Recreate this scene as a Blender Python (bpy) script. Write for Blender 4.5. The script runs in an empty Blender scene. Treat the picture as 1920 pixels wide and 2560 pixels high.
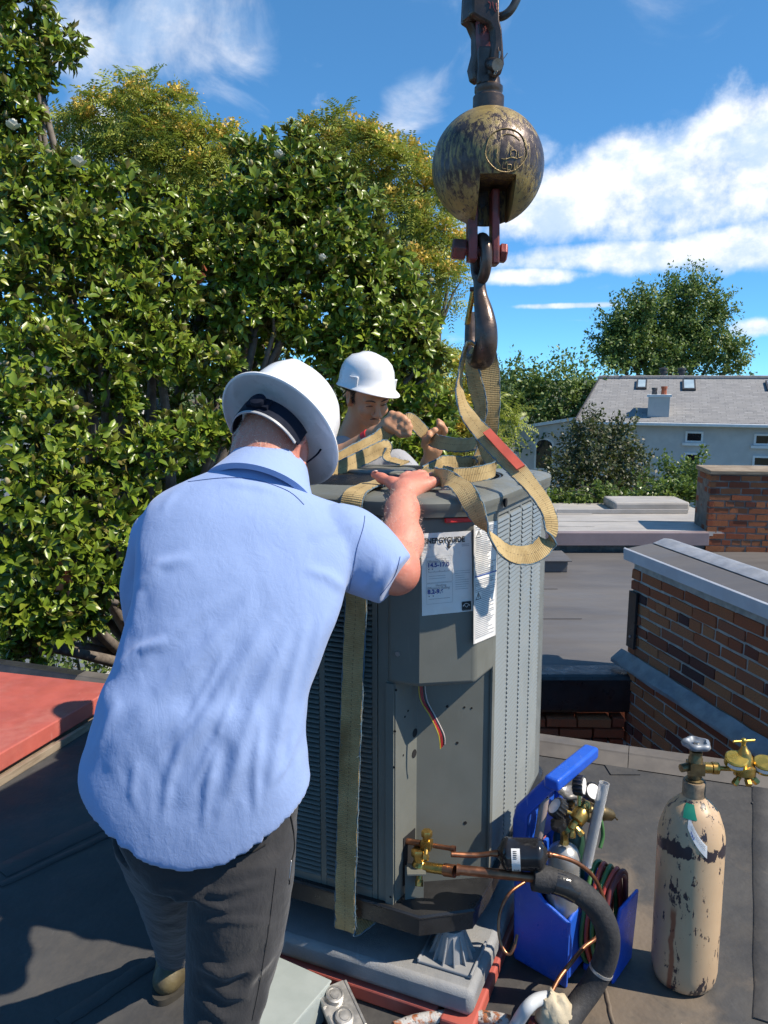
import bpy, bmesh, math, random
import numpy as np
from mathutils import Vector as V, Matrix, Euler
random.seed(7); np.random.seed(7)
R = math.radians
scene = bpy.context.scene
col = scene.collection

# ------------------------------------------------------------------ camera
CAM_H, TILT, FPX = 1.75, R(10.2), 1900.0
cd = bpy.data.cameras.new('camera'); cam = bpy.data.objects.new('camera', cd); col.objects.link(cam)
cam.location = (0, 0, CAM_H); cam.rotation_euler = (math.pi/2 - TILT, 0, 0)
cd.sensor_fit = 'VERTICAL'; cd.sensor_height = 36.0; cd.lens = FPX/2560*36.0
cd.clip_start = .05; cd.clip_end = 3000
scene.camera = cam
# ------------------------------------------------------------------ light
SUN_AZ, SUN_EL = R(103), R(48)          # azimuth clockwise from the view direction (+Y)
SUN = V((math.sin(SUN_AZ)*math.cos(SUN_EL), math.cos(SUN_AZ)*math.cos(SUN_EL), math.sin(SUN_EL)))
sl = bpy.data.lights.new('sun', 'SUN'); sun = bpy.data.objects.new('sun', sl); col.objects.link(sun)
sl.energy = 4.7; sl.angle = R(.53); sl.color = (1, .90, .76)
sun.rotation_euler = (-SUN).to_track_quat('-Z', 'Y').to_euler()
scene.view_settings.view_transform = 'Standard'; scene.view_settings.look = 'None'
scene.view_settings.exposure = 0.50; scene.view_settings.gamma = 1.0
scene.view_settings.use_curve_mapping = False
scene.render.engine = 'CYCLES'
scene.cycles.max_bounces = 5; scene.cycles.diffuse_bounces = 3; scene.cycles.glossy_bounces = 2; scene.cycles.transmission_bounces = 4; scene.cycles.transparent_max_bounces = 6
scene.cycles.use_adaptive_sampling = True; scene.cycles.adaptive_threshold = .025
scene.cycles.use_denoising = True

# The flat roof drains away from the camera: it slopes by SLOPE against the level world. Everything standing on
# it is laid out level in the roof's own frame (camera ROOF_H above it) and tilted with it at the end.
SLOPE, ROOF_H, WORLD_H = R(2.5), 1.60, 1.75
ON_ROOF = []; FRAME = 'world'
CT, ST = math.cos(TILT), math.sin(TILT)
def set_frame(f):
    global CT, ST, CAM_H, FRAME
    FRAME = f; a = TILT - SLOPE if f == 'roof' else TILT
    CAM_H = ROOF_H if f == 'roof' else WORLD_H; CT, ST = math.cos(a), math.sin(a)
RT = Matrix.Translation((0, 0, WORLD_H)) @ Matrix.Rotation(-SLOPE, 4, 'X') @ Matrix.Translation((0, 0, -ROOF_H))
def w2r(p): return RT.inverted() @ V(p)
def settle():
    for o in ON_ROOF: o.matrix_basis = RT @ o.matrix_basis
def ray(px, py):
    x, y = (px-960)/FPX, (py-1280)/FPX
    return V((x, CT - y*ST, -(y*CT + ST)))
def at(px, py, Y):                     # a point of the place Y metres ahead
    r = ray(px, py); return V((0, 0, CAM_H)) + r*(Y/r.y)
def atz(px, py, z):                    # ... or at height z
    r = ray(px, py); return V((0, 0, CAM_H)) + r*((z-CAM_H)/r.z)

# ------------------------------------------------------------------ node helpers
class NT:
    def __init__(s, tree): s.t = tree
    def n(s, typ, **kw):
        nd = s.t.nodes.new(typ)
        for k, v in kw.items():
            if k.startswith('_'): setattr(nd, k[1:], v)
        return nd
    def l(s, a, b): s.t.links.new(a, b)
    def val(s, sock, v):
        if hasattr(v, 'is_output'): s.l(v, sock)
        else: sock.default_value = v
    def math(s, op, a, b=0.0, c=None, clamp=False):
        nd = s.n('ShaderNodeMath', _operation=op, _use_clamp=clamp)
        s.val(nd.inputs[0], a); s.val(nd.inputs[1], b)
        if c is not None: s.val(nd.inputs[2], c)
        return nd.outputs[0]
    def vmath(s, op, a, b=None):
        nd = s.n('ShaderNodeVectorMath', _operation=op)
        s.val(nd.inputs[0], a)
        if b is not None: s.val(nd.inputs[1], b)
        return nd.outputs['Value'] if op in ('DOT_PRODUCT', 'LENGTH') else nd.outputs[0]
    def ramp(s, f, lo, hi, a=0.0, b=1.0, smooth=True):
        nd = s.n('ShaderNodeMapRange', _interpolation_type='SMOOTHSTEP' if smooth else 'LINEAR')
        s.val(nd.inputs[0], f); nd.inputs[1].default_value = lo; nd.inputs[2].default_value = hi
        nd.inputs[3].default_value = a; nd.inputs[4].default_value = b
        return nd.outputs[0]
    def noise(s, vec, scale, detail=4, rough=.55, dist=0.0):
        nd = s.n('ShaderNodeTexNoise'); s.l(vec, nd.inputs['Vector'])
        nd.inputs['Scale'].default_value = scale; nd.inputs['Detail'].default_value = detail
        nd.inputs['Roughness'].default_value = rough; nd.inputs['Distortion'].default_value = dist
        return nd.outputs['Fac']
    def mix(s, f, a, b, mode='MIX'):
        nd = s.n('ShaderNodeMix', _data_type='RGBA', _blend_type=mode)
        s.val(nd.inputs[0], f)
        for k, v in ((6, a), (7, b)):
            if isinstance(v, (tuple, list)): nd.inputs[k].default_value = (*v[:3], 1)
            else: s.l(v, nd.inputs[k])
        return nd.outputs[2]
    def mapping(s, vec, scale=(1,1,1), rot=(0,0,0), loc=(0,0,0)):
        nd = s.n('ShaderNodeMapping'); s.l(vec, nd.inputs[0])
        nd.inputs['Scale'].default_value = scale; nd.inputs['Rotation'].default_value = rot
        nd.inputs['Location'].default_value = loc
        return nd.outputs[0]
    def sep(s, vec):
        nd = s.n('ShaderNodeSeparateXYZ'); s.l(vec, nd.inputs[0]); return nd.outputs
    def bump(s, h, strength=.3, dist=.01, nrm=None):
        nd = s.n('ShaderNodeBump'); nd.inputs['Strength'].default_value = strength
        nd.inputs['Distance'].default_value = dist; s.l(h, nd.inputs['Height'])
        if nrm is not None: s.l(nrm, nd.inputs['Normal'])
        return nd.outputs[0]

def newmat(name):
    m = bpy.data.materials.new(name); m.use_nodes = True
    t = NT(m.node_tree); b = m.node_tree.nodes['Principled BSDF']
    return m, t, b
def setb(b, **kw):
    for k, v in kw.items(): b.inputs[k.replace('_', ' ')].default_value = v
def coords(t, kind='Object'):
    return t.n('ShaderNodeTexCoord').outputs[kind]

def pm(name, c1, c2=None, scale=8, rough=.5, metal=0.0, bump=0.0, bscale=60, coat=0.0, spec=.5,
       rvar=.1, stretch=(1,1,1), lo=.35, hi=.65, sss=0.0, coord='Object'):
    """plain procedural material: two tones mixed by noise, roughness variation, fine bump"""
    m, t, b = newmat(name); c2 = c2 or tuple(x*.82 for x in c1)
    vec = t.mapping(coords(t, coord), stretch)
    f = t.ramp(t.noise(vec, scale, 6, .62), lo, hi)
    t.l(t.mix(f, c1, c2), b.inputs['Base Color'])
    t.l(t.ramp(t.noise(vec, scale*2.3, 4), .3, .7, max(.02, rough-rvar), min(1, rough+rvar)), b.inputs['Roughness'])
    setb(b, Metallic=metal, Coat_Weight=coat, Specular_IOR_Level=spec)
    if sss: setb(b, Subsurface_Weight=sss, Subsurface_Radius=(.01, .004, .002), Subsurface_Scale=.6)
    if bump: t.l(t.bump(t.noise(vec, bscale, 5, .6), bump, .004), b.inputs['Normal'])
    return m

def grime(m, c, amt=.5, scale=6, lo=.52, hi=.72, stretch=(1, 1, 1), scratch=0.0, sc=(.5, .5, .5)):
    """dust, scuffs and scratches of their own shape over a material"""
    t = NT(m.node_tree); b = m.node_tree.nodes['Principled BSDF']; k = b.inputs['Base Color'].links[0].from_socket; v = t.mapping(coords(t), stretch)
    k = t.mix(t.ramp(t.noise(v, scale, 8, .7, .3), lo, hi, 0, amt), k, c)
    if scratch:
        for r_ in ((0, 0, .5), (.4, .9, 1.7)):
            s = t.noise(t.mapping(coords(t), (scale*14, scale*1.2, scale*1.2), r_), 1.0, 3, .6); k = t.mix(t.ramp(s, .70, .74, 0, scratch), k, sc)
    t.l(k, b.inputs['Base Color']); return m

# ------------------------------------------------------------------ object helpers
ORG = {}
def tag(o, label=None, cat=None, group=None, kind=None):
    if label: o['label'] = label
    if cat: o['category'] = cat
    if group: o['group'] = group
    if kind: o['kind'] = kind
    return o
def empty(name, loc, label=None, cat=None, group=None, kind=None):
    o = bpy.data.objects.new(name, None); col.objects.link(o)
    o.location = loc; o.empty_display_size = .05; ORG[o] = V(loc)
    if FRAME == 'roof': ON_ROOF.append(o)
    return tag(o, label, cat, group, kind)
def link(name, me, parent=None, loc=None, rot=None, scale=None):
    """loc in world space; parents are never rotated"""
    o = bpy.data.objects.new(name, me); col.objects.link(o)
    w = V(loc) if loc is not None else (ORG[parent] if parent is not None else V((0, 0, 0)))
    ORG[o] = w.copy()
    if parent is not None:
        o.parent = parent; o.location = w - ORG[parent]
    else: o.location = w
    if parent is None and FRAME == 'roof': ON_ROOF.append(o)
    if rot is not None: o.rotation_euler = rot
    if scale is not None: o.scale = scale
    return o
def frame(d, up=V((0, 0, 1))):
    d = V(d).normalized(); up = V(up)
    if abs(d.dot(up)) > .98: up = V((0, 1, 0)) if abs(d.y) < .9 else V((1, 0, 0))
    x = up.cross(d).normalized(); y = d.cross(x).normalized()
    return x, y, d                      # d = local z
def catmull(P, n=8, closed=False):
    P = [V(p) for p in P]; out = []; m = len(P)
    segs = m if closed else m-1
    for i in range(segs):
        if closed: a, b, c, d = P[i-1], P[i], P[(i+1) % m], P[(i+2) % m]
        else: a, b, c, d = P[max(i-1, 0)], P[i], P[i+1], P[min(i+2, m-1)]
        for k in range(n):
            t = k/n
            out.append(.5*((2*b) + (c-a)*t + (2*a-5*b+4*c-d)*t*t + (3*b-a-3*c+d)*t**3))
    if not closed: out.append(P[-1])
    return out

class MB:
    def __init__(s): s.v = []; s.f = []; s.uv = {}; s.mi = []
    def _add(s, vs, fs, mi=0):
        o = len(s.v); s.v += [tuple(v) for v in vs]
        s.f += [tuple(i+o for i in f) for f in fs]; s.mi += [mi]*len(fs)
        return o
    def box(s, c, size, ax=None, mi=0):
        c = V(c); hx, hy, hz = [x/2 for x in size]
        ax = ax or (V((1,0,0)), V((0,1,0)), V((0,0,1)))
        vs = [c + ax[0]*sx*hx + ax[1]*sy*hy + ax[2]*sz*hz for sx in (-1,1) for sy in (-1,1) for sz in (-1,1)]
        s._add(vs, [(0,1,3,2),(4,6,7,5),(0,4,5,1),(2,3,7,6),(0,2,6,4),(1,5,7,3)], mi); return s
    def prism(s, poly, d, mi=0):
        """poly: world points (a planar loop), extruded by vector d"""
        poly = [V(p) for p in poly]; n = len(poly); d = V(d)
        nrm = V((0,0,0))
        for i in range(n): nrm += poly[i].cross(poly[(i+1) % n])
        if nrm.dot(d) > 0: poly = poly[::-1]
        vs = poly + [p+d for p in poly]
        fs = [tuple(range(n)), tuple(range(2*n-1, n-1, -1))]
        fs += [((i+1) % n, i, i+n, (i+1) % n+n) for i in range(n)]
        s._add(vs, fs, mi); return s
    def tube(s, path, r, n=10, closed=False, cap=True, mi=0, smooth=0, flat=1.0):
        P = catmull(path, smooth, closed) if smooth else [V(p) for p in path]
        m = len(P); rr = r if callable(r) else (lambda t: r) if not isinstance(r, (list, tuple)) else (lambda t: float(np.interp(t, np.linspace(0,1,len(r)), r)))
        tang = []
        for i in range(m):
            a = P[(i-1) % m] if closed or i else P[0]; b = P[(i+1) % m] if closed or i < m-1 else P[-1]
            d = b-a; tang.append(d.normalized() if d.length > 1e-9 else V((0,0,1)))
        x, y, _ = frame(tang[0]); vs = []
        for i in range(m):
            x = (x - tang[i]*x.dot(tang[i])).normalized(); y = tang[i].cross(x)
            q = rr(i/max(1, m-1))
            vs += [P[i] + x*(q*math.cos(2*math.pi*k/n)) + y*(q*flat*math.sin(2*math.pi*k/n)) for k in range(n)]
        fs = []
        for i in range(m if closed else m-1):
            j = (i+1) % m
            fs += [(i*n+k, i*n+(k+1) % n, j*n+(k+1) % n, j*n+k) for k in range(n)]
        if cap and not closed:
            fs += [tuple(range(n-1, -1, -1)), tuple(range((m-1)*n, m*n))]
        s._add(vs, fs, mi); return s
    def lathe(s, prof, o=(0,0,0), axis=(0,0,1), n=24, mi=0, cap=True, xdir=None, mod=None):
        """prof: list of (r, h) along the axis"""
        o = V(o); x, y, z = frame(axis)
        if xdir is not None:
            x = (V(xdir) - z*V(xdir).dot(z)).normalized(); y = z.cross(x)
        vs = []; m = len(prof)
        for r, h in prof:
            for k in range(n):
                a = 2*math.pi*k/n; q = r*(mod(a, h) if mod else 1)
                vs.append(o + z*h + x*(q*math.cos(a)) + y*(q*math.sin(a)))
        fs = [(i*n+k, i*n+(k+1) % n, (i+1)*n+(k+1) % n, (i+1)*n+k) for i in range(m-1) for k in range(n)]
        if cap: fs += [tuple(range(n-1, -1, -1)), tuple(range((m-1)*n, m*n))]
        s._add(vs, fs, mi); return s
    def cyl(s, a, b, r, n=16, r2=None, mi=0, xdir=None):
        a, b = V(a), V(b)
        return s.lathe([(r, 0), (r if r2 is None else r2, (b-a).length)], a, b-a, n, mi, xdir=xdir)
    def ball(s, c, r, n=16, sc=(1,1,1), ax=None, mi=0):
        m = n//2; c = V(c); ax = ax or (V((1,0,0)), V((0,1,0)), V((0,0,1))); vs = []; fs = []
        for i in range(m+1):
            th = math.pi*i/m
            for k in range(n):
                ph = 2*math.pi*k/n
                vs.append(c + ax[0]*(r*sc[0]*math.sin(th)*math.cos(ph)) + ax[1]*(r*sc[1]*math.sin(th)*math.sin(ph)) + ax[2]*(r*sc[2]*math.cos(th)))
        for i in range(m):
            for k in range(n):
                fs.append((i*n+k, (i+1)*n+k, (i+1)*n+(k+1) % n, i*n+(k+1) % n))
        s._add(vs, fs, mi); return s
    def loft(s, rings, cap=True, mi=0):
        n = len(rings[0]); m = len(rings); vs = [p for r in rings for p in r]
        fs = [(i*n+k, i*n+(k+1) % n, (i+1)*n+(k+1) % n, (i+1)*n+k) for i in range(m-1) for k in range(n)]
        if cap: fs += [tuple(range(n-1, -1, -1)), tuple(range((m-1)*n, m*n))]
        s._add(vs, fs, mi); return s
    def mesh(s, name, mats=None, smooth=None, origin=(0,0,0), fix=True):
        me = bpy.data.meshes.new(name); o = V(origin)
        me.from_pydata([tuple(V(v)-o) for v in s.v], [], s.f)
        if fix:
            bm = bmesh.new(); bm.from_mesh(me)
            bmesh.ops.remove_doubles(bm, verts=bm.verts, dist=1e-6)
            bmesh.ops.recalc_face_normals(bm, faces=bm.faces); bm.to_mesh(me); bm.free()
        elif any(s.mi): me.polygons.foreach_set('material_index', s.mi)
        for m in (mats if isinstance(mats, (list, tuple)) else [mats] if mats else []): me.materials.append(m)
        if smooth:
            me.polygons.foreach_set('use_smooth', [True]*len(me.polygons))
            if smooth < 180: me.set_sharp_from_angle(angle=R(smooth))
        me.update(); return me
    def obj(s, name, mat, parent=None, smooth=None, bevel=0, loc=None, fix=True, seg=2):
        w = V(loc) if loc is not None else (ORG[parent] if parent is not None else V((0,0,0)))
        o = link(name, s.mesh(name, mat, smooth, w, fix), parent, w)
        if bevel:
            bv = o.modifiers.new('bevel', 'BEVEL'); bv.width = bevel; bv.segments = seg
            bv.limit_method = 'ANGLE'; bv.angle_limit = R(40)
            if smooth: bv.harden_normals = False
        return o
def thing(name, mb, mat, loc, label, cat, group=None, smooth=None, bevel=0, kind=None):
    o = mb.obj(name, mat, None, smooth, bevel, loc); return tag(o, label, cat, group, kind)
def arrays_obj(name, verts, faces, mat, parent=None, smooth=True, loc=None, nv=None):
    """fast mesh from numpy arrays: verts (N,3) world, faces (M,k)"""
    w = V(loc) if loc is not None else (ORG[parent] if parent is not None else V((0,0,0)))
    me = bpy.data.meshes.new(name); verts = np.asarray(verts, np.float32) - np.array(w, np.float32)
    faces = np.asarray(faces, np.int32); M, k = faces.shape
    me.vertices.add(len(verts)); me.vertices.foreach_set('co', verts.ravel())
    me.loops.add(M*k); me.loops.foreach_set('vertex_index', faces.ravel())
    me.polygons.add(M); me.polygons.foreach_set('loop_start', np.arange(0, M*k, k, dtype=np.int32))
    if smooth: me.polygons.foreach_set('use_smooth', np.ones(M, bool))
    if mat: me.materials.append(mat)
    me.update(calc_edges=True); me.validate()
    return link(name, me, parent, w)
# ------------------------------------------------------------------ sky
w = bpy.data.worlds.new('World'); scene.world = w; w.use_nodes = True
t = NT(w.node_tree); bg = w.node_tree.nodes['Background']
sky = t.n('ShaderNodeTexSky', _sky_type='NISHITA'); sky.sun_disc = False
sky.sun_elevation = SUN_EL; sky.sun_rotation = SUN_AZ; sky.altitude = 50
sky.air_density = .4; sky.dust_density = 0.0; sky.ozone_density = 6.0
SKY_S = .105
gm = t.n('ShaderNodeGamma'); t.l(t.mix(1.0, sky.outputs[0], (SKY_S*.86, SKY_S*.97, SKY_S*1.16), 'MULTIPLY'), gm.inputs[0]); gm.inputs[1].default_value = .62
skyc = t.mix(1.0, gm.outputs[0], (.46, .90, 1.06), 'MULTIPLY')
d = t.n('ShaderNodeTexCoord').outputs['Generated']
def sky_patch(px, py, a, b, rotd=0.0):
    c = ray(px, py).normalized(); x, y, _ = frame(c)   # x to the right or left, y up
    x, y = (x*math.cos(R(rotd)) + y*math.sin(R(rotd))), (y*math.cos(R(rotd)) - x*math.sin(R(rotd)))
    dx = t.math('DIVIDE', t.vmath('DOT_PRODUCT', d, tuple(x)), a)
    dy = t.math('DIVIDE', t.vmath('DOT_PRODUCT', d, tuple(y)), b)
    e = t.math('SQRT', t.math('ADD', t.math('MULTIPLY', dx, dx), t.math('MULTIPLY', dy, dy)))
    return t.ramp(e, 1.0, .15)
# heaped clouds low on the right, thin wisps high up
heap = None
for p in ((1700, 470, .26, .11), (1390, 520, .19, .075), (1860, 400, .17, .11), (1540, 640, .28, .032), (1880, 610, .20, .05), (1330, 690, .13, .020), (1420, 764, .11, .007), (1880, 820, .06, .022)):
    q = sky_patch(*p); heap = q if heap is None else t.math('MAXIMUM', heap, q)
wisp = None
for p in ((470, 60, .16, .13, 35), (330, 110, .10, .075, -60), (180, 60, .12, .09, 30), (1020, 270, .09, .05, -40), (230, 330, .09, .05, 0), (1350, 380, .05, .03, 0)):
    q = sky_patch(*p); wisp = q if wisp is None else t.math('MAXIMUM', wisp, q)
sx, sy, sz = t.sep(d)
inv = t.math('DIVIDE', 1.0, t.math('ADD', t.math('MAXIMUM', sz, 0.0), .22))
cv = t.n('ShaderNodeCombineXYZ'); t.l(t.math('MULTIPLY', sx, inv), cv.inputs[0]); t.l(t.math('MULTIPLY', sy, inv), cv.inputs[1])
n1 = t.noise(d, 10.0, 10, .60, 0.0)
n1b = t.noise(d, 30, 6, .6, 0.0)
n2 = t.noise(t.mapping(cv.outputs[0], (1.0, .75, 1), (0, 0, R(35))), 3.4, 8, .60, .7)
n3 = t.noise(cv.outputs[0], .9, 4)
dens1 = t.ramp(t.math('ADD', t.math('ADD', n1, t.math('MULTIPLY', n1b, .16)), t.math('MULTIPLY', heap, .44)), .74, 1.05)
dens2 = t.ramp(t.math('ADD', n2, t.math('MULTIPLY', wisp, .28)), .56, .98)
dens3 = t.math('MULTIPLY', t.ramp(t.math('ADD', n2, t.math('MULTIPLY', n3, .35)), .84, 1.0), .6)
dens = t.math('MAXIMUM', dens1, t.math('MAXIMUM', t.math('MULTIPLY', dens2, .80), dens3))
shade = t.ramp(t.noise(t.mapping(d, (1, 1, 1.5), (0, 0, 0), (.3, .1, .05)), 15, 6, .6), .36, .62)
cc = t.mix(shade, (.46, .58, .76), (.82, .83, .86))
fin = t.mix(t.math('MULTIPLY', dens, t.ramp(sz, .0, .05)), skyc, cc)
t.l(fin, bg.inputs['Color']); bg.inputs['Strength'].default_value = 1.0

# ------------------------------------------------------------------ shared materials
M = {}
def roof_mat():
    m, t, b = newmat('rubber_roof')
    c = coords(t)
    n = t.ramp(t.noise(c, 1.3, 7, .62), .35, .68); nf = t.ramp(t.noise(c, 9, 8, .68), .3, .75)
    base = t.mix(n, (.040, .040, .042), (.070, .069, .068))
    base = t.mix(t.math('MULTIPLY', nf, .45), base, (.095, .09, .084))
    # dust left by puddles: own patches, one large near the blue tote
    x, y, z = t.sep(c)
    dx = t.math('SUBTRACT', x, .68); dy = t.math('SUBTRACT', y, 2.1)
    rr = t.math('SQRT', t.math('ADD', t.math('MULTIPLY', t.math('MULTIPLY', dx, dx), 4.0), t.math('MULTIPLY', t.math('MULTIPLY', dy, dy), 1.4)))
    blob = t.math('SUBTRACT', t.ramp(rr, .95, .1), 0.0)
    dn = t.noise(c, 5.0, 8, .66, .4)
    dust = t.ramp(t.math('ADD', t.math('MULTIPLY', blob, .40), dn), .58, .90)
    base = t.mix(t.math('MULTIPLY', dust, .55), base, (.24, .185, .13))
    scr = t.noise(t.mapping(c, (30, 3, 1), (0, 0, .7)), 3.0, 3, .7)
    base = t.mix(t.ramp(scr, .66, .78, 0, .25), base, (.2, .19, .18))
    t.l(base, b.inputs['Base Color'])
    t.l(t.ramp(nf, 0, 1, .62, .88), b.inputs['Roughness']); setb(b, Specular_IOR_Level=.28)
    h = t.math('ADD', t.math('MULTIPLY', t.noise(c, 4, 4), 1.2), t.math('MULTIPLY', t.noise(c, 60, 4), .12))
    t.l(t.bump(h, .65, .02), b.inputs['Normal'])
    return m
M['roof'] = roof_mat()
def brick_mat(name='brick', dark=1.0):
    m, t, b = newmat(name)
    c = coords(t); rnd = t.n('ShaderNodeObjectInfo').outputs['Random']
    cr = t.n('ShaderNodeValToRGB'); t.l(rnd, cr.inputs[0]); e = cr.color_ramp.elements
    stops = [(0, (.06, .045, .045)), (.08, (.25, .08, .045)), (.30, (.54, .15, .06)), (.55, (.62, .215, .085)), (.8, (.68, .28, .115)), (1, (.44, .14, .075))]
    e[0].position = 0; e[0].color = (*stops[0][1], 1); e[1].position = 1; e[1].color = (*stops[-1][1], 1)
    for p, k in stops[1:-1]:
        x = e.new(p); x.color = (*k, 1)
    ofs = t.n('ShaderNodeCombineXYZ'); t.l(t.math('MULTIPLY', rnd, 50), ofs.inputs[0])
    cv = t.vmath('ADD', c, ofs.outputs[0])
    f = t.noise(cv, 22, 7, .65)
    k = t.mix(t.ramp(f, .40, .72), cr.outputs[0], (.22, .10, .085))
    k = t.mix(t.ramp(t.noise(cv, 13, 8, .7), .60, .78, 0, .55), k, (.50, .42, .36))
    k = t.mix(t.ramp(t.noise(cv, 30, 5, .7), .62, .7, 0, .7), k, (.06, .04, .04))
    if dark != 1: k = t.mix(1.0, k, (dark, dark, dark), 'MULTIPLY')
    t.l(k, b.inputs['Base Color']); setb(b, Roughness=.9, Specular_IOR_Level=.2)
    t.l(t.bump(t.noise(cv, 70, 6, .7), .7, .006), b.inputs['Normal'])
    return m
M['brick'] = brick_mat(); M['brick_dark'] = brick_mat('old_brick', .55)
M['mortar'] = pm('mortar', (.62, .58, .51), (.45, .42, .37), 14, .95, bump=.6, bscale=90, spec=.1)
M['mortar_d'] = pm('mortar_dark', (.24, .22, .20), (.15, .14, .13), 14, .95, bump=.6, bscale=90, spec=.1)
M['trim'] = pm('taupe_edge_metal', (.15, .132, .112), (.11, .097, .083), 6, .5, bump=.1)
M['tar'] = pm('tar_coating', (.022, .022, .024), (.04, .04, .042), 7, .35, bump=.5, bscale=25)
M['whitemetal'] = pm('white_coping_metal', (.72, .73, .75), (.62, .63, .66), 5, .4, metal=0, bump=.05)
M['flash'] = pm('aluminium_coated_flashing', (.40, .41, .43), (.28, .29, .31), 9, .5, metal=.35, bump=.4, bscale=30)
M['silverroof'] = pm('silver_coated_roof', (.43, .41, .385), (.32, .305, .29), 2.2, .55, bump=.2, stretch=(1, 3, 1), lo=.3, hi=.7)
M['mauve'] = pm('mauve_fascia', (.25, .195, .20), (.21, .165, .172), 3, .55)
M['red'] = pm('red_roof_coating', (.46, .105, .078), (.38, .088, .068), 6, .55, bump=.15, bscale=80)
grime(M['red'], (.62, .30, .24), .35, 3, .5, .8, scratch=.25, sc=(.60, .34, .28))
M['wood'] = pm('weathered_wood', (.30, .24, .17), (.2, .15, .10), 6, .8, bump=.3, stretch=(1, 1, 8))

# ------------------------------------------------------------------ the ground and the roofs
GZ = -7.5
g = MB(); g._add([(-1500, -1500, GZ), (1500, -1500, GZ), (1500, 1500, GZ), (-1500, 1500, GZ)], [(0, 1, 2, 3)])
tag(g.obj('ground', pm('ground_lawn', (.07, .09, .035), (.12, .11, .07), .15, .9, coord='Object')), kind='structure')
# own roof: flat rubber sheet with a taupe edge along its far side
set_frame('roof')
EA, EB = V((-5.0, 5.49, 0)), V((3.9, 2.375, 0))
ed = (EB-EA).normalized(); en = V((-ed.y, ed.x, 0))          # en points off the roof
rb = MB(); rb.prism([EA, EB, V((3.9, -5, 0)), V((-5, -5, 0))], (0, 0, -.3))
roof = tag(rb.obj('flat_roof', M['roof']), 'black rubber flat roof the men stand on', kind='structure')
rw = MB(); rw.prism([EA-en*.05+V((0,0,-.302)), EB-en*.05+V((0,0,-.302)), V((3.85, -4.9, -.302)), V((-4.95, -4.9, -.302))], (0, 0, GZ+1.4))
rw.obj('house_wall', M['brick_dark'], roof)
def edge_strip(A, B, parent, name='edge_trim', mat=None):
    prof = [(-.125, .004), (-.115, .010), (-.062, .040), (-.056, .046), (.012, .050), (.014, .042), (.014, -.12), (.004, -.12), (.004, 0.003), (-.12, .003)]
    m = MB(); dd = (B-A).normalized(); nn = V((-dd.y, dd.x, 0))
    m.loft([[P + nn*a + V((0,0,z)) for a, z in prof] for P in (A, B)])
    return m.obj(name, mat or M['trim'], parent)
L = (EB-EA).length; x0 = 0
for x1 in (2.0, 3.4, 4.9, 6.5, 8.1, L):
    edge_strip(EA+ed*(x0+.0015), EA+ed*(x1-.0015), roof, 'edge_trim', M['tar'] if x1 < 3.5 else M['trim']); x0 = x1
# membrane seams, raised a few millimetres
def seam(a, b, wd=.09, h=.004):
    a, b = V(a), V(b); dd = (b-a).normalized(); nn = V((-dd.y, dd.x, 0)); m = MB()
    q = [(-wd/2, .0), (-wd/2+.004, h), (wd/2-.004, h), (wd/2, .0)]
    N = 12; rings = []
    for i in range(N+1):
        p = a.lerp(b, i/N) + nn*random.uniform(-.003, .003)
        rings.append([p + nn*x + V((0, 0, z+.0015)) for x, z in q])
    m.loft(rings); return m.obj('membrane_seam', M['roof'], roof, 60)
def g2(px, py): return atz(px, py, 0)
seam(g2(0, 2180), g2(420, 1980), .10); seam(g2(0, 2215), g2(400, 2030), .03, .006)
seam(g2(1503, 2440), g2(1545, 2600), .012, .005); seam(g2(1905, 1930), g2(1925, 2560), .08); seam(g2(150, 2560), g2(420, 2380), .05)
for px, py, s in ((1555, 1925, .10), (1905, 2015, .05)):
    c = atz(px, py, .0); m = MB(); m.box((c.x, c.y, .003), (s*1.3, s, .004)); m.obj('membrane_patch', M['roof'], roof)
# red roof hatch at the left edge
T1, T2 = atz(241, 1745, .12), atz(0, 1884, .12)
he = (T1-T2); he.z = 0; he.normalize(); hf = V((he.y, -he.x, 0))
Q = T1 + he*.20; Q.z = 0; hw, hd = 1.25, 1.35
t_h = empty('roof_hatch', Q - hf*hw/2 - he*hd/2, 'flat red-painted roof hatch at the left edge of the roof', 'roof hatch')
m = MB(); m.box(Q-hf*(hw/2)-he*(hd/2)+V((0,0,.02)), (hw-.06, hd-.06, .04), (hf, he, V((0,0,1)))); m.obj('curb', M['wood'], t_h, bevel=.004)
m = MB(); m.box(Q-hf*(hw/2)-he*(hd/2)+V((0,0,.079)), (hw, hd, .082), (hf, he, V((0,0,1)))); lid = m.obj('lid', M['red'], t_h, bevel=.006)
m = MB(); m.box(Q+he*(-hd/2)+V((.0, 0, .018))+hf*.03, (.022, hd+.04, .036), (hf, he, V((0,0,1)))); m.obj('wood_strip', M['wood'], t_h, bevel=.003)
set_frame('world')

# ------------------------------------------------------------------ neighbouring roofs
NZ = at(1480, 1692, 4.85).z; NY = atz(1480, 1380, NZ).y; SZ = at(1500, 1331, NY).z; SY = atz(1500, 1257, SZ).y
nr = MB(); nr.prism([V((-.9, 4.95, NZ)), V((1.72, 4.95, NZ)), V((1.72, NY, NZ)), V((-.9, NY, NZ))], (0, 0, -.1))
nr.prism([V((1.72, 5.2, NZ)), V((9, 5.2, NZ)), V((9, NY, NZ)), V((1.72, NY, NZ))], (0, 0, -.1))
M['nroof'] = pm('grey_rubber_roof', (.135, .128, .125), (.095, .09, .09), 1.6, .6, bump=.25, stretch=(.4, 1.6, 1), bscale=20, lo=.3, hi=.7)
nroof = tag(nr.obj('neighbour_roof', M['nroof']), 'dark grey flat roof of the neighbouring house beyond the gap', kind='structure')
for y0 in (NY-2.4, NY-1.5, NY-.7):
    m = MB(); m.box((.4, y0, NZ+.004), (2.5, .10, .005)); m.obj('membrane_seam', M['nroof'], nroof)
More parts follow.
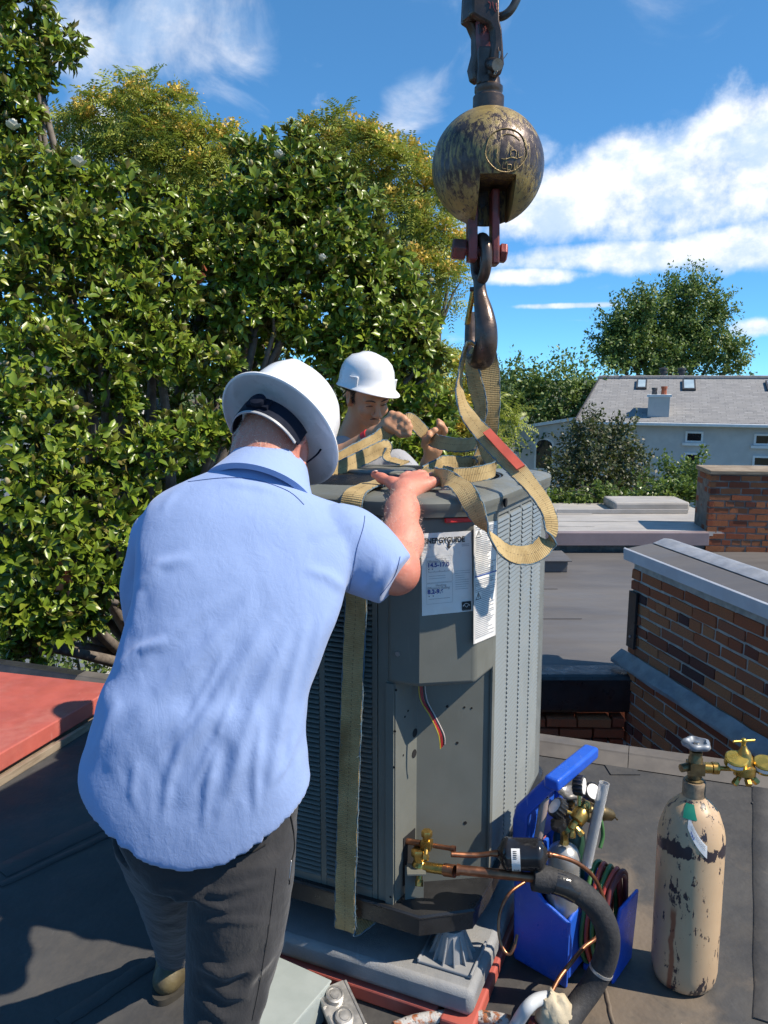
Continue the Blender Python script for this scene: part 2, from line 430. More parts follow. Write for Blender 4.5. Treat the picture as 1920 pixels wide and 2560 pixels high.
m = MB(); m.box((1.62, NY-.72, NZ+.06), (.55, .40, .12)); m.obj('vent_box', M['nroof'], nroof, bevel=.01)
m = MB(); m.box((1.62, NY-.72, NZ+.125), (.62, .46, .012)); m.obj('vent_lid', M['nroof'], nroof, bevel=.003)
m = MB(); m.box((1.05, NY-.35, NZ+.007), (.35, .16, .010)); m.obj('membrane_patch', M['nroof'], nroof)

def brick_field(parent, O, du, dn, width, z0, z1, bl=.205, bh=.0585, joint=.0165, mat=None, skip=None, top=None, limit=10000, face=.0, start=0, jit=1.0, depth=.10):
    """courses of single bricks on the plane O + du*x + z, faces looking along dn"""
    me_cache = []
    rng = random.Random(5)
    for v in range(6):
        mb = MB(); q = []
        for sx in (-1, 1):
            for sz in (-1, 1):
                q.append((sx, sz))
        l, h, dp = 1.0, 1.0, 1.0
        def j(): return rng.uniform(-.06, .06)
        mb.box((0, 0, 0), (1, 1, 1))
        mb.v = [(a + j()*.25, b, c + j()) for a, b, c in mb.v]
        me = mb.mesh('brick', mat or M['brick']); me_cache.append(me)
    du, dn = V(du).normalized(), V(dn).normalized()
    eul = Matrix((( du.x, -dn.x, 0), (du.y, -dn.y, 0), (0, 0, 1))).to_euler()
    n = 0; row = 0; z = z0
    while z + bh <= z1 + 1e-6:
        hd = (row % 6 == 5)                        # a header course now and then
        L0 = bl if not hd else bl*.48
        x = -(L0+joint)*((row+start) % 2)*.5 + rng.uniform(-.012, .012)
        while x < width:
            l = L0*rng.uniform(.93, 1.06)
            a, b = max(x, 0), min(x+l, width)
            if b-a > .03 and n < limit:
                cx, cz = (a+b)/2, z+bh/2
                if not (skip and skip(cx, cz, a, b)) and not (top and cz > top(cx)):
                    pr = rng.uniform(-.004, .005)*jit
                    P = V(O) + du*cx + V((0, 0, cz)) + dn*(pr-depth/2-.003)
                    o = link('brick', me_cache[rng.randrange(6)], parent, P, (eul.x + rng.uniform(-.015, .015)*jit, eul.y + rng.uniform(-.012, .012)*jit, eul.z + rng.uniform(-.01, .01)*jit), (b-a, depth, bh*rng.uniform(.95, 1.03)))
                    n += 1
            x += l + joint*rng.uniform(.8, 1.3)
        z += bh + joint; row += 1
    return n

# the brick party wall running towards us on the right: upper wall, sloped ledge flashing, wider base
wa = R(-14.5); wd_ = V((math.sin(wa), math.cos(wa), 0)); wn = V((-wd_.y*-1, 0, 0))
wdir = -wd_                                         # from the far end towards the camera
wnor = V((-math.cos(wa), math.sin(wa), 0))          # faces left, towards the gap
FE = at(1583, 1400, 4.95); FE.z = 0                 # far end at the wall face
LEN = 1.75; TOPZ = at(1583, 1402, 4.95).z; LEDZ = at(1560, 1640, 4.95).z
wall = empty('brick_party_wall', FE + wdir*1.0 + V((0, 0, -1.6)), 'old red brick wall with white metal coping running towards the camera on the right', 'brick wall')
m = MB(); m.prism([FE - wnor*.012 + V((0,0,LEDZ-.02)), FE + wdir*LEN - wnor*.012 + V((0,0,LEDZ-.02)), FE + wdir*LEN - wnor*.012 + V((0,0,TOPZ-.004)), FE - wnor*.012 + V((0,0,TOPZ-.004))], -wnor*.28)
m.obj('mortar_core', M['mortar'], wall)
nb = brick_field(wall, FE - V((0,0,0)), wdir, wnor, LEN, LEDZ+.03, TOPZ-.01, depth=.1, limit=210)
# far end return of bricks
brick_field(wall, FE - wnor*.28 + V((0,0,0)) + wd_*.006, wnor, wd_, .28, LEDZ+.03, TOPZ-.01, depth=.08)
# corbelled lower wall (stands further out)
OUT = .065
FE2 = FE + wnor*OUT + wdir*.10
m = MB(); m.prism([FE2 - wnor*.012 + V((0,0,-3.0)), FE2 + wdir*LEN - wnor*.012 + V((0,0,-3.0)), FE2 + wdir*LEN - wnor*.012 + V((0,0,LEDZ-.03)), FE2 - wnor*.012 + V((0,0,LEDZ-.03))], -wnor*.5)
low = m.obj('lower_wall', M['mortar'], wall)
z0 = LEDZ - .03 - .075*11
brick_field(low, FE2, wdir, wnor, LEN, z0, LEDZ-.035, start=1, depth=.1)
# ledge flashing, sloped
m = MB(); N = 14; rings = []
for i in range(N+1):
    p = FE + wdir*(LEN*i/N - .06); j = random.uniform(-.006, .006); k2 = random.uniform(-.006, .006)
    rings.append([p + wnor*.012 + V((0,0,LEDZ+.035+j)), p + wnor*(OUT+.022+k2) + V((0,0,LEDZ-.025)), p + wnor*(OUT+.022+k2) + V((0,0,LEDZ-.05)), p + wnor*(OUT+.012) + V((0,0,LEDZ-.05)), p - wnor*.005 + V((0,0,LEDZ-.03))])
m.loft(rings); m.obj('ledge_flashing', M['flash'], wall, 50)
# coping: white metal face and grey top, stepping down near the camera
def coping(a, b, z, name='coping'):
    A, B = FE + wdir*a, FE + wdir*b
    m = MB(); m.loft([[P + wnor*.035 + V((0,0,z-.075)), P + wnor*.04 + V((0,0,z)), P + wnor*.030 + V((0,0,z+.006)), P + wnor*.028 + V((0,0,z-.075))] for P in (A, B)])
    c = m.obj(name, M['whitemetal'], wall)
    m = MB(); m.loft([[P + wnor*.026 + V((0,0,z-.004)), P - wnor*.16 + V((0,0,z+.02)), P - wnor*.32 + V((0,0,z+.02)), P - wnor*.32 + V((0,0,z-.06)), P + wnor*.026 + V((0,0,z-.06))] for P in (A, B)])
    m.obj('coping_top', M['nroof'], wall)
    m = MB(); m.loft([[P - wnor*.17 + V((0,0,z+.024)), P - wnor*.26 + V((0,0,z+.055)), P - wnor*.33 + V((0,0,z+.045)), P - wnor*.33 + V((0,0,z+.01))] for P in (A, B)])
    m.obj('coping_ridge', M['flash'], wall, 60, bevel=.01)
coping(-.06, 1.335, TOPZ+.075); coping(1.30, 1.75, TOPZ+.005)
# rusted corner strap on the far end
m = MB(); c = FE + wnor*.012 + wdir*.05
m.box(c + V((0,0,(LEDZ+TOPZ)/2-.06)), (.09, .02, TOPZ-LEDZ-.28), (wdir, wnor, V((0,0,1)))); m.obj('corner_strap', M['tar'], wall, bevel=.004)
m = MB(); m.cyl(c + V((0,0,LEDZ+.16)) + wnor*.008, c + V((0,0,LEDZ+.16)) + wnor*.016, .008, 8); m.obj('screw', M['flash'], wall)
# tar-coated curb along the near edge of the neighbouring roof, brick below it
cy = 4.80
cb = empty('tar_curb', (.3, cy, -1.6), 'low black tar-coated curb on brick at the edge of the neighbouring roof', 'curb')
x0, x1 = -.9, FE2.x + .05
m = MB(); m.box(((x0+x1)/2, cy+.10, NZ-.105), (x1-x0, .22, .27)); m.obj('curb_top', M['tar'], cb, bevel=.03)
m = MB(); m.box(((x0+x1)/2, cy+.13, -2.0), (x1-x0-.06, .26, 2.6)); cbw = m.obj('base_wall', M['mortar'], cb)
brick_field(cbw, (0.10, cy+.0-.012, 0), (1, 0, 0), (0, -1, 0), x1-.16, NZ-.26-.075*8, NZ-.25, depth=.10)
# house body below the neighbouring roof
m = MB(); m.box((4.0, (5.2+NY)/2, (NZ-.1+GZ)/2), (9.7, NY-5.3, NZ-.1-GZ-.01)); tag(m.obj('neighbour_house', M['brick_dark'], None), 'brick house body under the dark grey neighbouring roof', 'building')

# silver roof behind, mauve fascia, brick strip under it
sr = empty('silver_roof_house', (0, NY+1, GZ), 'low house with pale silver roof and mauve fascia beyond the dark roof', 'building')
m = MB(); m.prism([V((-.7, NY+.04, SZ)), V((4.2, NY+.04, SZ)), V((4.2, SY, SZ)), V((-.7, SY, SZ))], (0, 0, -.05)); srf = m.obj('roof', M['silverroof'], sr)
m = MB(); m.box((1.5, NY-.02, SZ-.065), (4.4, .11, .15)); m.obj('fascia', M['mauve'], sr, bevel=.006)
m = MB(); m.box((1.7, (NY+.07+SY)/2, (SZ-.06+GZ)/2), (4.6, SY-NY-.10, SZ-.06-GZ)); wl = m.obj('wall', M['mortar_d'], sr)
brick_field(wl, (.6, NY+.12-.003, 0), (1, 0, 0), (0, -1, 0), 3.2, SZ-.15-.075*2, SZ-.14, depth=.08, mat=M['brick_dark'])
m = MB(); m.box((3.55, SY-.40, SZ+.06), (1.0, .55, .12)); m.obj('skylight_curb', M['silverroof'], srf, bevel=.03)
for i, (x, y, l) in enumerate(((1.0, NY+.38, 3.0), (2.0, NY+.7, 4.0), (1.2, NY+1.2, 3.0))):
    m = MB(); m.box((x, y, SZ+.003), (l, .12, .004)); m.obj('roof_seam', M['silverroof'], srf)
m = MB(); m.box((3.1, SY-.85, SZ+.03), (1.7, .03, .05)); m.obj('roof_batten', M['silverroof'], srf)
m = MB(); m.ball((2.05, SY-.7, SZ+.02), .05, 8, (1.6, .6, .5)); m.obj('debris', M['wood'], srf)

# brick chimney stack at the right
CY = NY+.05; CX = at(1770, 1300, CY).x
ch = empty('brick_chimney', (CX+.6, CY+.25, GZ), 'dark brick chimney stack with sloping cement cap at the right edge', 'chimney')
ctop = at(1765, 1183, CY).z
ca = R(96); cdu = V((math.sin(ca), math.cos(ca), 0)); cdn = V((-math.cos(ca)*-1, -math.sin(ca), 0)); cdn = V((cdu.y, -cdu.x, 0))
m = MB(); m.prism([V((CX, CY, GZ)) - cdn*.01, V((CX, CY, GZ)) - cdn*.01 + cdu*1.9, V((CX, CY, ctop-.02)) - cdn*.01 + cdu*1.9, V((CX, CY, ctop-.02)) - cdn*.01], -cdn*.5)
m.obj('mortar_core', M['mortar_d'], ch)
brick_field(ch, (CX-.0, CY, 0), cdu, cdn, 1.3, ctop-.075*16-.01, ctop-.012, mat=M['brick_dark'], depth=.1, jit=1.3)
m = MB(); m.box(V((CX, CY, ctop+.012)) + cdu*.93 - cdn*.24, (1.92, .54, .05), (cdu, -cdn, V((0,0,1)))); m.obj('cap', M['wood'], ch, bevel=.012)
# left return bricks of the chimney
brick_field(ch, (CX, CY, 0) + -cdn*.5 if False else V((CX, CY, 0)) - cdn*.5, cdn, -cdu, .5, ctop-.075*14-.01, ctop-.012, mat=M['brick_dark'], depth=.06)
# ------------------------------------------------------------------ far house
M['stucco'] = pm('grey_white_stucco', (.56, .55, .53), (.50, .49, .475), 2, .9, bump=.2, bscale=30)
M['shingle'] = None
def shingle_mat():
    m, t, b = newmat('grey_shingles'); c = coords(t)
    br = t.n('ShaderNodeTexBrick'); t.l(t.mapping(c, (1, 1, 1), SHROT), br.inputs[0])
    br.inputs['Scale'].default_value = 1.0; br.inputs['Brick Width'].default_value = .34; br.inputs['Row Height'].default_value = .16
    br.inputs['Mortar Size'].default_value = .01; br.offset = .37
    br.inputs['Color1'].default_value = (.20, .20, .205, 1); br.inputs['Color2'].default_value = (.33, .325, .32, 1); br.inputs['Mortar'].default_value = (.12, .12, .12, 1)
    k = t.mix(t.ramp(t.noise(c, 3, 7, .7), .35, .65), br.outputs[0], (.25, .245, .24))
    t.l(k, b.inputs['Base Color']); setb(b, Roughness=.9)
    t.l(t.bump(br.outputs['Fac'], .5, .02), b.inputs['Normal'])
    return m
grime(M['stucco'], (.36, .35, .33), .5, .8, .5, .8, (1, 1, .25))
M['winframe'] = pm('white_window_paint', (.78, .78, .77), (.70, .70, .69), 6, .5)
M['glass'] = pm('dark_window_glass', (.012, .016, .02), (.02, .024, .028), 2, .06, spec=.8, rvar=.03)
M['skyglass'] = pm('skylight_glass_painted_sky', (.34, .43, .48), (.42, .52, .56), 1.5, .12, spec=1, rvar=.03)  # pale sky reflection is put into the pane colour
M['darkmetal'] = pm('dark_vent_metal', (.07, .07, .07), (.11, .10, .10), 8, .5, metal=.5)
HD = 33.0
ha_ = R(-71); hx = V((-math.sin(ha_), -math.cos(ha_), 0))        # along the wall to the right (towards us)
hn = V((hx.y, -hx.x, 0))                                          # faces the camera
H0 = at(1460, 1050, HD)                                           # left end of the eave
def hp(s, z, o=0.0): return V((H0.x, H0.y, 0)) + hx*s + hn*o + V((0, 0, z))
EZ = H0.z; HL = 22.0
house = empty('far_house', hp(HL/2, GZ, -3), 'pale stucco house with a grey shingle roof beyond the garden', 'building')
def slab(a, b, z0, z1, th, o=0.0):
    m = MB(); m.prism([hp(a, z0, o), hp(b, z0, o), hp(b, z1, o), hp(a, z1, o)], -hn*th); return m
slab(0, HL, GZ, EZ, 7.0).obj('wall', M['stucco'], house)
RZ = at(1500, 945, HD+4).z
m = MB(); RD = 4.0
m.loft([[hp(a, EZ, .35), hp(a+da, RZ, -RD), hp(a, EZ, -2*RD-.2), hp(a, EZ-.12, -2*RD-.2), hp(a, EZ-.12, .35)] for a, da in ((-.30, .62), (HL+.4, 0))])
# roof mesh in its own rotated frame so that shingle courses run level
sl_dir = (hp(0, RZ, -RD) - hp(0, EZ, .35)).normalized(); rn = hx.cross(sl_dir).normalized()
if rn.z < 0: rn = -rn
B = Matrix((hx, sl_dir, rn)).transposed(); O = hp(0, EZ, .35); SHROT = tuple(B.inverted().to_euler())
M['shingle'] = shingle_mat()
hroof = m.obj('roof', M['shingle'], house, loc=O)
slab(-.3, HL+.4, EZ-.16, EZ-.02, .12, .46).obj('gutter', M['winframe'], house, bevel=.03)
m = MB(); m.prism([hp(-.3, EZ-.0, .35), hp(.30, RZ, -RD), hp(.30, RZ+.03, -RD), hp(-.36, EZ+.05, .37)], hx*.06); m.obj('rake_trim', M['darkmetal'], house)
m = MB(); m.tube([hp(.3, RZ+.02, -RD), hp(HL, RZ+.02, -RD)], .10, 8); m.obj('ridge_cap', M['shingle'], house)
def hs(px, py):                       # distance along the house wall under a pixel
    r = ray(px, py); A = V((0, 0, CAM_H)); P0 = hp(0, 0)
    tt = (P0-A).dot(hn)/r.dot(hn); P = A + r*tt
    return (P-P0).dot(hx), P.z
def window(px0, py0, px1, py1, parent=None, mull=False):
    a, z1 = hs(px0, py0); b, z0 = hs(px1, py1)
    w_ = slab(a+.05, b-.05, z0+.05, z1-.05, .05, .02).obj('window', M['glass'], parent or house)
    m = MB()
    for q in ((a, a+.08, z0, z1), (b-.08, b, z0, z1), (a+.081, b-.081, z1-.08, z1), (a+.081, b-.081, z0, z0+.08)) + (((a+.081, b-.081, (z0+z1)/2-.03, (z0+z1)/2+.03),) if mull else ()):
        m.prism([hp(q[0], q[2], .05), hp(q[1], q[2], .05), hp(q[1], q[3], .05), hp(q[0], q[3], .05)], -hn*.08)
    m.obj('window_frame', M['winframe'], w_)
    m = MB(); m.prism([hp(a-.1, z0-.12, .12), hp(b+.1, z0-.12, .12), hp(b+.1, z0-.01, .12), hp(a-.1, z0-.01, .12)], -hn*.14); m.obj('window_sill', M['winframe'], w_)
window(1527, 1074, 1566, 1094); window(1714, 1078, 1757, 1107); window(1886, 1084, 1925, 1114)
window(1711, 1131, 1751, 1178); window(1882, 1139, 1925, 1190, None, True); window(1525, 1128, 1562, 1170)
# skylights, roof chimney and vents
def rpt(px, py):                      # point on the roof slope under a pixel
    r = ray(px, py); A = V((0, 0, CAM_H)); tt = (O-A).dot(rn)/r.dot(rn); return A + r*tt
for a, b in (((1590, 974), (1618, 953)), ((1706, 977), (1738, 953)), ((1918, 978), (1946, 956))):
    p, q = rpt(*a), rpt(*b); c = (p+q)/2; wd2 = abs((q-p).dot(hx)); hd2 = abs((q-p).dot(sl_dir))
    m = MB(); m.box(c + rn*.05, (wd2, hd2, .10), (hx, sl_dir, rn)); s_ = m.obj('skylight', M['darkmetal'], hroof, loc=c)
    m = MB(); m.box(c + rn*.104, (wd2-.14, hd2-.16, .012), (hx, sl_dir, rn)); m.obj('pane', M['skyglass'], s_, loc=c)
p = rpt(1645, 1042); q = at(1645, 992, p.y)
chh = q.z - p.z; cwx = .85
c0 = V((p.x, p.y, p.z))
stack = MB(); stack.box(c0 - hn*.4 + V((0, 0, chh/2-.3)), (cwx, .8, chh+.6), (hx, -hn, V((0, 0, 1)))); st_ = stack.obj('chimney', M['stucco'], house, loc=c0)
m = MB(); m.box(c0 - hn*.4 + V((0,0,chh+.04)), (cwx+.12, .92, .10), (hx, -hn, V((0,0,1)))); m.obj('chimney_cap', M['winframe'], st_, loc=c0)
for s_, mm, r_, h_ in ((-.2, M['darkmetal'], .11, .28), (.18, M['brick'], .12, .34)):
    m = MB(); m.lathe([(r_, 0), (r_*.9, h_*.7), (r_*1.15, h_*.72), (r_*1.1, h_)], c0 - hn*.4 + hx*s_ + V((0,0,chh+.09)), n=10); m.obj('chimney_pot', mm, st_, loc=c0)
for px in (1657, 1703):
    b0 = at(px, 948, HD+4.2); m = MB()
    m.lathe([(.13, -.3), (.13, .28), (.21, .29), (.21, .36), (.15, .37), (.15, .44), (.20, .45), (.20, .52), (.07, .55)], b0, n=14); m.obj('roof_vent', M['darkmetal'], hroof, 40, loc=b0)
# lower wing with a sloped roofline and its own chimney
W0 = at(1289, 1075, 36.0); W1 = at(1468, 1048, 33.6)
wing = empty('house_wing', V((W0.x+1, W0.y, GZ)), 'lower stucco wing with arched window left of the far house', 'building')
wx = V((W1.x-W0.x, W1.y-W0.y, 0)).normalized(); wnn = V((wx.y, -wx.x, 0)); wl_ = (V((W1.x, W1.y, 0))-V((W0.x, W0.y, 0))).length
def wp(s, z, o=0): return V((W0.x, W0.y, 0)) + wx*s + wnn*o + V((0, 0, z))
m = MB(); m.prism([wp(0, GZ), wp(wl_, GZ), wp(wl_, W1.z), wp(0, W0.z)], -wnn*4); m.obj('wall', M['stucco'], wing)
m = MB(); m.prism([wp(-.15, W0.z, .15), wp(wl_, W1.z+.03, .15), wp(wl_, W1.z+.17, .15), wp(-.15, W0.z+.13, .15)], -wnn*.3); m.obj('roof_edge', M['winframe'], wing)
m = MB(); m.prism([wp(-.15, W0.z-.05, -.16), wp(wl_, W1.z-.05, -.16), wp(wl_, W1.z+.05, -.16), wp(-.15, W0.z+.01, -.16)], -wnn*4.0); m.obj('roof', M['shingle'], wing)
sa = .43*wl_; zc = at(1348, 1120, W0.y+1).z
m = MB(); arch = [wp(sa-.4, zc-.75, .02), wp(sa+.4, zc-.75, .02)] + [wp(sa+.4*math.cos(a), zc+.35+.22*math.sin(a), .02) for a in np.linspace(0, math.pi, 9)]
m.prism(arch, -wnn*.05); aw = m.obj('window', M['glass'], wing)
m = MB(); outer = [wp(sa-.5, zc-.83, .01), wp(sa+.5, zc-.83, .01)] + [wp(sa+.5*math.cos(a), zc+.36+.3*math.sin(a), .01) for a in np.linspace(0, math.pi, 9)]
m.prism(outer, -wnn*.05); m.obj('window_frame', M['winframe'], aw)
pc = at(1309, 1066, W0.y+1.2); m = MB(); m.box(pc + V((0, .4, -.1)), (.42, .5, 1.1)); c_ = m.obj('chimney', M['stucco'], wing, loc=pc)
zt = at(1309, 1036, W0.y+1.2).z
m = MB(); m.box(V((pc.x, pc.y+.4, zt-.2)), (.50, .58, .14)); m.obj('chimney_cap', M['winframe'], c_, loc=pc)
m = MB(); m.cyl((pc.x, pc.y+.4, zt-.13), (pc.x, pc.y+.4, zt), .16, 12); m.obj('chimney_pot', M['darkmetal'], c_, loc=pc)
# old house glimpsed through the magnolia on the far left
fh = empty('white_house', (-7.7, 19, GZ), 'white house glimpsed through gaps in the magnolia at the left', 'building')
m = MB(); m.box((-7.7, 20, (GZ+1.75)/2), (2.2, 6, 1.75-GZ)); m.obj('wall', M['stucco'], fh)
m = MB(); m.prism([V((-8.9, 16.8, 1.75)), V((-6.5, 16.8, 1.75)), V((-7.7, 16.8, 2.5))], (0, 6.6, 0)); m.obj('roof', M['shingle'], fh)
# ------------------------------------------------------------------ the condenser unit
set_frame('roof')
def metal_paint(name, c1, c2, rough=.42):
    m, t, b = newmat(name); c = coords(t)
    f = t.ramp(t.noise(c, 5, 6, .6), .3, .7); k = t.mix(f, c1, c2)
    k = t.mix(t.ramp(t.noise(t.mapping(c, (6, 6, 1)), 6, 7, .7), .60, .8, 0, .22), k, (.34, .32, .27))
    t.l(k, b.inputs['Base Color']); setb(b, Specular_IOR_Level=.45)
    t.l(t.ramp(t.noise(c, 18, 5), .3, .7, rough-.08, rough+.14), b.inputs['Roughness'])
    t.l(t.bump(t.noise(c, 220, 3), .06, .002), b.inputs['Normal'])
    return m
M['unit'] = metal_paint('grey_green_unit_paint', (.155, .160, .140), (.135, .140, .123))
M['right_face'] = metal_paint('paler_right_face_paint', (.19, .205, .20), (.165, .178, .172), .38)  # paler than the unit paint, used on the right face only
grime(M['unit'], (.24, .225, .19), .28, 4, .5, .8, (1, 1, .5), .12, (.30, .30, .28)); grime(M['right_face'], (.30, .29, .26), .25, 5, .5, .8, (1, 1, .4))
M['coil'] = pm('dark_coil', (.012, .013, .015), (.02, .02, .022), 30, .7)
M['pan'] = pm('black_plastic_pan', (.018, .018, .019), (.028, .028, .029), 10, .33, bump=.15, bscale=200)
M['wire'] = pm('black_coated_wire', (.035, .036, .036), (.05, .05, .05), 10, .35)
M['paper'] = pm('white_label_paper', (.80, .79, .76), (.74, .73, .70), 9, .6, bump=.35, bscale=26)
M['ink'] = pm('black_ink', (.02, .02, .022), (.03, .03, .03), 9, .6)
M['greyink'] = pm('grey_fine_print', (.30, .30, .31), (.36, .36, .37), 9, .7)
M['blueink'] = pm('blue_ink', (.03, .07, .28), (.04, .08, .3), 9, .6)
M['redtape'] = pm('red_tape', (.62, .03, .03), (.55, .03, .03), 9, .5)
M['steel'] = pm('zinc_screw', (.5, .5, .5), (.4, .4, .4), 20, .35, metal=.9)
M['brass'] = pm('brass', (.55, .36, .10), (.42, .26, .07), 25, .32, metal=.9, bump=.1)
M['copper'] = pm('copper_pipe', (.40, .17, .085), (.25, .11, .06), 22, .38, metal=.85, stretch=(1, 1, 1))
M['hole'] = pm('dark_hole', (.006, .006, .007), (.008, .008, .009), 5, .9)
ua, va = R(-66.5), R(23.5)
UU, VV = V((math.sin(ua), math.cos(ua), 0)), V((math.sin(va), math.cos(va), 0))
KK = V((.2088, 1.8125, 0)); SU, SV = .90, .975
ZB, ZT = .275, 1.340; HZ0 = .896
ZV = V((0, 0, 1))
def up(a, b, z=0.0): return KK + UU*a + VV*b + ZV*z
P1, P2 = up(.2171, 0), up(0, .2154)
F1, F2 = V((.0897, 1.860, 0)), V((.2356, 1.886, 0))
R0, R1 = V((.030, 1.893, 0)), V((.090, 1.985, 0))
UC = up(SU/2, SV/2)
unit = empty('condenser_unit', UC + ZV*.205, 'tall grey-green heat pump condenser with louvred sides and open service corner', 'heat pump')
def arc(c, r, a0, a1, n=7): return [c + UU*(r*math.cos(a)) + VV*(r*math.sin(a)) for a in np.linspace(a0, a1, n)]
def outline(off=0.0, r=.08):
    """plan outline with rounded corners; front corner cut off"""
    q = off
    pts = []
    pts += arc(up(SU-r, r), r+q, -math.pi/2, 0)                # left front
    pts += arc(up(SU-r, SV-r), r+q, 0, math.pi/2)              # far
    pts += arc(up(r, SV-r), r+q, math.pi/2, math.pi)           # right back
    pts += [P2 - UU*q - VV*.03, F2 + (F2-UC).normalized()*q*1.3 + UU*.004, F1 + (F1-UC).normalized()*q*1.3, P1 - VV*q + UU*.03]
    return pts
# dark inner coil behind the louvres
IN = .022
core = MB(); pts = arc(up(SU-.08, .08), .08-IN, -math.pi/2, 0) + arc(up(SU-.08, SV-.08), .08-IN, 0, math.pi/2) + arc(up(.08, SV-.08), .08-IN, math.pi/2, math.pi) + [up(IN, .245), up(.14, .29), up(.26, IN)]
core.prism([p + ZV*(ZB-.02) for p in pts], ZV*(ZT-ZB)); core.obj('coil_core', M['coil'], unit)
# service corner: posts, recess walls, back plate
m = MB()
rec = [P1, R0, R1, P2]; inn = [P2 - UU*-.02 + VV*.02, up(.16, .29), P1 + UU*.03 + VV*.02]
m.prism([p + ZV*ZB for p in rec + inn], ZV*(ZT-ZB-.004)); m.obj('corner_panel', M['unit'], unit)
m = MB(); m.box((P1+up(.2431, 0))/2 + ZV*(ZB+ZT)/2 - VV*.0015 + VV*.012, (.030, .024, ZT-ZB-.004), (UU, VV, ZV)); m.obj('corner_post', M['unit'], unit, bevel=.003)
m = MB(); m.box(P1 - UU*.008 - VV*.004 + ZV*((ZB+HZ0)/2), (.022, .006, HZ0-ZB), (UU, VV, ZV)); m.obj('panel_flange', M['unit'], unit)
m = MB(); m.box(P2 + VV*.006 - UU*.003 + ZV*((ZB+ZT)/2), (.006, .026, ZT-ZB-.006), (UU, VV, ZV)); m.obj('panel_flange', M['unit'], unit)
# control box hood
m = MB(); HZ = .896
hood_poly = [P1 - VV*.006, F1, F2, P2 - UU*.008, P2 + UU*.02 + VV*.01, P1 + VV*.02 + UU*.004]
m.prism([p + ZV*HZ for p in hood_poly], ZV*(ZT-HZ-.002)); hood = m.obj('control_box_hood', M['unit'], unit, smooth=30, bevel=.012, seg=4)
# louvre panels: rails, mullions, slats
def face_frame(org, du, dn, spans, z0, z1, L0, L1):
    m = MB()
    zs = (z0+z1)/2
    edges = [L0] + [x for s in spans for x in s] + [L1]
    for a, b in zip(edges[0::2], edges[1::2]):
        if b-a > .004: m.box(org + du*((a+b)/2) + ZV*zs - dn*.010, (b-a, .020, z1-z0), (du, dn, ZV))
    for a, b in spans:
        m.box(org + du*((a+b)/2) + ZV*(z1-.012) - dn*.010, (b-a-.001, .020, .024), (du, dn, ZV))
        m.box(org + du*((a+b)/2) + ZV*(z0+.012) - dn*.010, (b-a-.001, .020, .024), (du, dn, ZV))
    return m
Lsp = [(.262, .402), (.420, .560), (.578, .718)]
Rsp = [(.240, .370), (.387, .517), (.534, .664), (.681, .811)]
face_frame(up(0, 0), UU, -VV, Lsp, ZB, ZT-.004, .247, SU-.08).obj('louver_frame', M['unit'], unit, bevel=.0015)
face_frame(up(0, 0), VV, -UU, Rsp, ZB, ZT-.004, .232, SV-.08).obj('louver_frame', M['right_face'], unit, bevel=.0015)
for c, a0, a1, mm in ((up(SU-.08, .08), -math.pi/2, 0, M['unit']), (up(SU-.08, SV-.08), 0, math.pi/2, M['unit']), (up(.08, SV-.08), math.pi/2, math.pi, M['right_face'])):
    o, i = arc(c, .08, a0, a1, 9), arc(c, .066, a0, a1, 9); m = MB(); m.prism([p + ZV*ZB for p in o + i[::-1]], ZV*(ZT-ZB-.004)); m.obj('corner_cover', mm, unit, smooth=30)
m = MB(); m.prism([p + ZV*(ZB) for p in (up(SU, .08), up(SU, SV-.08), up(SU-.01, SV-.08), up(SU-.01, .08))], ZV*(ZT-ZB-.004)); m.obj('side_panel', M['unit'], unit)
m = MB(); m.prism([p + ZV*(ZB) for p in (up(.08, SV), up(SU-.08, SV), up(SU-.08, SV-.01), up(.08, SV-.01))], ZV*(ZT-ZB-.004)); m.obj('side_panel', M['unit'], unit)
def slat_mesh(l, mat, k=1.0):
    """a pressed slat: curved blade, lower edge outwards; local x along, y outwards, z up"""
    mb = MB(); prof = [(-.012, .0085), (-.004, .006), (.002, .001), (.0045, -.0055), (.003, -.0055), (-.0005, .000), (-.0055, .0045), (-.012, .007)]
    mb.loft([[V((x, y, z*k)) for y, z in prof] for x in (-l/2, l/2)])
    return mb.mesh('louver_slat', mat, 40)
sm_l, sm_r = slat_mesh(.141, M['unit'], .62), slat_mesh(.131, M['right_face'])
pitch = .0140; nz = int((ZT-.004-.048-ZB)/pitch)
def slat_rot(du, dn): return Matrix(((du.x, dn.x, 0), (du.y, dn.y, 0), (0, 0, 1))).to_euler()
rest = MB(); count = 0
for which, (sps, du, dn, sm) in enumerate(((Lsp, UU, -VV, sm_l), (Rsp, VV, -UU, sm_r))):
    # keep the local frame right-handed
    d2 = du if du.cross(dn).z > 0 else -du
    rt = slat_rot(d2, dn)
    for si, (a, b) in enumerate(sps):
        for k in range(nz):
            p = up(0, 0) + du*((a+b)/2) + ZV*(ZB+.024+pitch*(k+.5))
            if si < 2: link('louver_slat', sm, unit, p, rt); count += 1
            else:
                vs = [p + d2*v.co.x + dn*v.co.y + ZV*v.co.z for v in sm.vertices]
                rest._add(vs, [tuple(q.vertices) for q in sm.polygons], which)
tag(rest.obj('louver_slats', [M['unit'], M['right_face']], unit, 40, fix=False), kind='stuff')
# base pan
m = MB(); po = [p for p in outline(.012)]
m.loft([[p + ZV*z for p in outline(o)] for o, z in ((-.02, .207), (.004, .209), (.012, .217), (.014, .268), (.006, .277), (-.01, .277))]); m.obj('base_pan', M['pan'], unit, smooth=35)
m = MB(); m.loft([[p + ZV*z for p in outline(o)] for o, z in ((.015, .266), (.017, .272), (.014, .2775))]); m.obj('pan_rim', M['pan'], unit, smooth=35)
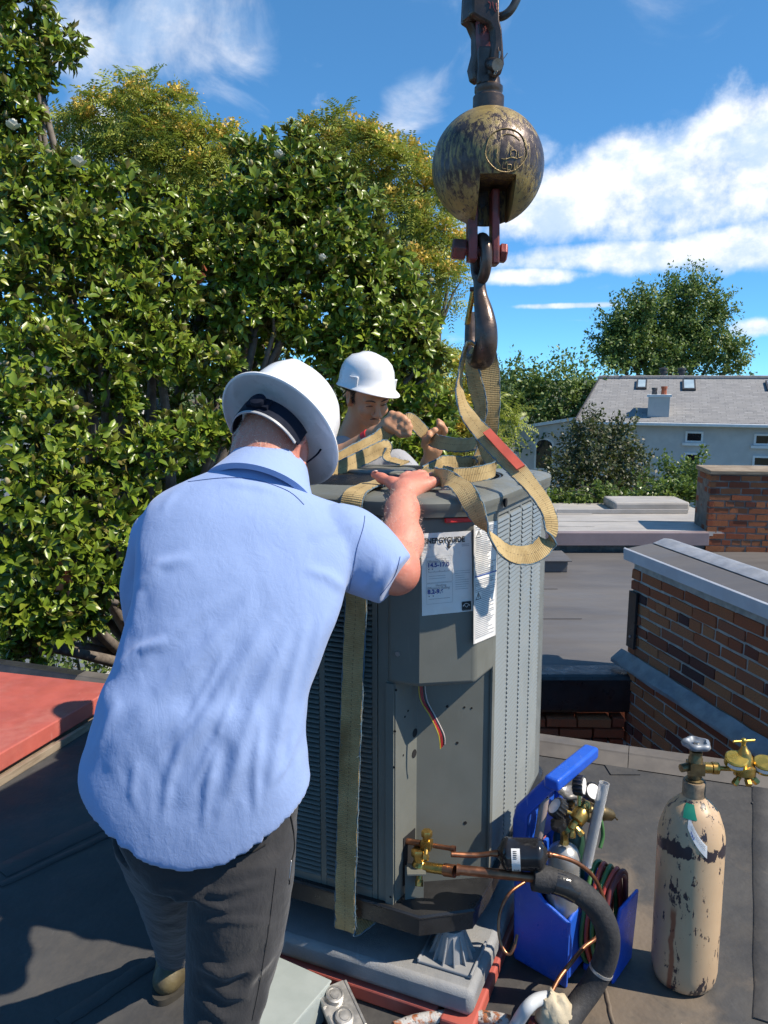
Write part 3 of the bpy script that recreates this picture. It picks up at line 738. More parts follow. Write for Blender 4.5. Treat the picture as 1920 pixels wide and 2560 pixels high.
# top cap with fan guard
def resample(pts, n=144):
    P = pts + [pts[0]]; L = [0]
    for a, b in zip(P, P[1:]): L.append(L[-1] + (b-a).length)
    ang = []; out = []
    dense = []
    for s in np.linspace(0, L[-1], 2400, endpoint=False):
        i = max(0, np.searchsorted(L, s, 'right')-1); f = (s-L[i])/max(1e-9, L[i+1]-L[i]); dense.append(P[i].lerp(P[i+1], f))
    A = np.array([math.atan2((p-UC).y, (p-UC).x) for p in dense])
    for k in range(n):
        a = -math.pi + 2*math.pi*(k+.5)/n
        out.append(dense[int(np.argmin(np.abs((A-a+math.pi) % (2*math.pi) - math.pi)))])
    return out
def circ(r, n=144): return [UC + V((math.cos(-math.pi+2*math.pi*(k+.5)/n), math.sin(-math.pi+2*math.pi*(k+.5)/n), 0))*r for k in range(n)]
FR = .385
m = MB(); rings = []
for o, z in ((.004, 1.334), (.014, 1.336), (.016, 1.352), (.018, 1.356), (.018, 1.370), (.012, 1.378), (.000, 1.382), (-.035, 1.388)):
    rings.append([p + ZV*z for p in resample(outline(o, .10))])
for r_, z in ((FR+.018, 1.393), (FR+.004, 1.395), (FR, 1.389), (FR-.004, 1.36)): rings.append([p + ZV*z for p in circ(r_)])
m.loft(rings, cap=False); cap = m.obj('top_cap', M['unit'], unit, smooth=35)
m = MB(); m.lathe([(FR-.004, 0), (FR-.004, .004)], UC + ZV*1.30, n=40); m.obj('fan_well', M['coil'], unit)
g_ = MB()
for k in range(15):
    r_ = .095 + k*(FR-.100)/14; q = (r_/FR); zc = 1.402 - .012*q*q
    g_.tube([UC + V((math.cos(a)*r_, math.sin(a)*r_, zc)) for a in np.linspace(0, 2*math.pi, 64, endpoint=False)], .0028, 6, closed=True)
for k in range(6):
    a = 2*math.pi*k/6 + .3
    g_.tube([UC + V((math.cos(a)*r_, math.sin(a)*r_, 1.397 - .012*(r_/FR)**2)) for r_ in np.linspace(.06, FR, 8)], .0035, 6)
g_.obj('fan_guard', M['wire'], unit, 60)
m = MB(); m.lathe([(.02, .0), (.110, .0), (.114, .002), (.114, .007), (.108, .011), (.02, .013)], UC + ZV*1.400, n=40); m.obj('motor_cover', M['unit'], unit, 40)
m = MB()
for k in range(4):
    a = 2*math.pi*k/4; dx = V((math.cos(a), math.sin(a), 0)); dy = V((-dx.y, dx.x, 0))
    m.loft([[UC + dx*r_ + dy*s*w_ + ZV*(1.335 + s*.02 + q) for s, q in ((-1, 0), (1, 0), (1, .003), (-1, .003))] for r_, w_ in ((.05, .04), (.2, .09), (.36, .12))])
m.obj('fan_blades', M['wire'], unit, 40)
# screws, knock-outs and small holes on the service corner
def plane_hit(px, py, A, B, off=0.0):
    dd = (V((B.x, B.y, 0))-V((A.x, A.y, 0))).normalized(); n = V((dd.y, -dd.x, 0)); r = ray(px, py); c = V((0, 0, CAM_H))
    return c + r*((V((A.x, A.y, 0))-V((0, 0, 0))).dot(n) + off - c.dot(n))*(1/r.dot(n)), n
def disc(px, py, A, B, r_, mat, name, th=.004, n=10):
    p, nn = plane_hit(px, py, A, B); m = MB(); m.cyl(p, p + nn*th, r_, n); return m.obj(name, mat, unit)
for px, py in ((995, 1634),): disc(px, py, P1-VV*.006, F1, .0065, M['steel'], 'screw')
for px, py in ((1229, 1613),): disc(px, py, F2, P2, .006, M['steel'], 'screw')
for px, py, r_ in ((1118, 1766, .004), (1161, 1768, .003), (1179, 1770, .003), (1143, 1857, .004), (1163, 2057, .005)): disc(px, py, R1, P2, r_, M['hole'], 'hole', .0012, 8)
for px, py, r_ in ((1037, 1832, .012), (1035, 1884, .012), (1020, 1777, .003), (1012, 1792, .003), (1008, 1888, .003)): disc(px, py, R0, R1, r_, M['hole'], 'hole', .0012, 12)
for py in (1725, 1828, 1918, 2242): disc(990-(py-1725)*.026, py, P1-VV*.008, R0-VV*.008, .0035, M['hole'], 'hole', .0012, 8)
m = MB(); p, nn = plane_hit(1022, 2142, R0, R1); m.box(p + nn*.001, (.062, .14, .002), ((R1-R0).normalized(), ZV, nn)); m.obj('valve_opening', M['hole'], unit)
m = MB(); p = up(0, .24, 1.352) - UU*.020; m.cyl(p, p - UU*.006, .012, 12); m.obj('cap_screw', M['hole'], unit)
# red tape strip under the cap lip
m = MB(); a = F1.lerp(F2, .40); b = F2.lerp(P2, .10); dd = (b-a).normalized(); n_ = V((dd.y, -dd.x, 0))
m.box((a+b)/2 + ZV*1.327 + n_*.010, ((b-a).length, .010, .012), (dd, n_, ZV)); m.obj('red_strip', M['redtape'], unit, bevel=.002)
# ---------------- labels
def quad_label(name, c4, A, B, mat, off=.0022, nx=14, ny=20, wob=.0006):
    P = [plane_hit(px, py, A, B, off)[0] for px, py in c4]; n_ = plane_hit(c4[0][0], c4[0][1], A, B)[1]
    vs, fs = [], []
    for j in range(ny+1):
        for i in range(nx+1):
            u_, v_ = i/nx, j/ny
            p = P[0].lerp(P[1], u_).lerp(P[3].lerp(P[2], u_), v_)
            vs.append(p + n_*(wob*(math.sin(i*1.9+j*.7)+math.sin(j*1.3-i*.5)) if 0 < i < nx else 0))
    for j in range(ny):
        for i in range(nx): q = j*(nx+1)+i; fs.append((q, q+1, q+nx+2, q+nx+1))
    mb = MB(); mb._add(vs, fs); return mb.obj(name, mat, unit, 180), P, n_
def on_label(P, u_, v_): return P[0].lerp(P[1], u_).lerp(P[3].lerp(P[2], u_), v_)
def letters(txt, parent, P, n_, u_, v_, size, mat, bold=0.0, off=.0022, align='LEFT', sx=1.0):
    cu = bpy.data.curves.new('lettering', 'FONT'); cu.body = txt; cu.size = size; cu.offset = bold; cu.align_x = align; cu.extrude = .0001
    cu.materials.append(mat)
    X = (P[1]-P[0]).normalized(); Y = (P[0]-P[3]).normalized(); Y = (Y - X*Y.dot(X)).normalized(); Z = X.cross(Y)
    tmp = bpy.data.objects.new('lettering', cu); col.objects.link(tmp)
    me = bpy.data.meshes.new_from_object(tmp.evaluated_get(bpy.context.evaluated_depsgraph_get())); bpy.data.objects.remove(tmp)
    o = bpy.data.objects.new('lettering', me); col.objects.link(o); o.parent = parent
    w_ = on_label(P, u_, v_) + n_*off; ORG[o] = w_; o.location = w_ - ORG[parent]
    o.rotation_euler = Matrix((X, Y, Z)).transposed().to_euler(); o.scale = (sx, 1, 1)
    return o
def strokes(parent, P, n_, rects, mat, name='fine_print', off=.0019):
    mb = MB()
    for u0, v0, u1, v1 in rects:
        mb._add([on_label(P, a, b) + n_*off for a, b in ((u0, v0), (u1, v0), (u1, v1), (u0, v1))], [(0, 1, 2, 3)])
    return mb.obj(name, mat, parent, fix=False)
eg, P, n_ = quad_label('energy_label', ((1053, 1334), (1178, 1327), (1182, 1527), (1055, 1540)), F1, F2, M['paper'])
letters('ENERGYGUIDE', eg, P, n_, .045, .123, .0190, M['ink'], .0007, sx=.83)
strokes(eg, P, n_, [(.525, .115, .56, .175)], M['ink'], 'arrow_stem')
mb = MB(); mb._add([on_label(P, a, b) + n_*.002 for a, b in ((.485, .155), (.545, .205), (.605, .155), (.545, .178))], [(0, 1, 2, 3)]); mb.obj('arrow_head', M['ink'], eg, fix=False)
letters('14.5-17.0', eg, P, n_, .11, .41, .0150, M['blueink'], .0005)
letters('8.2-9.6', eg, P, n_, .11, .735, .0150, M['blueink'], .0005)
for tx, u_, v_ in (('Cooling', .27, .325), ('Efficiency Rating', .11, .357), ('Heating', .27, .65), ('Efficiency Rating', .11, .682)): letters(tx, eg, P, n_, u_, v_, .0088, M['greyink'])
fr = []
for u0, v0, u1, v1 in ((.09, .285, .60, .60), (.09, .61, .60, .86)):
    fr += [(u0, v0, u1, v0+.003), (u0, v1, u1, v1+.003), (u0, v0, u0+.004, v1), (u1, v0, u1+.004, v1)]
fr += [(.13, .47, .55, .475), (.13, .80, .55, .805)] + [(u_, .455, u_+.008, .475) for u_ in (.13, .24, .35, .45, .54)]
rg = random.Random(2)
for k in range(9): fr.append((.66, .48+k*.028, .66 + .30*rg.uniform(.6, 1), .484+k*.028))
for k in range(3): fr.append((.02, .155+k*.018, .02+.2*rg.uniform(.6, 1), .160+k*.018))
for k in range(2): fr.append((.80, .155+k*.02, .95, .160+k*.02))
for k in range(2): fr.append((.14, .52+k*.03, .14+.4*rg.uniform(.7, 1), .524+k*.03))
strokes(eg, P, n_, fr, M['greyink'])
mb = MB()
for u_, v_ in ((.14, .43), (.21, .43), (.14, .76), (.22, .76)):
    mb._add([on_label(P, a, b) + n_*.002 for a, b in ((u_-.015, v_), (u_+.015, v_), (u_, v_+.016))], [(0, 1, 2)])
mb.obj('marker', M['ink'], eg, fix=False)
strokes(eg, P, n_, [(.78, .87, .965, .975)], M['ink'], 'emblem', .0019)
arc_ = MB(); arc_.tube([on_label(P, .80+.14*q, .925-.03*math.sin(math.pi*q)) + n_*.0021 for q in np.linspace(0, 1, 9)], .0006, 4); arc_.tube([on_label(P, .81+.12*q, .93-.012*math.sin(9*q)) + n_*.0021 for q in np.linspace(0, 1, 14)], .0005, 4)
arc_.obj('emblem_script', M['paper'], eg)
strokes(eg, P, n_, [(.79, .978, .96, .985)], M['ink'])
wl2, P, n_ = quad_label('warning_label', ((1185, 1313), (1244, 1301), (1239, 1588), (1184, 1611)), F2, P2-UU*.008, M['paper'], nx=8, ny=24)
fr = []; bl = []
for k in range(58):
    v_ = .02 + k*.0163
    if .425 < v_ < .445 or .52 < v_ < .535: continue
    a0 = .30 if (.045 < v_ < .11 or .56 < v_ < .62) else .06
    fr.append((a0, v_, a0 + (.92-a0)*rg.uniform(.55, 1), v_+.0062))
strokes(wl2, P, n_, fr, M['greyink']); strokes(wl2, P, n_, [(.02, .425, .98, .435)], M['blueink'], 'blue_rule')
fr = []
for v_ in (.0, .5, .525, .995): fr.append((.02, v_, .98, v_+.003))
fr += [(.02, 0, .035, .998), (.965, 0, .98, .998)]
strokes(wl2, P, n_, fr, M['greyink'], 'border')
mb = MB()
for v_ in (.05, .57):
    for a, b in (((.07, v_+.055), (.17, v_)), ((.17, v_), (.27, v_+.055)), ((.27, v_+.055), (.07, v_+.055)), ((.17, v_+.015), (.17, v_+.042))):
        mb.tube([on_label(P, *a) + n_*.002, on_label(P, *b) + n_*.002], .0008, 4)
mb.obj('warning_triangle', M['ink'], wl2)
# ---------------- wires and service valves
for k, (c, n) in enumerate((((.65, .48, .05), 'yellow'), ((.6, .03, .03), 'red'), ((.5, .02, .03), 'red'), ((.02, .02, .025), 'black'), ((.6, .5, .45), 'pale'))):
    mm = pm(n+'_wire', c, None, 8, .4)
    q = k*.004; a = V((.092+q, 1.955, .905)); m = MB()
    m.tube([a, at(1050+k*4, 1745, 1.945), at(1075+k*3.2, 1790, 1.925), at(1096+k*3.4, 1835, 1.915), at(1101+k*2.8, 1872-k*3, 1.92)], .0016, 6, smooth=6); m.obj('control_wire', mm, unit, 60)
def hexnut(mb, p, d, r_, h_, n=6): mb.lathe([(r_*.92, 0), (r_, h_*.1), (r_, h_*.9), (r_*.9, h_)], p, d, n)
s0, s1 = at(1006, 2101, 1.945), at(1138, 2123, 1.88); m = MB()
m.tube([s0, s0.lerp(s1, .35)], .0085, 12); m.tube([s0.lerp(s1, .6), s1], .0065, 12); m.tube([s0.lerp(s1, .93), s1], .0085, 12); lv = m.obj('liquid_pipe', M['copper'], unit, 50)
c = s0.lerp(s1, .47); m = MB(); m.box(c, (.028, .024, .024), ((s1-s0).normalized(), VV, ZV)); m.cyl(c, c + ZV*.03 - UU*.002, .009, 10); hexnut(m, c + ZV*.022, ZV, .015, .018)
q = V((-.12, -.55, -.6)).normalized(); m.cyl(c, c + q*.036, .0075, 10); hexnut(m, c + q*.026, q, .010, .014); m.obj('liquid_valve', M['brass'], unit, 40)
s0, s1 = at(1002, 2158, 1.945), at(1137, 2178, 1.855); m = MB()
m.tube([s0.lerp(s1, .3), s0.lerp(s1, .83)], .0135, 16); gv = m.obj('gas_pipe', M['brass'], unit, 50)
m = MB(); m.tube([s0.lerp(s1, .82), s1], .0165, 16); m.obj('gas_pipe_stub', M['copper'], unit, 50)
c = s0.lerp(s1, .36); m = MB(); m.ball(c, .022, 14); m.cyl(c, c + ZV*.034 - V((.004, 0, 0)), .014, 12); hexnut(m, c + ZV*.028 - V((.004, 0, 0)), ZV, .019, .022)
q = V((-.05, -.5, -.75)).normalized(); m.cyl(c, c + q*.05, .009, 10); hexnut(m, c + q*.034, q, .011, .016); m.obj('gas_valve', M['brass'], unit, 40)
m = MB(); p = at(1036, 2205, 1.915); m.box(p, (.052, .004, .10), ((F2-F1).normalized(), V((0, -1, 0)), ZV)); m.box(p + V((.004, -.02, .05)), (.05, .05, .004)); m.obj('valve_bracket', M['unit'], unit)

# ------------------------------------------------------------------ pad, red platform, risers
M['pad'] = pm('grey_plastic_pad', (.27, .275, .28), (.22, .225, .23), 10, .62, bump=.45, bscale=300)
grime(M['pad'], (.36, .33, .28), .4, 5, .48, .75, scratch=.2, sc=(.42, .42, .42))
M['riser'] = pm('grey_riser_plastic', (.30, .305, .31), (.26, .265, .27), 9, .45)
KP = up(-.038, -.045)
PL, PW = .99, 1.07
pc_ = KP + UU*PL/2 + VV*PW/2
m = MB(); m.box(pc_ + ZV*.084, (PL, PW, .072), (UU, VV, ZV)); 
pad = thing('equipment_pad', m, M['pad'], pc_ + ZV*.048, 'grey plastic equipment pad under the condenser', 'equipment pad', smooth=40, bevel=.018)
pf = empty('red_platform', pc_, 'red-painted timber platform under the grey pad', 'platform')
for off, ln, wd2, ax in ((UU*-.46, .09, 1.12, (UU, VV)), (UU*.44, .09, 1.12, (UU, VV)), (VV*-.50, .80, .09, (UU, VV)), (VV*.50, .80, .09, (UU, VV))):
    m = MB(); m.box(pc_ + off + ZV*.0255, (ln, wd2, .043), (*ax, ZV)); m.obj('timber', M['red'], pf, bevel=.006)
RIS = None
def riser(p, label):
    r_ = empty('riser_foot', p, label, 'riser', 'risers between pad and condenser')
    H = .206-p.z
    m = MB(); m.lathe([(.052, .006), (.050, .012), (.032, H-.008), (.030, H), (.02, H)], p, n=28); m.obj('cone', M['riser'], r_, 40)
    m = MB(); m.box(p + ZV*.0045, (.15, .135, .008), (UU, VV, ZV)); m.obj('flange', M['riser'], r_, bevel=.003)
    for k in range(12):
        a = 2*math.pi*k/12; dx = V((math.cos(a), math.sin(a), 0)); dy = V((-dx.y, dx.x, 0)); m = MB()
        m.prism([p + dx*.045 - dy*.0015 + ZV*.008, p + dx*.064 - dy*.0015 + ZV*.008, p + dx*.036 - dy*.0015 + ZV*(H-.012), p + dx*.028 - dy*.0015 + ZV*(H-.012)], dy*.003); m.obj('rib', M['riser'], r_)
    for s in (-1, 1):
        m = MB(); m.box(p + UU*(.074*s) + ZV*.010, (.006, .14, .012), (UU, VV, ZV)); m.obj('flange_lip', M['riser'], r_, bevel=.002)
riser(atz(1122, 2405, .1205) + VV*.03, 'grey ribbed plastic riser at the near corner of the pad')
riser(up(.78, .10, .1205), 'grey plastic riser near the pad corner behind the man in blue')
riser(up(.10, .80, .1205), 'grey plastic riser at the right rear of the pad')
riser(up(.78, .84, .1205), 'grey plastic riser at the far corner of the pad')
# ------------------------------------------------------------------ trees and shrubs
set_frame('world')
def leaf_mat(name, cols, back=None, rough=.35, trans=.25, spec=.5, fleck=None, bump=0.0):
    """leaf colour differs from leaf to leaf; the underside has its own colour"""
    m, t, b = newmat(name); geo = t.n('ShaderNodeNewGeometry')
    cr = t.n('ShaderNodeValToRGB'); t.l(geo.outputs['Random Per Island'], cr.inputs[0]); e = cr.color_ramp.elements
    e[0].color = (*cols[0], 1); e[1].color = (*cols[-1], 1)
    for i, c in enumerate(cols[1:-1]):
        x = e.new((i+1)/(len(cols)-1)); x.color = (*c, 1)
    k = cr.outputs[0]
    n = t.ramp(t.noise(coords(t), .9, 4), .3, .7); k = t.mix(t.math('MULTIPLY', n, .35), k, tuple(x*.5 for x in cols[0]))
    if back: k = t.mix(geo.outputs['Backfacing'], k, back)
    t.l(k, b.inputs['Base Color']); setb(b, Roughness=rough, Specular_IOR_Level=spec)
    if trans:
        tr = t.n('ShaderNodeBsdfTranslucent'); t.l(t.mix(.5, k, (.16, .24, .03)), tr.inputs[0])
        mx = t.n('ShaderNodeMixShader'); mx.inputs[0].default_value = trans
        t.l(b.outputs[0], mx.inputs[1]); t.l(tr.outputs[0], mx.inputs[2])
        t.l(mx.outputs[0], m.node_tree.nodes['Material Output'].inputs[0])
    return m
M['magnolia'] = leaf_mat('glossy_magnolia_leaf', [(.09, .145, .014), (.15, .235, .020), (.20, .29, .026), (.27, .345, .034), (.12, .19, .017), (.36, .38, .05)], (.16, .14, .04), .33, .20, .42)
M['ailanthus'] = leaf_mat('pinnate_leaf', [(.30, .36, .06), (.38, .44, .07), (.45, .46, .08), (.33, .40, .065)], None, .45, .35)
M['seed'] = leaf_mat('yellow_seed_cluster', [(.85, .58, .08), (.92, .66, .12), (.80, .62, .14), (.85, .45, .10)], None, .6, .3)
M['treegreen'] = leaf_mat('tree_leaf', [(.11, .18, .045), (.155, .235, .055), (.20, .28, .065), (.13, .20, .048)], None, .5, .30)
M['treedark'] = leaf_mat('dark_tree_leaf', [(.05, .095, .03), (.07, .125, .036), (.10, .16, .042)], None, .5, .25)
M['myrtle'] = leaf_mat('myrtle_leaf', [(.050, .075, .030), (.07, .09, .035), (.09, .10, .04), (.11, .085, .045)], None, .5, .2)
M['ivy'] = leaf_mat('ivy_leaf', [(.10, .17, .03), (.16, .24, .045), (.22, .29, .07), (.07, .12, .03)], None, .35, .3)
M['bark'] = pm('grey_bark', (.20, .17, .14), (.11, .09, .075), 9, .9, bump=.6, bscale=40)
M['petal'] = pm('cream_petal', (.82, .80, .70), (.76, .74, .62), 9, .5)
M['cone'] = pm('tan_magnolia_cone', (.36, .33, .15), (.28, .23, .12), 60, .7, bump=.8, bscale=220)
M['redleaf'] = pm('rust_red_leaves', (.35, .10, .03), (.22, .06, .03), 10, .6)
rng = np.random.default_rng(11)
def unit_rows(a): return a/np.maximum(1e-9, np.linalg.norm(a, axis=1, keepdims=True))
LEAF = np.array([(0, 0, 0), (.33, 0, -.02), (.68, 0, -.01), (1, 0, -.10), (.30, .5, .07), (.66, .44, .07), (.30, -.5, .07), (.66, -.44, .07)])
LEAF_F = np.array([(0, 1, 4, 4), (1, 2, 5, 4), (2, 3, 5, 5), (0, 6, 1, 1), (6, 7, 2, 1), (7, 3, 2, 2)])
DIAM = np.array([(0, 0, 0), (.45, .5, .05), (1, 0, -.05), (.45, -.5, .05)]); DIAM_F = np.array([(0, 3, 2, 1)])
def leaves(base, d, nrm, ln, wd, tmpl=LEAF):
    """stack of leaf vertices (N,k,3): base, direction, face normal, length, width"""
    x = unit_rows(d); y = unit_rows(np.cross(nrm, x)); z = np.cross(x, y)
    T = tmpl[None]; ln = np.asarray(ln)[:, None, None]; wd = np.asarray(wd)[:, None, None]
    return base[:, None] + x[:, None]*T[..., :1]*ln + y[:, None]*T[..., 1:2]*wd + z[:, None]*T[..., 2:3]*ln, (x, y, z)
def leaf_object(name, Vt, F, mat, parent):
    """triangles and quads as one mesh"""
    N, k = Vt.shape[:2]; verts = Vt.reshape(-1, 3)
    tri = np.array([f[:3] for f in F if f[2] == f[3]]).reshape(-1, 3); quad = np.array([f for f in F if f[2] != f[3]]).reshape(-1, 4)
    ofs = (np.arange(N)*k)[:, None, None]
    loops = []; starts = []; n = 0
    T = (tri[None] + ofs).reshape(-1, 3) if len(tri) else np.zeros((0, 3), int); Qd = (quad[None] + ofs).reshape(-1, 4) if len(quad) else np.zeros((0, 4), int)
    me = bpy.data.meshes.new(name); o_ = np.array(ORG[parent], np.float32)
    me.vertices.add(len(verts)); me.vertices.foreach_set('co', (verts.astype(np.float32)-o_).ravel())
    me.loops.add(T.size+Qd.size); me.loops.foreach_set('vertex_index', np.concatenate([T.ravel(), Qd.ravel()]).astype(np.int32))
    me.polygons.add(len(T)+len(Qd)); me.polygons.foreach_set('loop_start', np.concatenate([np.arange(len(T))*3, len(T)*3+np.arange(len(Qd))*4]).astype(np.int32))
    me.polygons.foreach_set('use_smooth', np.ones(len(T)+len(Qd), bool))
    me.materials.append(mat); me.update(calc_edges=True)
    return link(name, me, parent)
def project(p):
    q = p - np.array([0, 0, CAM_H]); dep = q[..., 1]*CT - q[..., 2]*ST; yy = -(q[..., 2]*CT + q[..., 1]*ST)
    return 960 + FPX*q[..., 0]/dep, 1280 + FPX*yy/dep, dep
def lobes_from(lst, grow=1.0):
    L = []
    for px, py, Y, r in lst:
        c = at(px, py, Y); L.append((np.array(c), r/FPX*Y*grow))
    return L
def shell_points(L, per_area, inner=.25, up_bias=.2, keep_in=.35, squash=.85):
    """points spread near the surface of overlapping lobes, with outward directions"""
    P, D = [], []
    for c, r in L:
        n = max(6, int(per_area*4*math.pi*r*r))
        d = unit_rows(rng.normal(size=(n, 3))); rad = r*(1 - inner*rng.random(n)**1.6)*(1+.22*np.sin(d[:, 0]*5+c[0]*3)*np.cos(d[:, 2]*4+c[2]*5))
        p = c + d*rad[:, None]*np.array([1, 1, squash])
        ok = np.ones(n, bool)
        for c2, r2 in L:
            if r2 is r and c2 is c: continue
            ins = np.linalg.norm((p-c2)/np.array([1, 1, squash]), axis=1) < r2*.72
            ok &= ~(ins & (rng.random(n) > keep_in))
        P.append(p[ok]); D.append(d[ok])
    return np.concatenate(P), unit_rows(np.concatenate(D) + np.array([0, 0, up_bias]))
def limbs(tree, base, L, mat, r0=.16, fork=.45, nsub=2, name='trunk'):
    """trunk to a fork, then limbs out to the lobes with side twigs"""
    m = MB(); base = V(base); cs = [V(c) for c, r in L]; cen = sum(cs, V((0, 0, 0)))/len(cs)
    fk = base.lerp(cen, fork) + V((random.uniform(-.3, .3), random.uniform(-.3, .3), 0))
    m.tube([base, base.lerp(fk, .5) + V((random.uniform(-.15, .15), .1, 0)), fk], [r0*1.25, r0, r0*.8], 10, smooth=5)
    for c, r in L:
        c = V(c); mid = fk.lerp(c, .5) + V((random.uniform(-.25, .25), random.uniform(-.25, .25), random.uniform(-.1, .35)))
        m.tube([fk, mid, c], [r0*.5, r0*.32, r0*.12], 7, smooth=5, cap=False)
        for k in range(nsub):
            e = c + V(rng.normal(size=3)).normalized()*r*.85; m.tube([mid.lerp(c, .6), mid.lerp(c, .8).lerp(e, .5), e], [r0*.2, r0*.12, r0*.05], 5, cap=False)
    return m.obj(name, mat, tree, 180, fix=False)

# ---- southern magnolia filling the left
mag_lobes = [(50, 40, 8.2, 80), (140, 105, 8.2, 55), (35, 160, 8.0, 75), (90, 190, 8.1, 50), (40, 280, 7.9, 65), (20, 370, 7.8, 80),
 (90, 440, 7.4, 95), (190, 470, 7.6, 80), (300, 480, 7.8, 75), (395, 520, 8.0, 75), (60, 560, 7.1, 110), (200, 600, 7.2, 105), (340, 600, 7.5, 100),
 (480, 590, 8.0, 80), (650, 400, 8.6, 75), (725, 390, 8.6, 85), (590, 500, 8.3, 95), (700, 500, 8.2, 100), (810, 470, 8.5, 95), (890, 540, 8.4, 85),
 (560, 640, 8.0, 95), (680, 640, 7.9, 105), (810, 610, 8.1, 105), (930, 650, 8.3, 95), (1000, 720, 8.3, 75), (880, 740, 8.0, 105), (1030, 800, 8.2, 75), (740, 780, 7.9, 100),
 (600, 780, 7.8, 90), (980, 850, 8.0, 100), (1060, 900, 8.2, 65), (860, 880, 8.0, 95), (1020, 960, 8.1, 85), (1090, 1010, 8.3, 60), (960, 1060, 8.0, 95), (1080, 1100, 8.2, 70), (1010, 1160, 8.1, 80),
 (420, 720, 7.5, 90), (60, 730, 6.7, 105), (190, 760, 6.9, 95), (310, 760, 7.1, 90), (90, 880, 6.5, 100), (250, 900, 6.8, 100), (400, 880, 7.2, 90), (520, 900, 7.6, 80),
 (30, 1010, 6.2, 95), (140, 1040, 6.2, 85), (80, 1130, 6.0, 100), (230, 1120, 6.3, 95), (360, 1130, 6.5, 85), (460, 1090, 6.8, 75), (550, 1060, 7.0, 70), (300, 1010, 7.0, 60),
 (50, 1270, 5.8, 105), (180, 1260, 6.0, 100), (310, 1250, 6.3, 85), (40, 1410, 5.7, 90), (160, 1400, 5.8, 95), (280, 1380, 6.1, 80), (60, 1520, 5.6, 75), (160, 1500, 5.7, 60), (330, 1480, 6.2, 40), (130, 1600, 5.6, 28), (20, 1600, 5.6, 50), (100, 1560, 5.8, 60), (205, 1555, 6.1, 45), (50, 1640, 5.7, 50), (240, 1460, 6.0, 60), (-90, 300, 8.0, 100), (-110, 520, 7.4, 120), (-120, 760, 7.0, 130), (-120, 1020, 6.5, 130), (-120, 1280, 6.1, 120), (-110, 1500, 5.9, 110)]
deep = [(70, 470, 9.3, 100), (250, 580, 9.5, 120), (560, 600, 9.8, 130), (800, 580, 9.8, 130), (640, 780, 9.6, 130), (120, 640, 9.3, 150), (400, 760, 9.5, 150), (700, 620, 9.6, 170), (900, 800, 9.5, 140), (250, 1000, 8.8, 160), (550, 900, 9.3, 140), (300, 1250, 8.4, 150), (120, 1350, 8.0, 150), (60, 1500, 7.6, 130), (200, 1480, 7.8, 120), (950, 1050, 9.4, 130), (500, 1200, 9.0, 120), (750, 1050, 9.2, 130)]
ML = lobes_from(mag_lobes, .90); MD = lobes_from(deep)
mag = empty('magnolia_tree', (-3.2, 8.6, GZ), 'large magnolia with glossy dark leaves, cones and white flowers behind the men', 'tree')
limbs(mag, (-3.2, 8.8, GZ), ML[::3] + MD, M['bark'], .17, .62, 1)
P_, D_ = shell_points(ML, 88, .35, .25, .30)
P2_, D2_ = shell_points(MD, 26, .6, .2, .6)
P3_, D3_ = shell_points([(c + np.array([0, .12, 0]), r*.74) for c, r in ML], 34, .3, .2, .25); P2_, D2_ = np.concatenate([P2_, P3_]), np.concatenate([D2_, D3_])
# leave irregular gaps so that shade shows between the leaf masses
px, py, dep = project(P_)
hole = np.sin(P_[:, 0]*4.3+1.2*np.sin(P_[:, 2]*3.1))*np.sin(P_[:, 2]*4.9+P_[:, 1]*2.2) + .35*rng.normal(size=len(P_))
P_, D_ = P_[hole < .50], D_[hole < .50]
P_, D_ = np.concatenate([P_, P2_]), np.concatenate([D_, D2_])
nw = len(P_); KL = 9
ax = unit_rows(D_ + .42*rng.normal(size=(nw, 3)) + np.array([.30, -.35, .40]))
t1 = unit_rows(np.cross(ax, rng.normal(size=(nw, 3)))); t2 = np.cross(ax, t1)
ang = (2*np.pi*np.arange(KL)/KL)[None] + rng.random((nw, 1))*6.28 + .5*rng.normal(size=(nw, KL))
ele = np.clip(.95 + .35*rng.normal(size=(nw, KL)), .25, 1.75)
dirs = ax[:, None]*np.cos(ele)[..., None] + (t1[:, None]*np.cos(ang)[..., None] + t2[:, None]*np.sin(ang)[..., None])*np.sin(ele)[..., None]
nr_ = ax[:, None]*np.ones((1, KL, 1)) + .35*rng.normal(size=(nw, KL, 3))
ln = rng.uniform(.055, .125, (nw, KL)); ln[nw-len(P2_):] *= 1.35; wd = ln*rng.uniform(.36, .48, (nw, KL))
keep = rng.random((nw, KL)) < .9
B_ = (P_[:, None] + dirs*.012)[keep]; dd_ = dirs[keep]; nn_ = nr_[keep]; ln, wd = ln[keep], wd[keep]
VT, (lx, ly, lz) = leaves(B_, dd_, nn_, ln, wd)
# the 300 that show largest stand as single leaves
cx, cy_, cdp = project(VT.mean(1))
view = VT.mean(1) - np.array([0, 0, CAM_H]); face = np.abs((lz*unit_rows(view)).sum(1))
score = ln*wd*face/cdp**2
score[(cx < 5) | (cx > 1100) | (cy_ < 5) | (cy_ > 1640) | ((cx > 300) & (cy_ > 950))] = 0
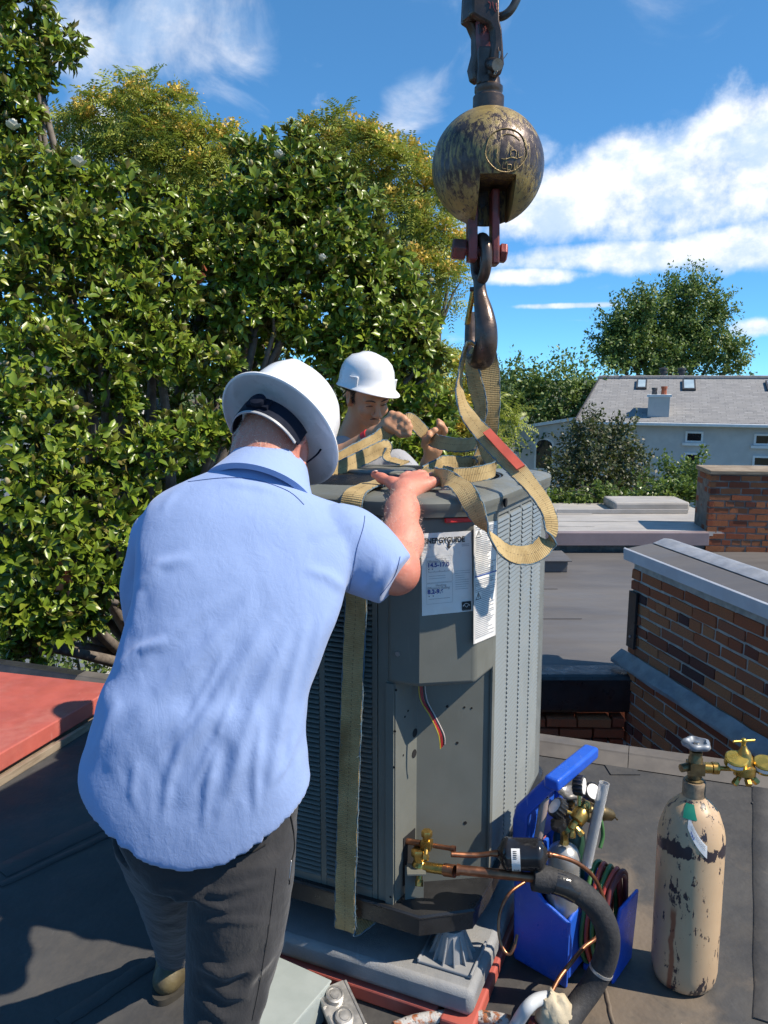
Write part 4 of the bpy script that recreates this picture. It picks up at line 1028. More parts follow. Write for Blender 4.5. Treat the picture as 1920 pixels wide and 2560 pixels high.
# only leaves that lie in front of their neighbours
cell = {}
for i in np.argsort(-score)[:6000]:
    kx = (int(cx[i]//26), int(cy_[i]//26))
    if kx not in cell or cdp[i] < cdp[cell[kx]]: cell[kx] = i
pick = sorted(cell.values(), key=lambda i: -score[i])[:300]
lm = bpy.data.meshes.new('leaf'); lm.from_pydata(LEAF.tolist(), [], [tuple(f[:3]) if f[2] == f[3] else tuple(f) for f in LEAF_F.tolist()])
lm.polygons.foreach_set('use_smooth', [True]*len(lm.polygons)); lm.materials.append(leaf_mat('near_magnolia_leaf', [(.18, .27, .024), (.215, .30, .028)], (.16, .14, .04), .33, .20, .42)); lm.update()
for i in pick:
    o = bpy.data.objects.new('leaf', lm); col.objects.link(o); o.parent = mag
    mt = Matrix((V(lx[i])*ln[i], V(ly[i])*wd[i], V(lz[i])*ln[i])).transposed().to_4x4(); mt.translation = V(B_[i]) - ORG[mag]
    o.matrix_basis = mt
msk = np.ones(len(VT), bool); msk[pick] = False
tag(leaf_object('foliage', VT[msk], LEAF_F, M['magnolia'], mag), kind='stuff')
# seed cones standing in the whorls
cone_me = MB(); cone_me.lathe([(.004, -.04), (.006, -.006), (.017, 0), (.023, .015), (.022, .035), (.013, .052), (.003, .058)], n=9); cone_me = cone_me.mesh('seed_cone', M['cone'], 60)
wx_, wy_, wd_p = project(P_[:len(P_)-len(P2_)])
front = [i for i in range(len(wx_)) if 0 < wx_[i] < 1100 and 0 < wy_[i] < 1600 and D_[i][1] < .1]
for i in rng.choice(front, 130, replace=False):
    q = V(ax[i]).to_track_quat('Z', 'Y').to_euler(); link('seed_cone', cone_me, mag, P_[i] + ax[i]*.03, q, (1, 1, 1))
def flower(px, py, Y, s=1.0):
    c = at(px, py, Y); m = MB()
    for k in range(9):
        a = k*2.4; e = .35 + .11*k; d_ = V((math.cos(a)*math.sin(e), math.sin(a)*math.sin(e)-.25, math.cos(e))).normalized(); x, y, z = frame(d_)
        rows = []
        for q in np.linspace(0, 1, 5):
            w_ = .045*s*math.sin(math.pi*min(.98, .12+.8*q)); b = c + d_*(.085*s*q) + V((0, 0, .02*s*q*q))
            rows.append([b - x*w_ + y*.012*s, b, b + x*w_ + y*.012*s, b + y*.002])
        m.loft(rows)
    m.obj('flower', M['petal'], mag, 60)
for f in ((33, 325, 7.3, .9), (196, 418, 7.1, .95), (697, 396, 8.1, .8), (806, 652, 7.7, .65)): flower(*f)
rl = np.concatenate([np.array(at(160, 1440, 5.6)) + .05*rng.normal(size=(14, 3)), np.array(at(492, 675, 7.6)) + .07*rng.normal(size=(14, 3))])
vt, _ = leaves(rl, rng.normal(size=rl.shape), rng.normal(size=rl.shape), np.full(28, .09), np.full(28, .05)); leaf_object('dead_leaves', vt, LEAF_F, M['redleaf'], mag)
for o in (mag.children[-1],): tag(o, kind='stuff')

# ---- tree-of-heaven behind it, with yellow seed clusters
def pinnate_tree(name, label, lst, base, per_area, fr_len=.42, seedp=.22, r0=.14, group=None, nfr=7):
    L = lobes_from(lst); tr = empty(name, base, label, 'tree', group)
    limbs(tr, base, L, M['bark'], r0, .7, 2)
    P, D = shell_points(L, per_area, .45, .45, .45)
    n = len(P); ax = unit_rows(D + .4*rng.normal(size=(n, 3)) + np.array([0, 0, .5]))
    t1 = unit_rows(np.cross(ax, rng.normal(size=(n, 3)))); t2 = np.cross(ax, t1)
    ang = (2*np.pi*np.arange(nfr)/nfr)[None] + rng.random((n, 1))*6.28; ele = .95 + .25*rng.normal(size=(n, nfr))
    fd = ax[:, None]*np.cos(ele)[..., None] + (t1[:, None]*np.cos(ang)[..., None] + t2[:, None]*np.sin(ang)[..., None])*np.sin(ele)[..., None]
    fd = fd.reshape(-1, 3); fb = np.repeat(P, nfr, 0); fn = np.repeat(ax, nfr, 0); fl = rng.uniform(.7, 1.15, len(fb))*fr_len
    sd = unit_rows(np.cross(fn, fd)); fz = np.cross(unit_rows(fd), sd)
    B, Dd, Nn, Ln = [], [], [], []
    npair = 8
    for k in range(npair):
        q = .18 + .82*k/(npair-1); p = fb + fd*(fl*q)[:, None] - fz*(fl*.28*q*q)[:, None] - np.array([0, 0, .16])*(fl*q*q)[:, None]
        for s in (-1, 1):
            B.append(p); Dd.append(unit_rows(sd*s + fd*.45 - np.array([0, 0, .35]) + .12*rng.normal(size=fd.shape))); Nn.append(fz); Ln.append(fl*.27*(1-.35*q))
    B, Dd, Nn, Ln = np.concatenate(B), np.concatenate(Dd), np.concatenate(Nn), np.concatenate(Ln)
    vt, _ = leaves(B, Dd, Nn, Ln, Ln*.32, DIAM); tag(leaf_object('foliage', vt, DIAM_F, M['ailanthus'], tr), kind='stuff')
    pick = P[(rng.random(n) < seedp)] ; axp = np.array([0, 0, .10])
    m = 70; C = np.repeat(pick + axp, m, 0) + rng.normal(size=(len(pick)*m, 3))*np.array([.085, .085, .06])*fr_len/.42
    vt, _ = leaves(C, rng.normal(size=C.shape), rng.normal(size=C.shape), np.full(len(C), .065), np.full(len(C), .042), DIAM); tag(leaf_object('seed_clusters', vt, DIAM_F, M['seed'], tr), kind='stuff')
    return tr
pinnate_tree('ailanthus_tree', 'tree with feathery leaves and yellow seed clusters rising above the magnolia at upper left',
 [(200, 330, 12.5, 55), (270, 300, 12.5, 75), (360, 290, 12.6, 85), (430, 300, 12.6, 75), (330, 380, 12.4, 85), (460, 380, 12.6, 80), (560, 390, 12.8, 65), (560, 470, 12.6, 85), (430, 460, 12.6, 80), (300, 440, 12.6, 70)], (-3.4, 12.8, GZ), 13, .36, .30)
pinnate_tree('ailanthus_tree', 'tree with feathery leaves and yellow seed clusters right of the magnolia, behind the crane hook',
 [(790, 360, 12.0, 60), (860, 380, 12.0, 80), (930, 420, 12.0, 85), (1010, 450, 12.0, 75), (1060, 530, 11.8, 70), (1000, 560, 11.8, 70), (1100, 620, 11.6, 60), (1060, 690, 11.4, 70), (1120, 720, 11.2, 50), (1120, 960, 10.5, 70), (1080, 900, 11.0, 50), (1150, 1040, 10.2, 75), (1230, 1060, 10.0, 55), (1180, 1130, 10.0, 70), (1090, 1090, 10.6, 70)], (.9, 12.0, GZ), 15, .34, .34)

# ---- trees further back
def leafy(name, label, lst, base, per_area, ls, mat, r0=.2, group=None, cat='tree', up=.25, inner=.5, spray=0, fork=.5, squash=.95, keep=.6, reach=9):
    L = lobes_from(lst); tr = empty(name, base, label, cat, group)
    limbs(tr, base, L, M['bark'], r0, fork, 2)
    P, D = shell_points(L, per_area, inner, up, keep, squash)
    if spray:                                   # leafy twigs that stick out of the outline
        k = rng.choice(len(P), spray); e = unit_rows(D[k] + np.array([0, 0, .5]) + .3*rng.normal(size=(spray, 3)))
        q = rng.random((spray, 9)); P3 = (P[k][:, None] + e[:, None]*(q*ls*reach)[..., None]).reshape(-1, 3) + .25*ls*rng.normal(size=(spray*9, 3))
        P = np.concatenate([P, P3]); D = np.concatenate([D, np.repeat(e, 9, 0)])
    n = len(P); mlt = 3
    B = np.repeat(P, mlt, 0) + ls*.6*rng.normal(size=(n*mlt, 3)); dd = unit_rows(np.repeat(D, mlt, 0)*.6 + .8*rng.normal(size=(n*mlt, 3))); nn = unit_rows(np.repeat(D, mlt, 0) + .6*rng.normal(size=(n*mlt, 3)) + np.array([0, 0, .4]))
    l_ = rng.uniform(.7, 1.3, n*mlt)*ls; vt, _ = leaves(B, dd, nn, l_, l_*.6, DIAM)
    tag(leaf_object('crown', vt, DIAM_F, mat, tr), kind='stuff'); return tr
def tp(px, Y, z=GZ): p = at(px, 1000, Y); return V((p.x, Y, z))
leafy('maple_tree', 'tall dark green tree rising behind the grey shingle roof', [(1560, 810, 44, 36), (1530, 880, 44, 34), (1580, 880, 44, 50), (1605, 775, 44, 28), (1610, 745, 44, 16), (1660, 815, 45, 44), (1700, 750, 45, 38), (1725, 720, 45, 22), (1740, 800, 45, 52), (1790, 870, 45, 44), (1710, 880, 45, 55), (1640, 900, 44, 46), (1830, 915, 45, 28), (1790, 780, 45, 22), (1525, 840, 44, 18)],
 tp(1680, 45), 30, .19, M['treegreen'], .35, spray=800, reach=6)
leafy('background_tree', 'round green tree just right of the crane sling, left of the far house', [(1280, 960, 40, 45), (1300, 1010, 40, 55), (1340, 990, 40, 50), (1250, 1020, 40, 50)], tp(1290, 40), 14, .22, M['treegreen'], .3, 'trees left of the far house', spray=120, reach=5)
leafy('background_tree', 'paler green tree touching the left end of the far house roof', [(1400, 990, 38, 50), (1450, 990, 38, 40), (1430, 1030, 38, 50), (1470, 960, 38, 22), (1370, 1030, 38, 40)], tp(1420, 38), 14, .20, M['treegreen'], .25, 'trees left of the far house', spray=100)
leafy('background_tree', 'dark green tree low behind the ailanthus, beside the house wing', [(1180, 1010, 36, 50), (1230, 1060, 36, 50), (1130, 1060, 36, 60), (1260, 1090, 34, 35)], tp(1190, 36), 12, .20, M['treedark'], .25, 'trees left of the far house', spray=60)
leafy('garden_tree', 'shaded green tree in the gap below the magnolia at lower left', [(170, 1530, 13, 90), (260, 1560, 12.5, 90), (80, 1560, 13, 90), (330, 1600, 12, 80), (210, 1640, 12, 90), (420, 1550, 13, 90), (30, 1480, 13, 100), (120, 1420, 13.5, 110), (20, 1620, 12, 90), (300, 1450, 13.5, 100)], tp(220, 12.5, GZ), 45, .10, M['treegreen'], .1, spray=60, reach=5)
leafy('garden_tree', 'green tree at the far left beyond the magnolia', [(-250, 900, 22, 160), (-420, 950, 22, 180), (-330, 760, 22, 150), (-150, 1100, 21, 170), (-380, 1150, 21, 190), (-600, 1050, 22, 190)], tp(-330, 22), 7, .24, M['treegreen'], .3, spray=60, reach=5)
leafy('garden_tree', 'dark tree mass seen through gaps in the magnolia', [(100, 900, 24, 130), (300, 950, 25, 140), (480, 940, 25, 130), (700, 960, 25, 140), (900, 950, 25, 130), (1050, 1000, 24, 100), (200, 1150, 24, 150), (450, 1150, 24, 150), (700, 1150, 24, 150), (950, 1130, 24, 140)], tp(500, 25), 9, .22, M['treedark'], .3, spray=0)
leafy('myrtle_shrub', 'dusky crape myrtle shrub with a few pink blooms in front of the far house', [(1440, 1120, 17, 45), (1500, 1110, 17, 55), (1560, 1110, 17, 40), (1420, 1180, 16.5, 50), (1490, 1180, 16.5, 60), (1560, 1180, 16.5, 50), (1590, 1130, 17, 22), (1450, 1230, 16, 50), (1530, 1230, 16, 55), (1590, 1230, 16, 30), (1480, 1070, 17, 30), (1395, 1235, 16, 28)],
 tp(1500, 16.5), 55, .085, M['myrtle'], .07, cat='shrub', up=.5, spray=260, fork=.8, reach=5)
leafy('green_shrub', 'bright green bushy shrub left of the dark brick chimney', [(1690, 1190, 13, 34), (1730, 1180, 13, 40), (1650, 1225, 12.8, 30), (1710, 1225, 12.7, 42), (1760, 1220, 12.8, 36), (1615, 1240, 12.5, 22)], tp(1710, 12.4), 70, .07, M['ivy'], .06, cat='shrub', up=.4, spray=60, fork=.85, reach=3.5)
# ivy spilling over the far edge of the silver roof
iv = []
for px in range(1300, 1790, 22):
    iv.append((px, 1247 - 6*math.sin(px*.03) - (10 if px > 1640 else 0), SY+.10, 18 + 7*random.random()))
leafy('ivy_hedge', 'sunlit ivy spilling along the far edge of the silver roof', iv, tp(1560, SY+.2), 420, .06, M['ivy'], .010, cat='ivy', up=.4, spray=60, fork=.95, squash=.7, reach=2.5)
bl = np.array([np.array(at(px, py, 16.4)) for px, py in ((1437, 1147), (1498, 1145), (1378, 1087), (1597, 1105), (1350, 1120), (1530, 1085))]).repeat(10, 0) + .05*rng.normal(size=(60, 3))
# ------------------------------------------------------------------ crane ball, hook and slings
set_frame('world')
def worn_ball_mat():
    m, t, b = newmat('worn_yellow_ball_paint'); c = coords(t)
    st = t.mapping(c, (26, 26, 7)); n = t.noise(st, 3.0, 9, .72, .3); big = t.noise(c, 9, 4, .6)
    x, y, z = t.sep(c)
    band = t.ramp(t.math('ABSOLUTE', t.math('SUBTRACT', z, .005)), .13, .02)        # rubbed bare around the middle
    wear = t.ramp(t.math('ADD', t.math('ADD', n, t.math('MULTIPLY', band, .13)), t.math('MULTIPLY', t.math('SUBTRACT', big, .5), .55)), .48, .64)
    paint = t.mix(t.ramp(t.noise(c, 30, 6, .7), .35, .7), (.36, .265, .095), (.25, .175, .065))
    bare = t.mix(t.ramp(t.noise(c, 60, 5), .4, .6), (.060, .042, .040), (.10, .075, .066))
    t.l(t.mix(wear, paint, bare), b.inputs['Base Color'])
    t.l(t.ramp(wear, 0, 1, .42, .36), b.inputs['Roughness']); t.l(t.ramp(wear, 0, 1, .1, .45), b.inputs['Metallic'])
    t.l(t.bump(t.math('SUBTRACT', t.math('MULTIPLY', t.noise(c, 45, 5), .5), t.math('MULTIPLY', wear, .35)), .35, .006), b.inputs['Normal'])
    return m
M['ballpaint'] = worn_ball_mat()
M['iron'] = pm('oily_dark_iron', (.13, .09, .072), (.07, .052, .045), 14, .36, metal=.6, bump=.25, bscale=60)
M['rediron'] = pm('red_painted_iron', (.26, .06, .055), (.09, .05, .045), 18, .45, metal=.25, bump=.35, bscale=70, lo=.4, hi=.7)
M['brightpin'] = pm('worn_bright_pin', (.5, .48, .45), (.35, .33, .3), 30, .35, metal=.8)
BY = 2.30
def A_(px, py, dy=0.0): return at(px, py, BY+dy)
BC = A_(1219, 420); BR = 139/FPX*(BY*1.0)/ (ray(1219, 420).y)
crane = empty('crane_hook_block', BC, 'worn yellow crane overhaul ball with wedge socket and hook', 'crane hook')
zz = V((0, 0, 1))
def boolean_cut(o, cutter_mb):
    c = cutter_mb.obj('cutter', None); c.parent = None
    ORG.pop(c, None)
    md = o.modifiers.new('cut', 'BOOLEAN'); md.object = c; md.operation = 'DIFFERENCE'; md.solver = 'EXACT'
    bpy.context.view_layer.update()
    me = bpy.data.meshes.new_from_object(o.evaluated_get(bpy.context.evaluated_depsgraph_get()))
    o.modifiers.remove(md); o.data = me; bpy.data.objects.remove(c)
m = MB(); m.ball(BC, BR, 72); ball = m.obj('ball', M['ballpaint'], crane, 60)
slot_x = A_(1241, 520, -.12).x
cut = MB(); cut.box((slot_x, BY-.16, BC.z - .152), (.098, .42, .203)); boolean_cut(ball, cut)
cut = MB(); cut.box((slot_x-.062, BY-.15, BC.z-.232), (.06, .38, .152)); boolean_cut(ball, cut); ball.data.polygons.foreach_set('use_smooth', [True]*len(ball.data.polygons)); ball.data.set_sharp_from_angle(angle=R(40))
def on_ball(px, py, off=0.0):
    r = ray(px, py).normalized(); o = V((0, 0, CAM_H)) - BC; b = o.dot(r); disc_ = max(0, b*b - (o.dot(o) - BR*BR)); p = V((0, 0, CAM_H)) + r*(-b-math.sqrt(disc_))
    return BC + (p-BC).normalized()*(BR+off)
M['weld'] = pm('gold_weld_bead', (.36, .26, .10), (.22, .15, .07), 40, .4, metal=.3, bump=.6, bscale=200)
m = MB(); m.tube([on_ball(1265 + 51*math.cos(a)*(1+.03*math.sin(5*a)), 376 + 54*math.sin(a), .001) for a in np.linspace(0, 2*math.pi, 40, endpoint=False)], .0018, 6, closed=True); m.obj('weld_ring', M['weld'], ball, 60)
def bead(pts): 
    m = MB(); m.tube([on_ball(px, py, .0008) for px, py in pts], .0014, 5, smooth=4); m.obj('weld_mark', M['weld'], ball, 60)
for pts in (((1243, 370), (1242, 395)), ((1253, 396), (1262, 398), (1280, 393), (1293, 397)), ((1277, 376), (1277, 392), (1288, 393), (1289, 377), (1278, 376)), ((1296, 377), (1296, 394), (1305, 392)),
            ((1244, 404), (1250, 414), (1245, 421)), ((1258, 404), (1255, 420), (1264, 422)), ((1269, 405), (1268, 424), (1277, 422), (1277, 412), (1269, 412)), ((1286, 406), (1284, 424)), ((1250, 345), (1262, 336), (1283, 338), (1300, 352)), ((1227, 372), (1222, 384))): bead(pts)
m = MB(); p = on_ball(1094, 405); d_ = (p-BC).normalized(); m.lathe([(.030, 0), (.034, .001), (.030, .0035), (.001, .003)], p - d_*.0095, d_, 24); m.obj('side_recess', M['hole'], ball, 50)
m = MB(); m.lathe([(.016, 0), (.021, .002), (.017, .0045), (.001, .005)], p - d_*.007, d_, 18); m.obj('side_plug', M['iron'], ball, 50)
# collar and swivel above the ball
cx_ = V((BC.x-.002, BY, 0)); z0 = A_(1219, 283).z; z1 = A_(1219, 240).z; z2 = A_(1219, 213).z; z3 = A_(1219, 196).z
m = MB(); m.lathe([(.040, z0-.03), (.0432, z0-.01), (.0435, z1-.004), (.0405, z1), (.037, z1+.001), (.037, z1+.006), (.0395, z1+.010), (.0395, z2-.006), (.033, z2), (.030, z3)], cx_, n=36); m.obj('swivel_collar', M['iron'], crane, 35)
m = MB(); q = A_(1224, 150); m.box(V((q.x-.008, BY, (z3+A_(1219, 150).z)/2+.004)), (.052, .045, A_(1219, 150).z-z3+.05)); m.obj('swivel_eye', M['iron'], crane, bevel=.006)
# wedge socket: two cheeks
def px_prism(name, pts, dy0, dy1, mat, bevel=.005):
    m = MB(); m.prism([A_(px, py, dy0) for px, py in pts], V((0, 1, 0))*(dy1-dy0) + V((-(dy1-dy0)*.55, 0, 0))); return m.obj(name, mat, crane, bevel=bevel, smooth=40)
sock_f = [(1182, -60), (1250, -60), (1250, 48), (1256, 72), (1259, 110), (1262, 160), (1254, 186), (1238, 195), (1226, 186), (1222, 165), (1230, 140), (1236, 105), (1234, 75), (1224, 57), (1200, 44), (1182, 32)]
px_prism('socket_cheek', sock_f, -.036, -.016, M['iron'])
sock_b = [(1170, -60), (1206, -60), (1214, 60), (1210, 120), (1203, 160), (1208, 196), (1200, 208), (1186, 198), (1180, 170), (1190, 130), (1190, 90), (1178, 62), (1164, 52)]
px_prism('socket_cheek', sock_b, .015, .04, M['iron'])
px_prism('socket_body', [(1176, -60), (1245, -60), (1244, 40), (1222, 46), (1195, 42), (1172, 44)], -.015, .016, M['iron'])
px_prism('wedge', [(1200, 45), (1226, 60), (1228, 110), (1220, 140), (1206, 138), (1200, 90)], -.010, .010, M['rediron'], .003)
m = MB(); a = A_(1243, 162, -.075); b = A_(1205, 158, .05); m.cyl(a, b, .0165, 20); m.obj('pin', M['iron'], crane, 40)
m = MB(); m.cyl(a, a + (a-b).normalized()*.0025, .0155, 20); m.obj('pin_face', M['brightpin'], crane, 40)
m = MB(); m.tube([A_(1250, 128, -.066), A_(1247, 150, -.064), A_(1241, 180, -.062), A_(1236, 186, -.064), A_(1240, 176, -.07), A_(1243, 178, -.07)], .0022, 6, smooth=4); m.tube([A_(1258, 148, -.07), A_(1269, 132, -.078)], .0012, 5); m.obj('cotter_pin', M['brightpin'], crane, 60)
for pts in (((1245, 118), (1249, 140)), ((1252, 117), (1252, 140))): 
    m = MB(); m.tube([A_(*p_, -.045) for p_ in pts], .002, 6); m.obj('cotter_leg', M['iron'], crane, 60)
for k in range(4):
    m = MB(); m.tube([A_(1196+k*4, 60, -.012), A_(1198+k*4.5, 85-k*3, -.018)], .0016, 5); m.obj('rope_strand', M['wire'], crane)
m = MB(); m.tube([A_(1306, -70, 0), A_(1298, -20, -.01), A_(1282, 18, -.015), A_(1262, 38, -.015), A_(1240, 44, 0)], .0115, 12, smooth=6); m.obj('wire_rope_tail', M['wire'], crane, 60)
m = MB(); m.tube([A_(1214, -20, .0), A_(1212, -700, .0)], .010, 10); m.obj('hoist_rope', M['wire'], crane, 60)
# raised casting marks on the socket
for pts in (((1220, 4), (1226, 10), (1224, 22)), ((1231, 5), (1234, 20), (1240, 30)), ((1240, 8), (1242, 26))):
    m = MB(); m.tube([A_(*p_, -.0365) for p_ in pts], .002, 5, smooth=3); m.obj('casting_mark', M['rediron'], crane)
# link plates and bolt under the ball
def plate(x0, x1, y0, y1, dy, th):
    a = A_(x0, y0, dy); b = A_(x1, y0, dy); c = A_(x1, y1, dy); d = A_(x0, y1, dy); m = MB()
    m.prism([a, b, c, d], V((0, th, 0))); return m
plate(1171, 1195, 470, 650, -.036, .068).obj('link_plate', M['rediron'], crane, bevel=.006)
plate(1230, 1250, 470, 660, -.036, .068).obj('link_plate', M['rediron'], crane, bevel=.006)
m = MB(); a = A_(1130, 622, -.004); b = A_(1262, 634, -.004); ax_ = (b-a).normalized(); m.cyl(a.lerp(b, .2), a.lerp(b, .95), .014, 14); m.obj('bolt', M['rediron'], crane, 50)
m = MB(); m.lathe([(.026, 0), (.031, .004), (.031, .036), (.028, .040)], a, ax_, 6); m.obj('bolt_head', M['rediron'], crane, bevel=.002)
m = MB(); m.lathe([(.027, 0), (.029, .003), (.029, .018), (.02, .022)], b - ax_*.016, ax_, 6); m.obj('bolt_nut', M['rediron'], crane, bevel=.002)
# hook: eye, shank, bowl and tip in one oblique plane
hq = V((.27, -.96, 0)).normalized()
def hk(s, py): 
    z = A_(1200, py).z; x = A_(1198, py).x; return V((x, BY, z)) + hq*s
m = MB(); zt, zb = A_(1200, 596).z, A_(1200, 700).z
eye = [V((A_(1203, 640).x, BY, (zt+zb)/2)) + hq*(.040*math.cos(a)) + zz*((zt-zb)/2*math.sin(a)) for a in np.linspace(0, 2*math.pi, 40, endpoint=False)]
m.tube(eye, .0165, 14, closed=True); m.obj('hook_eye', M['iron'], crane, 60)
path = [hk(.0, 690), hk(.004, 718), hk(.012, 745), hk(.036, 785), hk(.052, 825), hk(.048, 868), hk(.022, 898), hk(-.018, 900), hk(-.050, 878), hk(-.064, 845), hk(-.068, 805), hk(-.066, 775)]
m = MB(); m.tube(path, [.018, .018, .021, .028, .032, .034, .034, .031, .026, .021, .017, .012], 18, smooth=7, flat=.82); m.obj('hook', M['iron'], crane, 60)
m = MB(); m.box(hk(-.010, 745).lerp(hk(-.070, 792), .5) + V((-.012, 0, 0)), (.010, .022, .105), (V((1, 0, 0)), hq, (hk(-.012, 715)-hk(-.062, 800)).normalized())); m.obj('safety_latch', M['brass'], crane, bevel=.002)
m = MB(); m.cyl(hk(-.014, 722) - V((.022, 0, 0)), hk(-.014, 722) + V((.02, 0, 0)), .007, 10); m.obj('latch_pivot', M['iron'], crane, 60)

# ------------------------------------------------------------------ web slings
set_frame('roof')
def web_mat():
    m, t, b = newmat('tan_webbing'); uv = t.n('ShaderNodeTexCoord').outputs['UV']; c = coords(t)
    u, v, _ = t.sep(uv)
    ribs = t.math('SINE', t.math('MULTIPLY', v, 6.283/.0055)); crs = t.math('SINE', t.math('MULTIPLY', u, 6.283*11))
    wob = t.noise(c, 40, 4)
    f = t.ramp(t.noise(c, 11, 7, .68), .36, .66)
    k = t.mix(f, (.48, .355, .175), (.35, .245, .11))
    k = t.mix(t.ramp(t.noise(c, 5, 5, .6), .52, .74, 0, .75), k, (.15, .105, .05))
    st = t.ramp(t.math('ABSOLUTE', t.math('SUBTRACT', u, .5)), .035, .02)
    dash = t.ramp(t.math('SINE', t.math('MULTIPLY', v, 6.283/.012)), -.2, .2)
    k = t.mix(t.math('MULTIPLY', t.math('MULTIPLY', st, dash), .55), k, (.10, .075, .05))
    k = t.mix(t.ramp(ribs, .2, .95, 0, .16), k, (.20, .15, .08))
    t.l(k, b.inputs['Base Color']); setb(b, Roughness=.85, Specular_IOR_Level=.2)
    h = t.math('ADD', t.math('MULTIPLY', ribs, .5), t.math('ADD', t.math('MULTIPLY', crs, .15), t.math('MULTIPLY', wob, .9)))
    t.l(t.bump(h, .38, .003), b.inputs['Normal']); return m
M['web'] = web_mat()
M['fray'] = pm('frayed_blue_edge', (.055, .13, .20), (.16, .19, .19), 60, .9, bump=.5, bscale=200)
M['tagred'] = pm('orange_red_sleeve', (.72, .13, .075), (.62, .11, .07), 12, .6)
def smooth_rows(ctrl, n):
    P = catmull([c[0] for c in ctrl], n); W = catmull([V(c[1]).normalized() for c in ctrl], n); return P, [w.normalized() for w in W]
def ribbon(name, ctrl, width, parent=None, n=9, th=.0055, mat=None, label=None, cat='sling', fray=True, cup=0.0, wob=1.0):
    P, W = smooth_rows(ctrl, n); rows = []; L = 0; Ls = []
    rg = random.Random(len(ctrl)*7+int(width*1e5)); 
    for i, (p, w_) in enumerate(zip(P, W)):
        tg = (P[min(i+1, len(P)-1)] - P[max(i-1, 0)]).normalized(); w_ = (w_ - tg*w_.dot(tg)).normalized(); nn = tg.cross(w_)
        if i: L += (p-P[i-1]).length
        Ls.append(L); ww = width*(1 + rg.uniform(-.02, .02)*wob)
        top = [p + w_*(ww*s) + nn*(th/2 + cup*(1-4*s*s) + wob*.0012*math.sin(L*70+s*3)) for s in (-.5, -.3, -.1, .1, .3, .5)]
        bot = [p + w_*(ww*s) + nn*(-th/2 + cup*(1-4*s*s) + wob*.0012*math.sin(L*70+s*3)) for s in (.5, .3, .1, -.1, -.3, -.5)]
        rows.append(top+bot)
    mb = MB(); mb.loft(rows); org = P[len(P)//2] if parent is None else ORG[parent]
    me = bpy.data.meshes.new(name); me.from_pydata([tuple(V(v)-org) for v in mb.v], [], mb.f)
    uv = me.uv_layers.new(name='UVMap'); us = [0, .2, .4, .6, .8, 1, 1, .8, .6, .4, .2, 0]
    for lp in me.loops:
        r_, c_ = divmod(lp.vertex_index, 12); uv.data[lp.index].uv = (us[c_], Ls[r_])
    me.materials.append(mat or M['web']); me.polygons.foreach_set('use_smooth', [True]*len(me.polygons)); me.set_sharp_from_angle(angle=R(50)); me.update()
    o = link(name, me, parent, org)
    if label: tag(o, label, cat, 'tan web slings with frayed blue edges')
    if fray:
        for s in (-.5, .5):
            e = MB(); pts = []
            for i, (p, w_) in enumerate(zip(P, W)):
                tg = (P[min(i+1, len(P)-1)] - P[max(i-1, 0)]).normalized(); w2 = (w_ - tg*w_.dot(tg)).normalized()
                pts.append(p + w2*(width*s*1.015) + V((rg.uniform(-1, 1), rg.uniform(-1, 1), rg.uniform(-1, 1)))*.0011)
            e.tube(pts, .0024, 6, smooth=2)
            for k in range(len(pts)*2):
                q = rg.choice(pts); e.tube([q, q + V((rg.uniform(-1, 1), rg.uniform(-1, 1), rg.uniform(-1, 1)))*.007], .0005, 3)
            ed_ = e.obj('frayed_edge', M['fray'], o, 60, fix=False)
    return o
def S(px, py, Y, *w): return (at(px, py, Y), V(w) if w else V((1, 0, 0)))
hkY = w2r(A_(1195, 890) if False else V((0, 0, 0))).y
hb = w2r(V((.283, BY, 1.70)))                     # saddle of the hook in the roof frame
hy = hb.y
# sling 1: off the hook, past the red sleeve, down in a loop beside the unit and back over the cap
s1 = ribbon('web_sling', [S(1196, 868, hy-.03, .5, .85, 0), S(1168, 862, hy-.045, .3, .95, 0), S(1152, 925, hy-.04, .3, .9, .1), S(1150, 985, hy-.06, .45, .85, .1), S(1172, 1040, hy-.10, .65, .6, .4), S(1215, 1092, hy-.17, .70, .35, .6), S(1262, 1142, hy-.24, .72, .2, .62), S(1300, 1182, hy-.30, .75, .3, .5),
 S(1342, 1232, hy-.34, .85, .5, .2), S(1374, 1290, hy-.36, .8, .6, .15), S(1372, 1345, hy-.38, .45, .6, .65), S(1330, 1384, hy-.42, 0, .5, .85), S(1272, 1382, hy-.46, -.15, .45, .85), S(1222, 1335, hy-.48, -.45, .45, .7), S(1186, 1270, hy-.47, -.68, .4, .55), S(1158, 1222, hy-.44, -.75, .55, .2), S(1122, 1201, hy-.38, -.5, .85, .0), S(1082, 1190, hy-.30, -.35, .93, 0), S(1050, 1180, hy-.20, -.3, .95, 0)],
 .047, label='tan web sling with a red sleeve looping down beside the unit', n=8)
P, W = smooth_rows([S(1212, 1086, hy-.165, .70, .35, .6), S(1262, 1140, hy-.24, .72, .2, .62), S(1297, 1178, hy-.30, .75, .3, .5)], 8)
ribbon('red_sleeve', [(p + V((.004, -.008, .010)), w_) for p, w_ in ((P[0], W[0]), (P[8], W[8]), (P[-1], W[-1]))], .024, s1, mat=M['tagred'], fray=False, wob=.3)
